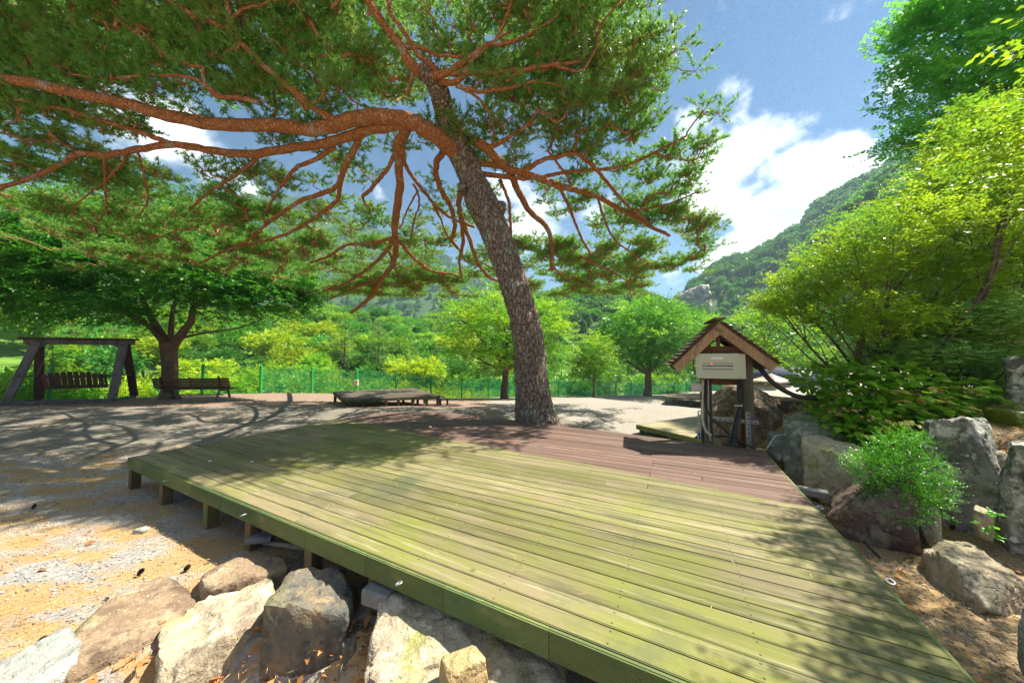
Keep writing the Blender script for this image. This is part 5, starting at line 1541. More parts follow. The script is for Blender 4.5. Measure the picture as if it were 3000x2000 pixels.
obj('twigs', tw, MAT['twig'], pine, kind='stuff')
TP, TD = np.array(tufts_p), np.array(tufts_d)
NN = 10
nd = unit(TD[:, None] * .85 + R.normal(0, .62, (len(TP), NN, 3)))
base = TP[:, None] + TD[:, None] * R.uniform(-.03, .03, (len(TP), NN, 1))
Vn, Fn = leaves_np(base.reshape(-1, 3), nd.reshape(-1, 3), R.uniform(.075, .125, len(TP) * NN), .0170, R.normal(0, 1, (len(TP) * NN, 3)), tri=True)
print('pine tufts', len(TP), 'needle tris', len(Fn), 'sprays', len(SPp))
obj('needles', (Vn, Fn), MAT['needles'], pine, kind='stuff')
# cones hanging in the crown
D0, F0 = ico(1)
sel = R.choice(len(TP), 1500, replace=False)
Vc = (D0[None] * np.array([.018, .018, .024]) + (TP[sel] + R.normal(0, .02, (1500, 3)) - [0, 0, .03])[:, None]).reshape(-1, 3)
Fc = (F0[None] + (np.arange(1500) * len(D0))[:, None, None]).reshape(-1, 3)
obj('cones', (Vc, Fc), MAT['cone'], pine, kind='stuff')

# ------------------------------------------------------------------ broadleaf trees
def tree_skeleton(trunk_g, crown_lobes, base, fork, r0, rng, n_main=5, r_end=.02):
    """trunk to the fork, then limbs towards the lobes"""
    b, f = np.array(base, float), np.array(fork, float)
    pts = limb_path(b, f, .05, 5, rng)
    trunk_g.tube(smoothpts([[*p, r0 * (1.25 if i == 0 else 1.0 - .18 * i / 5)] for i, p in enumerate(pts)], 3)[:, :3],
                 smoothpts([[r0 * (1.3 if i == 0 else 1.0 - .18 * i / 5)] for i in range(len(pts))], 3)[:, 0], 12)
    lg = G(); ends = []
    for lb in crown_lobes:
        e = np.array(lb[:3]) + np.array([0, 0, -.1 * lb[5]])
        P_ = limb_path(f, e, .10, 6, rng, sag=.08)
        L_ = np.linalg.norm(e - f); rs = r0 * .55
        lg.tube(smoothpts(P_, 3), np.linspace(rs, r_end, 6 * 3 + 1), 7)
        for k in range(4):
            t0 = P_[rng.randint(2, 5)]
            e2_ = np.array(lb[:3]) + np.array([rng.uniform(-.8, .8) * lb[3], rng.uniform(-.8, .8) * lb[4], rng.uniform(-.5, .7) * lb[5]])
            lg.tube(limb_path(t0, e2_, .12, 4, rng), np.linspace(rs * .35, r_end * .4, 5), 5)
    return lg

# zelkova by the bench
TLY = 14.2
tz = thing('zelkova_tree', (*at(497, 1162, Y=TLY)[:2], 0), 'broad dark green spreading tree behind the bench, trunk forked low', 'tree')
def L(x, y, Y, rx, rz_, ry=None):
    p = at(x, y, Y=Y); s_ = Y / FPX
    return (p[0], p[1], p[2], rx * s_, (ry or rx) * s_, rz_ * s_)
zl = [L(495, 780, 14.2, 260, 110), L(300, 800, 13.6, 210, 85), L(700, 800, 14.4, 190, 85), L(130, 810, 12.8, 190, 90), L(830, 820, 14.6, 105, 80), L(600, 700, 15, 190, 110), L(350, 690, 14, 220, 110), L(180, 880, 12.6, 160, 55), L(330, 905, 12.6, 130, 45),
      L(620, 880, 13.8, 130, 55), L(760, 885, 14, 130, 52), L(60, 720, 13.5, 160, 100), L(480, 640, 15.5, 200, 90), L(880, 855, 14.6, 70, 60), L(560, 830, 12.5, 150, 60)]
base = at(497, 1165, Y=TLY); fork = at(497, 1010, Y=TLY)
g = G()
P_ = smoothpts([(*at(x, y, Y=TLY), w * TLY / FPX) for x, y, w in ((500, 1172, 24), (497, 1150, 19), (498, 1080, 18), (495, 1030, 19), (497, 1000, 23))], 5)
g.tube(P_[:, :3], P_[:, 3], 14)
obj('trunk', g, MAT['bark_zelkova'], tz, smooth=True)
lims = [[(485, 1010), (455, 975), (425, 945), (395, 925)], [(488, 1005), (460, 960), (435, 915), (420, 880), (380, 800)], [(500, 1000), (502, 950), (508, 900), (515, 870), (480, 790)], [(512, 1005), (535, 975), (560, 940), (568, 900), (620, 850)],
        [(515, 870), (540, 850), (550, 820), (560, 760)], [(568, 900), (640, 860), (720, 830), (800, 800)], [(425, 945), (330, 900), (250, 860), (150, 830)], [(420, 880), (440, 830), (470, 790), (500, 700)], [(530, 990), (600, 975), (700, 960), (780, 930)],
        [(455, 890), (450, 850), (400, 780), (350, 700)], [(600, 860), (610, 800), (620, 740), (640, 680)]]
for i, pts in enumerate(lims):
    r0 = [9, 12, 8, 13, 7, 7, 7, 6, 4, 6, 5][i]
    Q = smoothpts([(*at(x, y, Y=TLY + [-.5, .2, .5, -.2, .5, .4, -1, .3, -1, .5, .6][i] * (k_ / 3)), (r0 - (r0 * .7) * k_ / (len(pts) - 1)) * TLY / FPX) for k_, (x, y) in enumerate(pts)], 6)
    obj('limb', G().tube(Q[:, :3], Q[:, 3], 9), MAT['bark_zelkova'], tz, smooth=True)
Rz = np.random.default_rng(5)
P_, d_, k_ = in_lobes(zl, 13000, Rz, shell=.3)
keep = np.sin(P_[:, 2] * 9 + P_[:, 0] * 1.3 + np.sin(P_[:, 1] * 2)) > -.55      # layered shelves with gaps
P_, d_ = P_[keep], d_[keep]
c0 = at(497, 900, Y=TLY)
o_ = unit(P_ - c0); D_ = unit(o_ * [1, 1, .15] + Rz.normal(0, .35, P_.shape) + [0, -.15, 0])
V_, F_ = sprays_np(P_, D_, 12, .66, .155, .075, droop=.32, rng=Rz)
obj('crown', (V_, F_), MAT['zelkova'], tz, kind='stuff')
# second tree at the left edge
t2 = thing('zelkova_tree', (-20.5, 11.2, 0), 'bright green tree at the left edge beyond the swing, trunk out of view', 'tree')
zl2 = [L(-20, 690, 12.5, 200, 110), L(60, 640, 13.5, 180, 80), L(-150, 780, 12, 190, 110), L(130, 620, 14.5, 120, 60), L(-250, 620, 12, 250, 150), L(20, 900, 13.5, 90, 60), L(-90, 850, 12.5, 120, 80)]
g = G(); lg = tree_skeleton(g, zl2[:5], (-20.5, 11.2, -.1), (-20.3, 11.3, 2.2), .22, rnd)
obj('trunk', g, MAT['bark_zelkova'], t2, smooth=True); obj('limbs', lg, MAT['bark_zelkova'], t2)
P_, d_, k_ = in_lobes(zl2, 3600, Rz, shell=.4)
V_, F_ = sprays_np(P_, unit(d_ * [1, 1, .2] + Rz.normal(0, .4, P_.shape)), 12, .6, .13, .055, .3, rng=Rz)
obj('crown', (V_, F_), MAT['bright'], t2, kind='stuff')

def make_tree(name, lobes, n, leaf, width, spray, nl, mat, bark, base, fork, r0, label, cat='tree', group=None, shell=.35, droop=.2, seed=1, parent_loc=None, layered_=False, upw=.25):
    rg = np.random.default_rng(seed); rr = random.Random(seed)
    r = thing(name, base, label, cat, group)
    g = G(); lg = tree_skeleton(g, lobes, base, fork, r0, rr)
    obj('trunk', g, MAT[bark], r, smooth=True); obj('limbs', lg, MAT[bark], r)
    P_, d_, k_ = in_lobes(lobes, n, rg, shell=shell)
    if layered_:
        keep = np.sin(P_[:, 2] * layered_ + P_[:, 0] * .8 + np.sin(P_[:, 1])) > -.45; P_, d_ = P_[keep], d_[keep]
    V_, F_ = sprays_np(P_, unit(d_ * [1, 1, .5] + rg.normal(0, .35, P_.shape) + [0, 0, upw]), nl, spray, leaf, width, droop, rng=rg)
    obj('crown', (V_, F_), MAT[mat], r, kind='stuff')
    return r
def gz(x, Y):
    X = (x - 1500) / FPX * Y; return (X, Y, float(zt(X, Y)))
# tree right behind the pine trunk
make_tree('zelkova_tree', [L(1480, 960, 22, 150, 75), L(1400, 985, 21.5, 95, 62), L(1570, 960, 22, 100, 75), L(1460, 900, 22.5, 110, 50), L(1400, 1060, 21, 90, 45), L(1560, 1050, 22, 95, 50), L(1600, 905, 22.5, 60, 45), L(1350, 930, 22.5, 60, 45), L(1610, 990, 22.5, 70, 60)], 3800, .22, .09, 1.0, 10, 'bright', 'bark_zelkova',
          gz(1478, 21.6), at(1484, 1080, Y=21.6), .24, 'bright green tree directly behind the pine trunk', seed=3, layered_=5)
make_tree('young_tree', [L(1735, 1050, 27.5, 62, 42), L(1750, 1015, 27.5, 42, 34), L(1710, 1085, 27.5, 42, 28), L(1775, 1085, 27.5, 36, 26), L(1690, 1055, 27.5, 28, 22)], 620, .26, .11, 1.0, 9, 'bright', 'bark_small',
          gz(1738, 27), at(1740, 1120, Y=27), .12, 'thin young tree in front of the fence, between the pine and the round tree', seed=4, shell=.15)
make_tree('zelkova_tree', [L(1895, 980, 33, 130, 60), L(1830, 1010, 32.5, 80, 55), L(1980, 985, 33, 95, 60), L(1880, 925, 33, 95, 42), L(1940, 915, 33, 70, 42), L(1850, 1065, 32, 75, 26), L(1960, 1050, 32.5, 100, 36), L(1780, 1000, 33, 36, 28), L(2050, 960, 33, 50, 40)], 4300, .30, .12, 1.4, 10, 'zelkova_m', 'bark_zelkova',
          gz(1894, 32.2), at(1898, 1095, Y=32.2), .36, 'tall round green tree at the far edge of the gravel lot', seed=6, layered_=3.2) if False else None
MAT['zelkova_m'] = leafmat('zelkova_leaves_mid', (.04, .20, .016), (.10, .31, .02), (.16, .38, .02), trans=.42, rough=.36, clump=.35)
make_tree('zelkova_tree', [L(1895, 980, 33, 130, 60), L(1830, 1010, 32.5, 80, 55), L(1980, 985, 33, 95, 60), L(1880, 925, 33, 95, 42), L(1940, 915, 33, 70, 42), L(1850, 1065, 32, 75, 26), L(1960, 1050, 32.5, 100, 36), L(1780, 1000, 33, 36, 28), L(2050, 960, 33, 50, 40)], 4300, .30, .12, 1.4, 10, 'zelkova_m', 'bark_zelkova',
          gz(1894, 32.2), at(1898, 1095, Y=32.2), .36, 'tall round green tree at the far edge of the gravel lot', seed=6, layered_=3.2)
# trees beyond the shelter
for (x, Y, tx, lobes, mt, lab, sd_) in [
    (2250, 27, 2250, [L(2200, 975, 27, 85, 50), L(2290, 985, 27, 80, 55), L(2180, 1030, 26.5, 70, 40), L(2330, 1040, 26.5, 90, 45), L(2260, 930, 27.5, 60, 32), L(2240, 1070, 26, 70, 35)], 'bright', 'yellow-green tree right behind the shelter roof', 31),
    (2420, 30, 2420, [L(2410, 1020, 30, 90, 50), L(2480, 990, 30, 90, 70), L(2380, 960, 30, 70, 40)], 'deep', 'deeper green tree behind the dome tent', 32),
    (2130, 40, 2130, [L(2080, 1060, 40, 60, 30), L(2130, 1010, 40, 70, 35), L(2010, 1075, 40, 40, 20), L(2150, 1070, 40, 60, 30)], 'deep', 'small dark green tree left of the shelter beyond the far deck', 33),
    (2600, 28, 2600, [L(2590, 1030, 28, 110, 60), L(2660, 960, 28, 130, 80)], 'bright', 'bright green tree behind the white canopy at the right', 34)]:
    make_tree('broadleaf_tree', lobes, 1500, .30, .13, 1.2, 9, mt, 'bark_small', gz(x, Y), at(tx, 1105, Y=Y), .2, lab, seed=sd_, layered_=3.5)

# ------------------------------------------------------------------ right bank vegetation
# ginkgo
gk = [L(2830, 60, 9.0, 190, 110), L(2900, 250, 8.7, 230, 110), L(2720, 235, 9.0, 110, 45), L(2790, 390, 8.6, 150, 45), L(2680, 90, 9.4, 90, 45), L(3000, 130, 8.6, 220, 160), L(2700, 330, 9.0, 70, 25), L(2760, 10, 9.4, 90, 50), L(2640, 420, 8.8, 45, 14), L(3150, 300, 8.4, 220, 200), L(3000, -150, 9.0, 260, 160), L(2660, 205, 9.2, 60, 16), L(2655, 410, 8.8, 80, 16), L(2850, 440, 8.6, 130, 45)]
r = thing('ginkgo_tree', (15.2, 8.8, float(zt(15.2, 8.8))), 'tall ginkgo with fan leaves hanging into the upper right corner', 'tree')
g = G(); lg = G()
tb = np.array([15.2, 8.8, float(zt(15.2, 8.8))])
g.tube(smoothpts([tb, tb + [.1, 0, 3], tb + [.2, 0, 8], tb + [.2, .1, 14]], 5), np.linspace(.26, .08, 16), 12)
obj('trunk', g, MAT['bark_zelkova'], r, smooth=True)
for lb in gk:
    c_ = np.array(lb[:3]); s0 = tb + np.array([.15, 0, max(1.5, min(12, c_[2] - tb[2] - 1.2))])
    obj('limb', G().tube(smoothpts(limb_path(s0, c_, .05, 5, rnd), 3), np.linspace(.07, .012, 16), 6), MAT['bark_zelkova'], r)
Rg = np.random.default_rng(9)
P_, d_, k_ = in_lobes(gk, 8000, Rg, shell=.22)
keep = (np.sin(P_[:, 2] * 7 + P_[:, 0] * 2.0 + np.sin(P_[:, 1] * 3)) > -.35); P_ = P_[keep]; d_ = d_[keep]
D_ = unit(np.array([-.9, -.1, .12]) + Rg.normal(0, .45, P_.shape))
n = len(P_)
V_, F_ = sprays_np(P_, D_, 11, .52, .085, .085, .12, rng=Rg, spread=1.3)
obj('crown', (V_, F_), MAT['ginkgo'], r, kind='stuff')
# azalea: upper sunlit mass and lower greyish leaves
az_hi = [L(2900, 420, 5.18, 160, 80), L(2950, 560, 5.02, 260, 130), L(2760, 600, 5.18, 190, 90), L(2620, 690, 4.84, 200, 85), L(2500, 770, 4.99, 160, 75), L(2400, 830, 5.15, 130, 65), L(2320, 880, 5.30, 95, 42), L(2430, 920, 4.99, 170, 55), L(2620, 840, 5.78, 200, 95), L(2820, 760, 5.47, 220, 120), L(3000, 750, 5.31, 200, 150), L(2560, 960, 4.84, 150, 45), L(2700, 930, 5.47, 160, 70), L(2860, 340, 5.26, 80, 40), L(2280, 895, 5.38, 60, 24), (5.3, 2.9, 3.7, .9, .8, .45), (5.0, 1.7, 3.6, .8, .7, .35), (4.5, 2.7, 3.75, .5, .45, .25), (4.0, 1.9, 3.5, .5, .45, .22), (3.3, 1.45, 3.45, .5, .4, .2), (4.0, 1.9, 3.6, .5, .45, .22), (4.7, 2.2, 3.5, .6, .45, .25)]  # trailing lobes: stemless clumps mostly out of view, added to shade the deck
r = thing('azalea_shrub', (6.3, 5.2, float(zt(6.3, 5.2))), 'large yellow-green sunlit shrub with tiny glossy leaves on the right bank', 'shrub')
st0 = np.array([6.1, 5.2, float(zt(6.1, 5.2))])
g = G()
for lb in az_hi[:-7]:
    c_ = np.array(lb[:3])
    b0 = st0 + np.array([rnd.uniform(-.5, .5), rnd.uniform(-.3, .3), 0])
    P1 = smoothpts(limb_path(b0, c_, .12, 5, rnd, sag=-.06), 3)
    g.tube(P1, np.linspace(.035, .008, len(P1)), 5)
    for k in range(7):
        t0 = P1[rnd.randint(5, len(P1) - 1)]
        e_ = c_ + np.array([rnd.uniform(-1, 1) * lb[3], rnd.uniform(-1, 1) * lb[4], rnd.uniform(-.8, .8) * lb[5]])
        g.tube(limb_path(t0, e_, .1, 4, rnd), np.linspace(.012, .003, 5), 4)
obj('branches', g, MAT['bark_small'], r)
P_, d_, k_ = in_lobes(az_hi, 21000, Rg, shell=.2)
keep = (np.sin(P_[:, 2] * 13 + P_[:, 0] * 4 + np.sin(P_[:, 1] * 4)) + .5 * np.sin(P_[:, 0] * 8 + P_[:, 2] * 5)) > -.45
P_, d_ = P_[keep], d_[keep]
V_, F_ = sprays_np(P_, unit(d_ * [.6, .6, .3] + [-.6, -.15, .18] + Rg.normal(0, .3, P_.shape)), 8, .20, .052, .025, .03, rng=Rg)
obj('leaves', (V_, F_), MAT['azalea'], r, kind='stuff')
az_lo = [L(2780, 960, 5.0, 150, 70), L(2700, 1040, 4.8, 120, 50), L(2880, 940, 4.8, 120, 70), L(2650, 950, 5.2, 100, 55), L(2600, 1030, 5.2, 80, 36), L(2820, 1050, 4.7, 80, 40)]
r = thing('azalea_shrub', (*at(2760, 1000, Y=5.0)[:2], 1.0), 'lower shaded azalea with small grey-green leaf whorls above the hydrangea', 'shrub')
g = G()
b0 = np.array([at(2790, 1000, Y=5.2)[0], 5.2, 1.0])
for lb in az_lo:
    for k in range(5):
        e_ = np.array(lb[:3]) + np.array([rnd.uniform(-.8, .8) * lb[3], rnd.uniform(-.8, .8) * lb[4], rnd.uniform(-.8, .8) * lb[5]])
        g.tube(limb_path(b0, e_, .12, 5, rnd), np.linspace(.016, .003, 6), 4)
obj('branches', g, MAT['bark_small'], r)
P_, d_, k_ = in_lobes(az_lo, 6500, Rg, shell=.35)
n = len(P_); nl = 6
an = Rg.uniform(0, 6.28, n)[:, None] + np.arange(nl)[None] * 6.283 / nl
ld = np.stack([np.cos(an), np.sin(an), np.full_like(an, .35)], -1) + Rg.normal(0, .2, (n, nl, 3))
V_, F_ = leaves_np(np.repeat(P_[:, None], nl, 1).reshape(-1, 3), ld.reshape(-1, 3), .048, .019, rng=Rg)
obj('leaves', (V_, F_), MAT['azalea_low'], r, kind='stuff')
# dense dark shrubbery behind, filling the bank
bk = [L(2900, 900, 7.0, 240, 120), L(2750, 1000, 6.8, 220, 80), L(2950, 1050, 5.6, 140, 90), L(3080, 900, 5.6, 200, 200), L(2890, 1085, 4.9, 110, 50), L(2970, 960, 4.8, 110, 80), L(2800, 1120, 4.9, 80, 36), L(2990, 1130, 5.2, 90, 50)]
r = thing('evergreen_shrub', (*at(2880, 1000, Y=6.9)[:2], 1.6), 'dark green bush at the back of the right bank', 'shrub')
g = G()
for lb in bk:
    for k in range(6): g.tube(limb_path((*at(2880, 1000, Y=6.6)[:2], 1.5), np.array(lb[:3]) + R.normal(0, .3, 3), .1, 4, rnd), np.linspace(.03, .006, 5), 5)
obj('branches', g, MAT['bark_small'], r)
P_, d_, k_ = in_lobes(bk, 6500, Rg, shell=.3)
V_, F_ = sprays_np(P_, unit(d_ + Rg.normal(0, .4, P_.shape)), 8, .28, .07, .035, .1, rng=Rg)
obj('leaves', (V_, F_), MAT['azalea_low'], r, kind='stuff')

# hydrangea: every leaf a piece
def heart_leaf(nm, L_, W_, mat):
    ts = np.linspace(0, 1, 6); vs = []
    wdt = [.10, .75, 1.0, .82, .45, .02]
    for t, w_ in zip(ts, wdt):
        for s in (-1, 0, 1):
            vs.append((t * L_, s * w_ * W_ / 2, -.10 * L_ * t * t + abs(s) * .10 * W_ * w_ + .01 * math.sin(t * 9)))
    f = [(i * 3 + j, (i + 1) * 3 + j, (i + 1) * 3 + j + 1, i * 3 + j + 1) for i in range(5) for j in range(2)]
    return mesh_of(nm, np.array(vs), f, mat, True)
hl = [heart_leaf('hydrangea_leaf', .125, .095, MAT['hydrangea']), heart_leaf('hydrangea_leaf', .10, .072, MAT['hydrangea']), heart_leaf('hydrangea_leaf_yellow', .12, .085, MAT['hydrangea_y'])]
hyl = [L(2400, 1110, 5.1, 70, 60), L(2500, 1120, 4.7, 120, 70), L(2560, 1190, 4.4, 110, 55), L(2640, 1160, 4.4, 130, 60), L(2560, 1080, 4.9, 120, 40), L(2720, 1190, 4.3, 90, 40), L(2620, 1240, 4.1, 100, 40), L(2540, 1260, 4.2, 75, 36), L(2800, 1150, 4.4, 80, 50), L(2420, 1180, 4.9, 60, 35)]
hy = thing('hydrangea_bush', (*at(2600, 1260, Y=4.7)[:2], .6), 'hydrangea bush with large yellowing leaves and faded pink flower heads', 'bush')
g = G(); hb = np.array([*at(2610, 1250, Y=4.75)[:2], .55])
P_, d_, k_ = in_lobes(hyl + [L(2480, 1230, 4.5, 90, 36), L(2600, 1290, 4.0, 70, 24)], 2300, np.random.default_rng(77), shell=.45)
rg = random.Random(3)
order = np.argsort(P_[:, 1] + np.array([0] * len(P_)))
cnt = 0; rest_p, rest_d = [], []
for ii in order:
    p, d = P_[ii], d_[ii]
    dd = unit(np.array([d[0] * .7 + rg.uniform(-.5, .5), d[1] * .5 - .55 + rg.uniform(-.3, .3), rg.uniform(-.55, .15)]))
    if cnt < 290:
        yel = rg.random() < .30 and p[0] < at(2650, 1200, Y=4.4)[0] + .3
        o = bpy.data.objects.new('leaf', hl[2] if yel else hl[rg.randint(0, 1)]); COL.objects.link(o); o.parent = hy
        qd = Vector(dd).to_track_quat('X', 'Z'); o.rotation_mode = 'QUATERNION'; o.rotation_quaternion = qd
        o.location = Vector(p.tolist()) - hy.location
        s_ = rg.uniform(.75, 1.3); o.scale = (s_, s_, s_)
        cnt += 1
    else:
        rest_p.append(p); rest_d.append(dd)
V_, F_ = leaves_np(np.array(rest_p), np.array(rest_d), .12, .095, rng=Rg, fold=.05)
obj('inner_leaves', (V_, F_), MAT['hydrangea'], hy, kind='stuff')
for k in range(70):
    e_ = P_[rg.randrange(len(P_))]
    g.tube(limb_path(hb + np.array([rg.uniform(-.5, .5), rg.uniform(-.15, .15), 0]), e_, .06, 4, rg), np.linspace(.006, .003, 5), 4)
obj('stems', g, MAT['bark_small'], hy)
for (x, y, Y) in [(2535, 1090, 4.6), (2460, 1160, 4.6), (2530, 1150, 4.5), (2615, 1150, 4.3), (2700, 1155, 4.3), (2740, 1145, 4.3), (2440, 1205, 4.4), (2495, 1200, 4.3), (2580, 1225, 4.1), (2990, 1000, 4.3), (2640, 1100, 4.6), (2850, 1150, 4.2)]:
    c_ = at(x, y, Y=Y - .12)
    P1 = c_ + np.random.default_rng(x).normal(0, 1, (150, 3)) * [.065, .05, .016]
    V_, F_ = leaves_np(P1, np.random.default_rng(y).normal(0, 1, (150, 3)), .011, .009)
    fh = obj('flower_head', (V_, F_), MAT['hyd_flower'], hy)
    P1 = c_ + np.random.default_rng(x + 1).normal(0, 1, (5, 3)) * [.09, .05, .02]
    P1 = np.repeat(P1, 4, 0); dd = np.tile([[1, 0, .2], [0, .6, .8], [-1, 0, .2], [0, -.6, -.5]], (5, 1))
    V_, F_ = leaves_np(P1, dd, .02, .018, np.tile([[0, -1, .3]], (20, 1)))
    obj('petals', (V_, F_), MAT['pink'], fh)

# boxwood
bxl = [L(2630, 1380, 3.15, 85, 70), L(2560, 1370, 3.15, 65, 40), L(2700, 1400, 3.15, 60, 55), L(2620, 1310, 3.2, 50, 40), L(2660, 1460, 3.05, 70, 45), L(2530, 1350, 3.15, 40, 16), L(2700, 1300, 3.2, 30, 22), L(2740, 1350, 3.15, 28, 12), L(2740, 1455, 3.1, 34, 12), L(2590, 1440, 3.1, 45, 30), L(2630, 1500, 3.0, 45, 22), L(2650, 1275, 3.2, 22, 22)]
bw = thing('boxwood_shrub', (*at(2655, 1545, Y=3.0)[:2], float(zt(*at(2655, 1545, Y=3.0)[:2]))), 'small bright green boxwood growing beside the deck between boulders', 'shrub')
g = G(); b0 = np.array([*at(2660, 1550, Y=3.0)[:2], .05])
g.tube(smoothpts([b0, b0 + [-.05, 0, .12], b0 + [-.04, .02, .25]], 3), .012, 6)
for lb in bxl:
    for k in range(4):
        e_ = np.array(lb[:3]) + np.array([rnd.uniform(-.8, .8) * lb[3], rnd.uniform(-.8, .8) * lb[4], rnd.uniform(-.8, .8) * lb[5]])
        g.tube(limb_path(b0 + [-.04, .02, .22], e_, .1, 4, rnd), np.linspace(.006, .0015, 5), 4)
obj('stems', g, MAT['bark_small'], bw)
P_, d_, k_ = in_lobes(bxl, 2300, Rg, shell=.3)
V_, F_ = sprays_np(P_, unit(d_ * [1, 1, .7] + [0, -.1, .35] + Rg.normal(0, .35, P_.shape)), 9, .085, .017, .0105, .0, rng=Rg)
obj('leaves', (V_, F_), MAT['boxwood'], bw, kind='stuff')
# weed by the right boulder
we = thing('weed_plant', at(2905, 1560, Y=2.75), 'small broad-leaved green weed at the foot of the right-hand boulders', 'plant')
wl_ = heart_leaf('weed_leaf', .085, .035, MAT['boxwood'])
top_ = at(2918, 1505, Y=2.7)
obj('stem', G().tube(smoothpts([at(2905, 1570, Y=2.75), at(2910, 1540, Y=2.72), top_], 4), .003, 5), MAT['boxwood'], we)
for (x, y, a, pitch_) in ((2916, 1508, 0, .1), (2916, 1508, 1.2, .5), (2916, 1508, 2.4, .2), (2916, 1508, 3.4, .1), (2916, 1506, 5, .3), (2912, 1545, .3, -.2), (2910, 1545, 3.0, -.1), (2906, 1560, 4.6, -.5), (2906, 1558, 5.4, -.4), (2870, 1530, 3.2, .1), (2880, 1545, 4, -.2)):
    p = at(x, y, Y=2.7); o = bpy.data.objects.new('leaf', wl_); COL.objects.link(o); o.parent = we
    o.location = Vector(p.tolist()) - we.location; o.rotation_euler = (0, -pitch_, a)
# moss cushion
mo = thing('moss_cushion', at(2975, 1290, Y=3.6), 'yellow-green moss cushion between the boulders at the right edge', 'moss')
P_, d_, _k = in_lobes([L(2975, 1220, 3.7, 42, 40), L(2990, 1270, 3.6, 36, 45), L(3030, 1230, 3.7, 50, 50)], 9000, Rg, shell=.8)
V_, F_ = leaves_np(P_, d_ + Rg.normal(0, .5, P_.shape), .014, .005)
obj('fronds', (V_, F_), MAT['moss'], mo, kind='stuff')
Pm, Fm = rock_verts((.34, .4, .40), 5, 4); obj('cushion', (Pm + at(2985, 1250, Y=3.72), Fm), MAT['moss'], mo, smooth=True)

# ------------------------------------------------------------------ beyond the fence: shrubs and wood
def variant(name, kind, seed, mat):
    """small tree built at the origin, height about 1 unit = 10 m"""
    rg = np.random.default_rng(seed); rr = random.Random(seed)
    if kind == 'round':
        lobes = [(rg.normal(0, 1.6), rg.normal(0, 1.6), rg.uniform(4.5, 7.6), rg.uniform(1.6, 2.6), rg.uniform(1.6, 2.6), rg.uniform(1.2, 1.9)) for _ in range(9)]
        P_, d_, k_ = in_lobes(lobes, 1500, rg, shell=.55)
        V_, F_ = sprays_np(P_, unit(d_ + [0, 0, .25] + rg.normal(0, .35, P_.shape)), 6, .75, .42, .26, .2, rng=rg)
        fork = (0, 0, 3.0)
    elif kind == 'bush':
        lobes = [(rg.normal(0, 1.3), rg.normal(0, 1.3), rg.uniform(.8, 2.2), rg.uniform(1.0, 1.6), rg.uniform(1.0, 1.6), rg.uniform(.8, 1.2)) for _ in range(7)]
        P_, d_, k_ = in_lobes(lobes, 1300, rg, shell=.5)
        V_, F_ = sprays_np(P_, unit(d_ + [0, 0, .6] + rg.normal(0, .35, P_.shape)), 7, .55, .24, .10, .1, rng=rg)
        fork = (0, 0, .5)
    else:                                            # conifer with flat shelves
        lobes = []
        for lev in range(9):
            z_ = 2.0 + lev * .95; r_ = 3.0 * (1 - lev / 10.5) + .3
            for k in range(5):
                a = rg.uniform(0, 6.28); lobes.append((math.cos(a) * r_ * .62, math.sin(a) * r_ * .62, z_ + rg.uniform(-.3, .3), r_ * .52, r_ * .52, .26))
        P_, d_, k_ = in_lobes(lobes, 2000, rg, shell=.2)
        o_ = unit(P_ * [1, 1, 0])
        V_, F_ = sprays_np(P_, unit(o_ + [0, 0, .2] + rg.normal(0, .35, P_.shape)), 7, .55, .30, .07, -.1, rng=rg)
        fork = (0, 0, 9.6)
    r = bpy.data.objects.new(name, None); COL.objects.link(r)
    g = G()
    if kind == 'conifer':
        g.tube([(0, 0, -.5), (0, 0, 5), (0, 0, 10.2)], [.2, .13, .03], 7); lims_ = lobes[::2]
        lg = G()
        for lb in lims_: lg.tube([(0, 0, lb[2] - .2), (lb[0], lb[1], lb[2])], [.06, .02], 4)
    else:
        lg = tree_skeleton(g, lobes[:6], (0, 0, -.5), fork, .2 if kind == 'round' else .07, rr)
    t = obj('trunk', g, MAT['bark_small'], r); l_ = obj('limbs', lg, MAT['bark_small'], r)
    c = obj('crown', (V_, F_), MAT[mat], r, kind='stuff')
    return r
protos = {'yellow': variant('broadleaf_tree', 'round', 101, 'yellow'), 'bright': variant('broadleaf_tree', 'round', 102, 'bright'), 'mid': variant('broadleaf_tree', 'round', 103, 'zelkova_m'),
          'deep': variant('broadleaf_tree', 'round', 104, 'deep'), 'conifer': variant('conifer_tree', 'conifer', 105, 'conifer'), 'bush': variant('bush', 'bush', 106, 'yellow'), 'bush2': variant('bush', 'bush', 107, 'bright'), 'conifer2': variant('conifer_tree', 'conifer', 108, 'forest')}
LAB = {'yellow': ('yellow-green rounded tree in the wood beyond the fence', 'tree'), 'bright': ('bright green leafy tree in the wood beyond the fence', 'tree'), 'mid': ('mid green broad tree in the wood beyond the fence', 'tree'),
       'deep': ('deep green dense tree in the wood beyond the fence', 'tree'), 'conifer': ('light green flat-shelved pine in the wood beyond the fence', 'tree'), 'conifer2': ('dark green pine in the wood beyond the fence', 'tree'),
       'bush': ('yellow-green bush growing just beyond the fence', 'bush'), 'bush2': ('bright green bush growing just beyond the fence', 'bush')}
used = set()
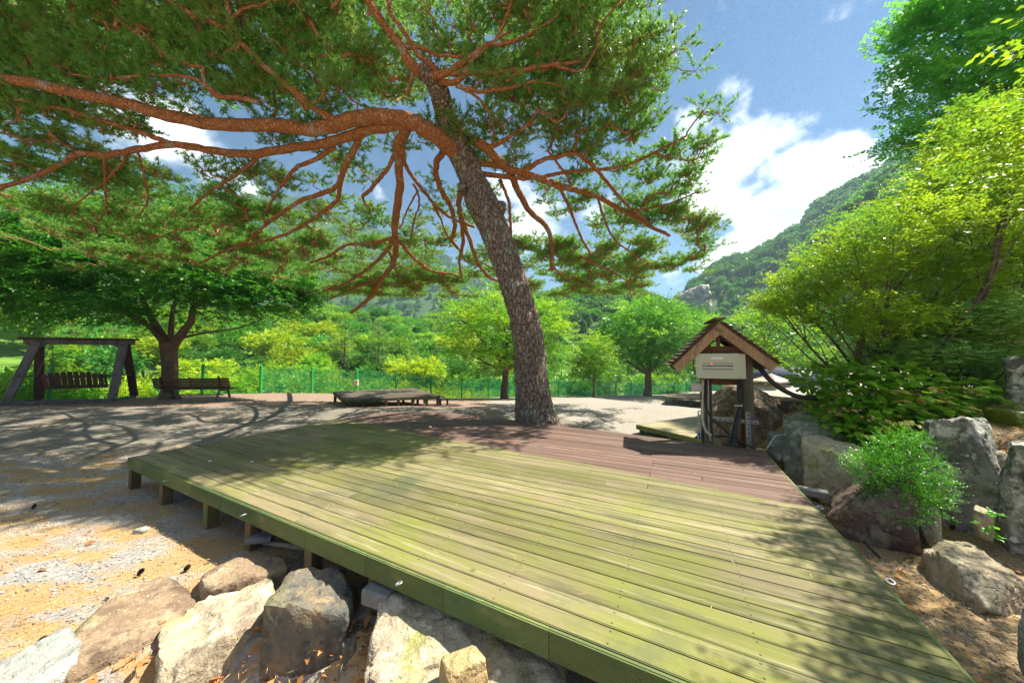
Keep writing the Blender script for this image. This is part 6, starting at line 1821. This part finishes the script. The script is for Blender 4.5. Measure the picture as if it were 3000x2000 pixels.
def place(kind, X, Y, s, label=None, sz=None, group=None):
    src = protos[kind]
    if kind in used: o = copy_tree(src)
    else: o = src; used.add(kind)
    o.location = (float(X), float(Y), float(zt(X, Y)) - .1)
    o.rotation_euler = (0, 0, rnd.uniform(0, 6.28)); o.scale = (s, s, s * (sz or rnd.uniform(.85, 1.15)))
    lab, cat = LAB[kind]
    px_ = 1500 + FPX * X / Y
    where = [(150, 'left of the swing'), (330, 'seen through the swing frame'), (470, 'between swing and bench tree'), (700, 'above the bench'), (930, 'between bench and camping deck'), (1130, 'above left half of camping deck'), (1300, 'above right half of camping deck'),
             (1480, 'just left of the pine trunk'), (1680, 'just right of the pine trunk'), (1820, 'behind the thin young tree'), (1980, 'behind the round lot tree'), (2150, 'left of the shelter roof'), (9999, 'right of the shelter')]
    wp = [w_ for l_, w_ in where if px_ < l_][0]
    if cat == 'tree':
        dp_ = 'nearest row' if Y < 52 else 'second row' if Y < 70 else 'upper slope' if Y < 105 else 'hilltop'
        lab = lab.split(' in the wood')[0] + ' beyond the fence' + ', ' + dp_ + ', ' + wp
    else:
        lab = lab.split(' growing')[0] + ' outside the fence, ' + wp
    setp(o, label or lab, cat, group or {'tree': 'trees in the wood beyond the fence', 'bush': 'bushes just beyond the fence'}[cat])
    return o
rnd.seed(5)
# named ones
for (kind, x, Y, s, lab) in [('yellow', 870, 48, .75, 'round yellow-green tree standing alone right of the broad dark tree'), ('conifer', 1010, 50, 1.05, 'tall light green pine left of the camping deck box'), ('conifer', 1110, 52, 1.0, 'tall pine just right of the other light green pine'),
                             ('conifer', 205, 38, .75, 'flat-shelved pine seen through the swing frame'), ('conifer', 330, 40, .7, 'second flat-shelved pine right of the swing frame'),
                             ('yellow', 600, 40, .7, 'yellow-green tree behind the bench right of its trunk'), ('yellow', 420, 42, .75, 'yellow-green tree left of the trunk behind the bench'), ('deep', 930, 56, .9, 'dark green tree behind the round yellow-green one'),
                             ('bright', 1230, 50, .85, 'bright green tree beyond the fence, left of the pine trunk'), ('deep', 1340, 54, .9, 'dark green tree beyond the fence near the pine trunk')]:
    r_ = (x - 1500) / FPX; place(kind, r_ * Y, Y, s, lab)
for Y in (40, 47, 55, 64, 74, 85, 98, 112, 128):
    x = -200 + rnd.uniform(0, 60)
    while x < 2500:
        X = (x - 1500) / FPX * Y
        if fence_d(X, Y) > 12 or (Y > 60 and X > 20):
            kind = rnd.choices(['yellow', 'bright', 'mid', 'deep', 'conifer', 'conifer2'], [2.0 if Y < 60 else 1, 3, 3, 2, 1.5, 1.2])[0]
            if x > 1600 and Y < 50: pass
            else: place(kind, X + rnd.uniform(-2, 2), Y + rnd.uniform(-3, 3), rnd.uniform(.62, .95) * (.8 if Y < 50 else 1))
        x += rnd.uniform(.75, 1.25) * 6.4 / Y * FPX
# bushes along the outside of the fence
fl_ = smoothpts(FENCE[2:9], 6)
for i in range(len(fl_) - 1):
    a, b = fl_[i], fl_[i + 1]; nrm_ = unit(np.array([-(b - a)[1], (b - a)[0]]))
    for k in range(2):
        t_ = rnd.random(); off = rnd.uniform(5.0, 11.5)
        p = a * (1 - t_) + b * t_ + nrm_ * off
        place(rnd.choice(['bush', 'bush2', 'bush2']), p[0], p[1], rnd.uniform(.8, 1.3), sz=1.1)
# leftover prototypes
for k_, o in protos.items():
    if k_ not in used: place(k_, -30, 60, .9)

# ------------------------------------------------------------------ mountains with forest
def ridge(name, prof, Yr, Yt, zt_, bumps, seed, label_stuff, n_inst, inst_scale, mat_f, hole=None, zback=.5, vmin=.0):
    prof = np.array(prof, float)
    xs = np.linspace(prof[0, 0], prof[-1, 0], 150)
    ys = np.interp(xs, prof[:, 0], prof[:, 1])
    ts = np.concatenate([np.linspace(0, 1, 34), np.linspace(1.06, 1.6, 8)])
    rg = np.random.default_rng(seed)
    XX, TT = np.meshgrid(xs, ts)
    top = np.array([at(x, y, Y=Yr) for x, y in zip(xs, ys)])
    Yp = Yt + (Yr - Yt) * TT
    Xw = (XX - 1500) / FPX * (Yt + (Yr - Yt) * np.minimum(TT, 1.0))
    zr = top[:, 2][None]
    prof_t = np.where(TT <= 1, np.sin(np.clip(TT, 0, 1) * math.pi / 2) ** .9, 1 - (TT - 1) * 1.2)
    Z = zt_ + (zr - zt_) * prof_t
    Z = Z + bumps * (vnoise(Xw, Yp, .02, seed) + .6 * vnoise(Xw, Yp, .055, seed + 1)) * np.clip(1.0 - np.abs(TT - .5) * 1.6, 0, 1)
    Vv = np.stack([Xw.ravel(), Yp.ravel(), Z.ravel()], 1)
    nx, ny = len(xs), len(ts); I = np.arange(nx * ny).reshape(ny, nx)
    Ff = np.stack([I[:-1, :-1].ravel(), I[:-1, 1:].ravel(), I[1:, 1:].ravel(), I[1:, :-1].ravel()], 1)
    obj(name, (Vv, Ff), MAT['hillside'], smooth=True, kind='structure')
    # forest: points on the slope
    pts = []
    area = np.linalg.norm(np.cross(Vv[Ff[:, 1]] - Vv[Ff[:, 0]], Vv[Ff[:, 3]] - Vv[Ff[:, 0]]), axis=1)
    tf = TT[:-1, :-1].ravel(); area = area * (tf < 1.15)
    pr = area / area.sum()
    q_ = rg.choice(len(Ff), n_inst, p=pr); u_, v_ = rg.random(n_inst)[:, None], rg.random(n_inst)[:, None]
    A_, B_, C_, D_ = (Vv[Ff[q_, i]] for i in range(4))
    P_ = A_ * (1 - u_) * (1 - v_) + B_ * u_ * (1 - v_) + C_ * u_ * v_ + D_ * (1 - u_) * v_
    if hole is not None:
        c_, r_ = hole
        P_ = P_[np.linalg.norm((P_ - c_) * [1, .6, 1], axis=1) > r_ * (1 + .15 * np.sin(P_[:, 0] * .8) * np.cos(P_[:, 2] * .9))]
    forest(label_stuff[0], P_, inst_scale, mat_f, seed, label_stuff[1])
def forest(name, P_, scale, srcs, seed, label):
    me = bpy.data.meshes.new(name); me.vertices.add(len(P_)); me.vertices.foreach_set('co', P_.astype(np.float32).ravel())
    rg = np.random.default_rng(seed)
    a = me.attributes.new('sc', 'FLOAT', 'POINT'); a.data.foreach_set('value', (scale * rg.uniform(.7, 1.3, len(P_))).astype(np.float32))
    a = me.attributes.new('rot', 'FLOAT', 'POINT'); a.data.foreach_set('value', rg.uniform(0, 6.28, len(P_)).astype(np.float32))
    o = bpy.data.objects.new(name, me); COL.objects.link(o)
    ng = bpy.data.node_groups.new(name + '_nodes', 'GeometryNodeTree')
    ng.interface.new_socket('Geometry', in_out='INPUT', socket_type='NodeSocketGeometry'); ng.interface.new_socket('Geometry', in_out='OUTPUT', socket_type='NodeSocketGeometry')
    N = ng.nodes.new; Lk = ng.links.new
    gi, go = N('NodeGroupInput'), N('NodeGroupOutput')
    jn = N('GeometryNodeJoinGeometry')
    m2p = N('GeometryNodeMeshToPoints'); Lk(gi.outputs[0], m2p.inputs['Mesh'])
    for k, src in enumerate(srcs):
        oi = N('GeometryNodeObjectInfo'); oi.inputs['Object'].default_value = src
        ip = N('GeometryNodeInstanceOnPoints')
        rv = N('FunctionNodeRandomValue'); rv.data_type = 'INT'; rv.inputs[4].default_value = 0; rv.inputs[5].default_value = len(srcs) - 1; rv.inputs['Seed'].default_value = 3
        cp = N('FunctionNodeCompare'); cp.data_type = 'INT'; cp.operation = 'EQUAL'; cp.inputs[3].default_value = k
        Lk(rv.outputs[2], cp.inputs[2]); Lk(cp.outputs[0], ip.inputs['Selection'])
        s_ = N('GeometryNodeInputNamedAttribute'); s_.data_type = 'FLOAT'; s_.inputs['Name'].default_value = 'sc'
        r_ = N('GeometryNodeInputNamedAttribute'); r_.data_type = 'FLOAT'; r_.inputs['Name'].default_value = 'rot'
        cx = N('ShaderNodeCombineXYZ'); Lk(r_.outputs[0], cx.inputs[2])
        Lk(m2p.outputs[0], ip.inputs['Points']); Lk(oi.outputs['Geometry'], ip.inputs['Instance']); Lk(cx.outputs[0], ip.inputs['Rotation']); Lk(s_.outputs[0], ip.inputs['Scale'])
        Lk(ip.outputs[0], jn.inputs[0])
    Lk(jn.outputs[0], go.inputs[0])
    md = o.modifiers.new('forest', 'NODES'); md.node_group = ng
    setp(o, label, 'forest', None, 'stuff')
    return o
MAT['hillside'] = layered('wooded_hillside', (.035, .075, .02), [(.05, .4, .6, (.05, .10, .025)), (.3, .5, .65, (.02, .05, .015))], coord='World', rough=.95)
def crown_src(seed, mat, conifer=False):
    rg = np.random.default_rng(seed)
    if conifer:
        lobes = [(0, 0, z_, 2.6 * (1 - z_ / 11), 2.6 * (1 - z_ / 11), .5) for z_ in (2, 3.6, 5.2, 6.8, 8.2)]
    else:
        lobes = [(rg.normal(0, 1.3), rg.normal(0, 1.3), rg.uniform(3.5, 6.6), rg.uniform(1.7, 2.6), rg.uniform(1.7, 2.6), rg.uniform(1.3, 2)) for _ in range(6)]
    P_, d_, k_ = in_lobes(lobes, 620, rg, shell=.7)
    V_, F_ = leaves_np(P_, unit(d_ + [0, 0, .3] + rg.normal(0, .4, P_.shape)), 1.15, .85, d_ + rg.normal(0, .5, P_.shape))
    me = mesh_of('far_crown', V_, F_, MAT[mat])
    return bpy.data.objects.new('far_crown', me)        # only a source for the forest, stands nowhere itself
SRC = [crown_src(1, 'forest'), crown_src(2, 'deep'), crown_src(3, 'forest', True), crown_src(4, 'zelkova_m')]
ridge('far_mountain', [(-900, 690), (-300, 700), (200, 700), (500, 670), (640, 635), (740, 622), (850, 640), (930, 660), (1010, 680), (1100, 718), (1200, 760), (1290, 798), (1360, 824), (1450, 855), (1600, 905), (1800, 950)], 800, 330, 14, 18, 2,
      ('mountain_forest', 'hazy wooded mountainside rising behind the trees on the left'), 9000, 1.35, SRC[:3])
ridge('middle_hill', [(1300, 930), (1450, 905), (1600, 893), (1650, 878), (1700, 868), (1760, 872), (1850, 885), (1950, 930), (2050, 965), (2150, 1000)], 210, 120, 10, 5, 3,
      ('hill_forest', 'dense wood on the low hill between the pine trunk and the cliff mountain'), 1500, .8, SRC)
cl = at(2032, 893, Y=228)
ridge('cliff_mountain', [(1800, 990), (1900, 965), (1985, 925), (2012, 890), (2030, 858), (2070, 833), (2130, 812), (2200, 790), (2290, 742), (2360, 705), (2420, 655), (2500, 600), (2700, 500), (3100, 400), (3900, 380)], 360, 170, 5, 10, 4,
      ('cliff_forest', 'blue-green wooded mountain with a cliff on the right'), 4200, .9, SRC[:3], hole=(cl + np.array([0, 4, 0]), 15))
ridge('near_ridge', [(2160, 1010), (2250, 925), (2330, 820), (2400, 748), (2450, 700), (2500, 655), (2560, 605), (2640, 545), (2900, 430), (3400, 350)], 170, 90, 2, 4, 5,
      ('ridge_forest', 'brighter green wooded ridge in front of the cliff mountain'), 1600, .75, SRC[1:])
# cliff face
Pn, Fn = rock_verts((27, 22, 27), 333, 5, rough=.12, planes=20)
o = obj('cliff_face', (Pn, Fn), MAT['cliff'], smooth=False, kind='structure'); o.location = (cl + np.array([1, 3, -1])).tolist(); o.rotation_euler = (0, math.radians(-18), 0)

# ------------------------------------------------------------------ litter, gravel, small things
def in_deck(X, Y):
    u_, v_ = X * DU[0] + Y * DU[1], X * DV[0] + Y * DV[1]
    return (u_ > -6.4) & (u_ < 1.1) & (v_ > 1.46) & (v_ < 6.1)
Rs = np.random.default_rng(21)
def scatter(n, x0, x1, y0, y1, keep=None):
    X, Y = Rs.uniform(x0, x1, n), y0 + (y1 - y0) * Rs.random(n) ** 1.25
    m_ = np.ones(n, bool) if keep is None else keep(X, Y)
    return X[m_], Y[m_]
def patch(X, Y): return vnoise(X * 1.0, Y * 1.9, 1.25, 4) + .5 * vnoise(X, Y * 1.6, 3.4, 9)
# gravel stones
X, Y = scatter(26000, -9, .2, .8, 6.4, lambda X, Y: (~in_deck(X, Y) | ((X * DV[0] + Y * DV[1]) < 2.2)) & (patch(X, Y) + Rs.normal(0, .35, len(X)) > -.05) & (X * DU[0] + Y * DU[1] < .9))
X2, Y2 = scatter(9000, 0, 4.4, .7, 7, lambda X, Y: (X * DU[0] + Y * DU[1] > 1.12) & (bank_w(X, Y) < .4) & (Rs.random(len(X)) < .45))
X = np.concatenate([X, X2]); Y = np.concatenate([Y, Y2])
oc = np.array([[1, 0, 0], [-1, 0, 0], [0, 1, 0], [0, -1, 0], [0, 0, 1], [0, 0, -1]], float)
of = np.array([[0, 2, 4], [2, 1, 4], [1, 3, 4], [3, 0, 4], [2, 0, 5], [1, 2, 5], [3, 1, 5], [0, 3, 5]])
def pebbles(name, X, Y, smin, smax, mat, flat=.55, **kw):
    n = len(X); s_ = Rs.uniform(smin, smax, (n, 1, 1)) * Rs.uniform(.7, 1.3, (n, 1, 3)) * np.array([1, 1, flat])
    Vp = (oc[None] + Rs.normal(0, .22, (n, 6, 3))) * s_
    a = Rs.uniform(0, 6.28, n); c_, sn_ = np.cos(a)[:, None], np.sin(a)[:, None]
    x = Vp[..., 0] * c_ - Vp[..., 1] * sn_; y = Vp[..., 0] * sn_ + Vp[..., 1] * c_
    Vp = np.stack([x, y, Vp[..., 2]], -1) + np.stack([X, Y, zt(X, Y) + s_[:, 0, 2] * .5], 1)[:, None]
    F_ = (of[None] + (np.arange(n) * 6)[:, None, None]).reshape(-1, 3)
    obj(name, (Vp.reshape(-1, 3), F_), MAT[mat], **kw)
pebbles('gravel', X, Y, .005, .014, 'gravel', kind='stuff')
X, Y = scatter(20000, .5, 6.5, .6, 6.5, lambda X, Y: (X * DU[0] + Y * DU[1] > 1.12) & (bank_w(X, Y) < .8))
pebbles('chippings', X, Y, .004, .011, 'chips', .4, kind='stuff')
X, Y = scatter(170, .5, 4.0, .6, 4.5, lambda X, Y: (X * DU[0] + Y * DU[1] > 1.12) & (bank_w(X, Y) < .1) & (Rs.random(len(X)) < .8))
pebbles('foam_crumbs', X, Y, .004, .010, 'white_chip', .4, kind='stuff')
# fallen needles
def needles(name, X, Y, L_, w, mat, zoff=.006, dirb=None):
    n = len(X); a = Rs.uniform(0, 6.28, n) if dirb is None else Rs.normal(dirb, .8, n)
    P_ = np.stack([X, Y, zt(X, Y) + zoff + Rs.uniform(0, .01, n)], 1)
    D_ = np.stack([np.cos(a), np.sin(a), Rs.normal(0, .08, n)], 1)
    V_, F_ = leaves_np(P_, D_, L_ * Rs.uniform(.7, 1.3, n), w, np.stack([Rs.normal(0, .3, n), Rs.normal(0, .3, n), np.ones(n)], 1))
    obj(name, (V_, F_), MAT[mat], kind='stuff')
X, Y = scatter(70000, -9, .2, .8, 6.4, lambda X, Y: (~in_deck(X, Y) | ((X * DV[0] + Y * DV[1]) < 2.4)) & (patch(X, Y) + Rs.normal(0, .4, len(X)) < .28) & (X * DU[0] + Y * DU[1] < .9))
X2, Y2 = scatter(15000, .5, 7.0, .6, 7, lambda X, Y: (X * DU[0] + Y * DU[1] > 1.12))
needles('pine_needle_litter', np.concatenate([X, X2]), np.concatenate([Y, Y2]), .075, .0028, 'litter_needle')
# dead leaves
X, Y = scatter(1500, -2.6, -.6, 1.0, 2.4, lambda X, Y: np.hypot((X + 1.5), (Y - 1.75)) < .75 + Rs.normal(0, .12, len(X)))
X2, Y2 = scatter(900, 1.5, 6.5, .8, 6, lambda X, Y: (X * DU[0] + Y * DU[1] > 1.12) & (Rs.random(len(X)) < .8))
X3, Y3 = scatter(50, -7, -1, 1.6, 5.5, lambda X, Y: ~in_deck(X, Y))
X, Y = np.concatenate([X, X2, X3]), np.concatenate([Y, Y2, Y3])
n = len(X); a = Rs.uniform(0, 6.28, n)
P_ = np.stack([X, Y, zt(X, Y) + .008 + Rs.random(n) * .03], 1); D_ = np.stack([np.cos(a), np.sin(a), Rs.normal(0, .25, n)], 1)
s_ = Rs.uniform(.5, 1.3, n)
V_, F_ = leaves_np(P_, D_, .07 * s_, .034 * s_, np.stack([Rs.normal(0, .4, n), Rs.normal(0, .4, n), np.ones(n)], 1), fold=.12)
obj('fallen_leaves', (V_, F_), MAT['dead_leaf'], kind='stuff')
# needles and scraps lying on the deck
n = 260; u_, v_ = Rs.uniform(-6.2, 1.0, n), Rs.uniform(1.6, 5.5, n)
P_ = np.stack([u_ * DU[0] + v_ * DV[0], u_ * DU[1] + v_ * DV[1], np.full(n, DZ + .003)], 1); a = Rs.uniform(0, 6.28, n)
V_, F_ = leaves_np(P_, np.stack([np.cos(a), np.sin(a), np.zeros(n)], 1), Rs.uniform(.03, .08, n), .003, np.tile([[0, 0, 1.]], (n, 1)))
obj('deck_needles', (V_, F_), MAT['litter_needle'], kind='stuff')
# pine cones
def pinecone(p, s, label):
    g = G()
    for lev in range(9):
        t = lev / 8; r_ = .5 * math.sin(math.pi * (.15 + .75 * t)) ** .8
        for k in range(8):
            a = k * 6.283 / 8 + lev * .4
            d_ = np.array([math.cos(a), math.sin(a), .35 - .1 * t]); b_ = np.array([0, 0, t * 1.1])
            s2 = np.array([-math.sin(a), math.cos(a), 0])
            g.add([b_ + d_ * .05, b_ + d_ * r_ * .8 + s2 * .16, b_ + d_ * r_ + [0, 0, .06], b_ + d_ * r_ * .8 - s2 * .16, b_ + d_ * r_ * .6 - [0, 0, .06]], [(0, 1, 2, 3), (0, 4, 1), (0, 3, 4), (1, 4, 2), (3, 2, 4)])
    g.tube([(0, 0, 0), (0, 0, 1.1)], .12, 5)
    V = g.V() * s
    o = obj('pine_cone', (V, g.f), MAT['cone']); o.location = [float(c) for c in p]; o.rotation_euler = (rnd.uniform(.4, 1.3), 0, rnd.uniform(0, 6))
    return setp(o, label, 'pine cone', 'fallen pine cones')
for (x, y, lab) in ((403, 1682, 'brown pine cone on sunlit needles above the flat brown slab'), (95, 1484, 'pine cone on shaded gravel at the left'), (108, 1888, 'pine cone just above the pale rock at lower left'), (540, 1668, 'pale pine cone left of the rounded brown stone'), (2783, 1520, 'pine cone at the foot of the tall grey boulder')):
    p = at(x, y, z=.03 if x < 2000 else .12); p[2] = float(zt(p[0], p[1])) + .015
    pinecone(p, .042, lab)
for (x, y, lab) in ((1115, 1208, 'pebble on the back left corner of the deck'), (1197, 1251, 'left one of two pebbles on the brown boards'), (1260, 1251, 'right one of two pebbles on the brown boards'), (615, 1350, 'tiny white pebble on the green boards near the left edge'), (738, 1352, 'tiny white pebble right of another on the green boards')):
    p = at(x, y, z=DZ + .015); Pn, Fn = rock_verts((.055, .05, .035) if y < 1300 else (.03, .025, .012), int(x), 2, rough=.03)
    o = obj('pebble', (Pn, Fn), MAT['rock_tan'] if y < 1300 else MAT['white_chip'], smooth=True); o.location = p.tolist(); setp(o, lab, 'pebble', 'pebbles on the deck')
for (x, y, lab) in ((415, 1552, 'oval cream stone on sunlit needles'), (258, 1336, 'pale stone on the verge at the road edge')):
    p = at(x, y, z=.02); Pn, Fn = rock_verts((.11, .08, .05), int(x), 3, rough=.03)
    o = obj('stone', (Pn, Fn), MAT['rock_pale'], smooth=True); o.location = p.tolist(); setp(o, lab, 'stone')

# ------------------------------------------------------------------ haze
hz_m = Mt('haze_air'); pv = hz_m.n('ShaderNodeVolumePrincipled')
pv.inputs['Color'].default_value = (.60, .82, 1.0, 1); pv.inputs['Density'].default_value = .0003; pv.inputs['Anisotropy'].default_value = .2
hz_m.l(pv.outputs[0], hz_m.out.inputs['Volume'])
g = G(); x0, x1, y0, y1, z0, z1 = -1600, 1600, -80, 1600, -12, 425
g.add([(x0, y0, z0), (x1, y0, z0), (x1, y1, z0), (x0, y1, z0), (x0, y0, z1), (x1, y0, z1), (x1, y1, z1), (x0, y1, z1)], [(3, 2, 1, 0), (4, 5, 6, 7), (0, 1, 5, 4), (1, 2, 6, 5), (2, 3, 7, 6), (3, 0, 4, 7)])
obj('haze', g, hz_m.m, kind='stuff')
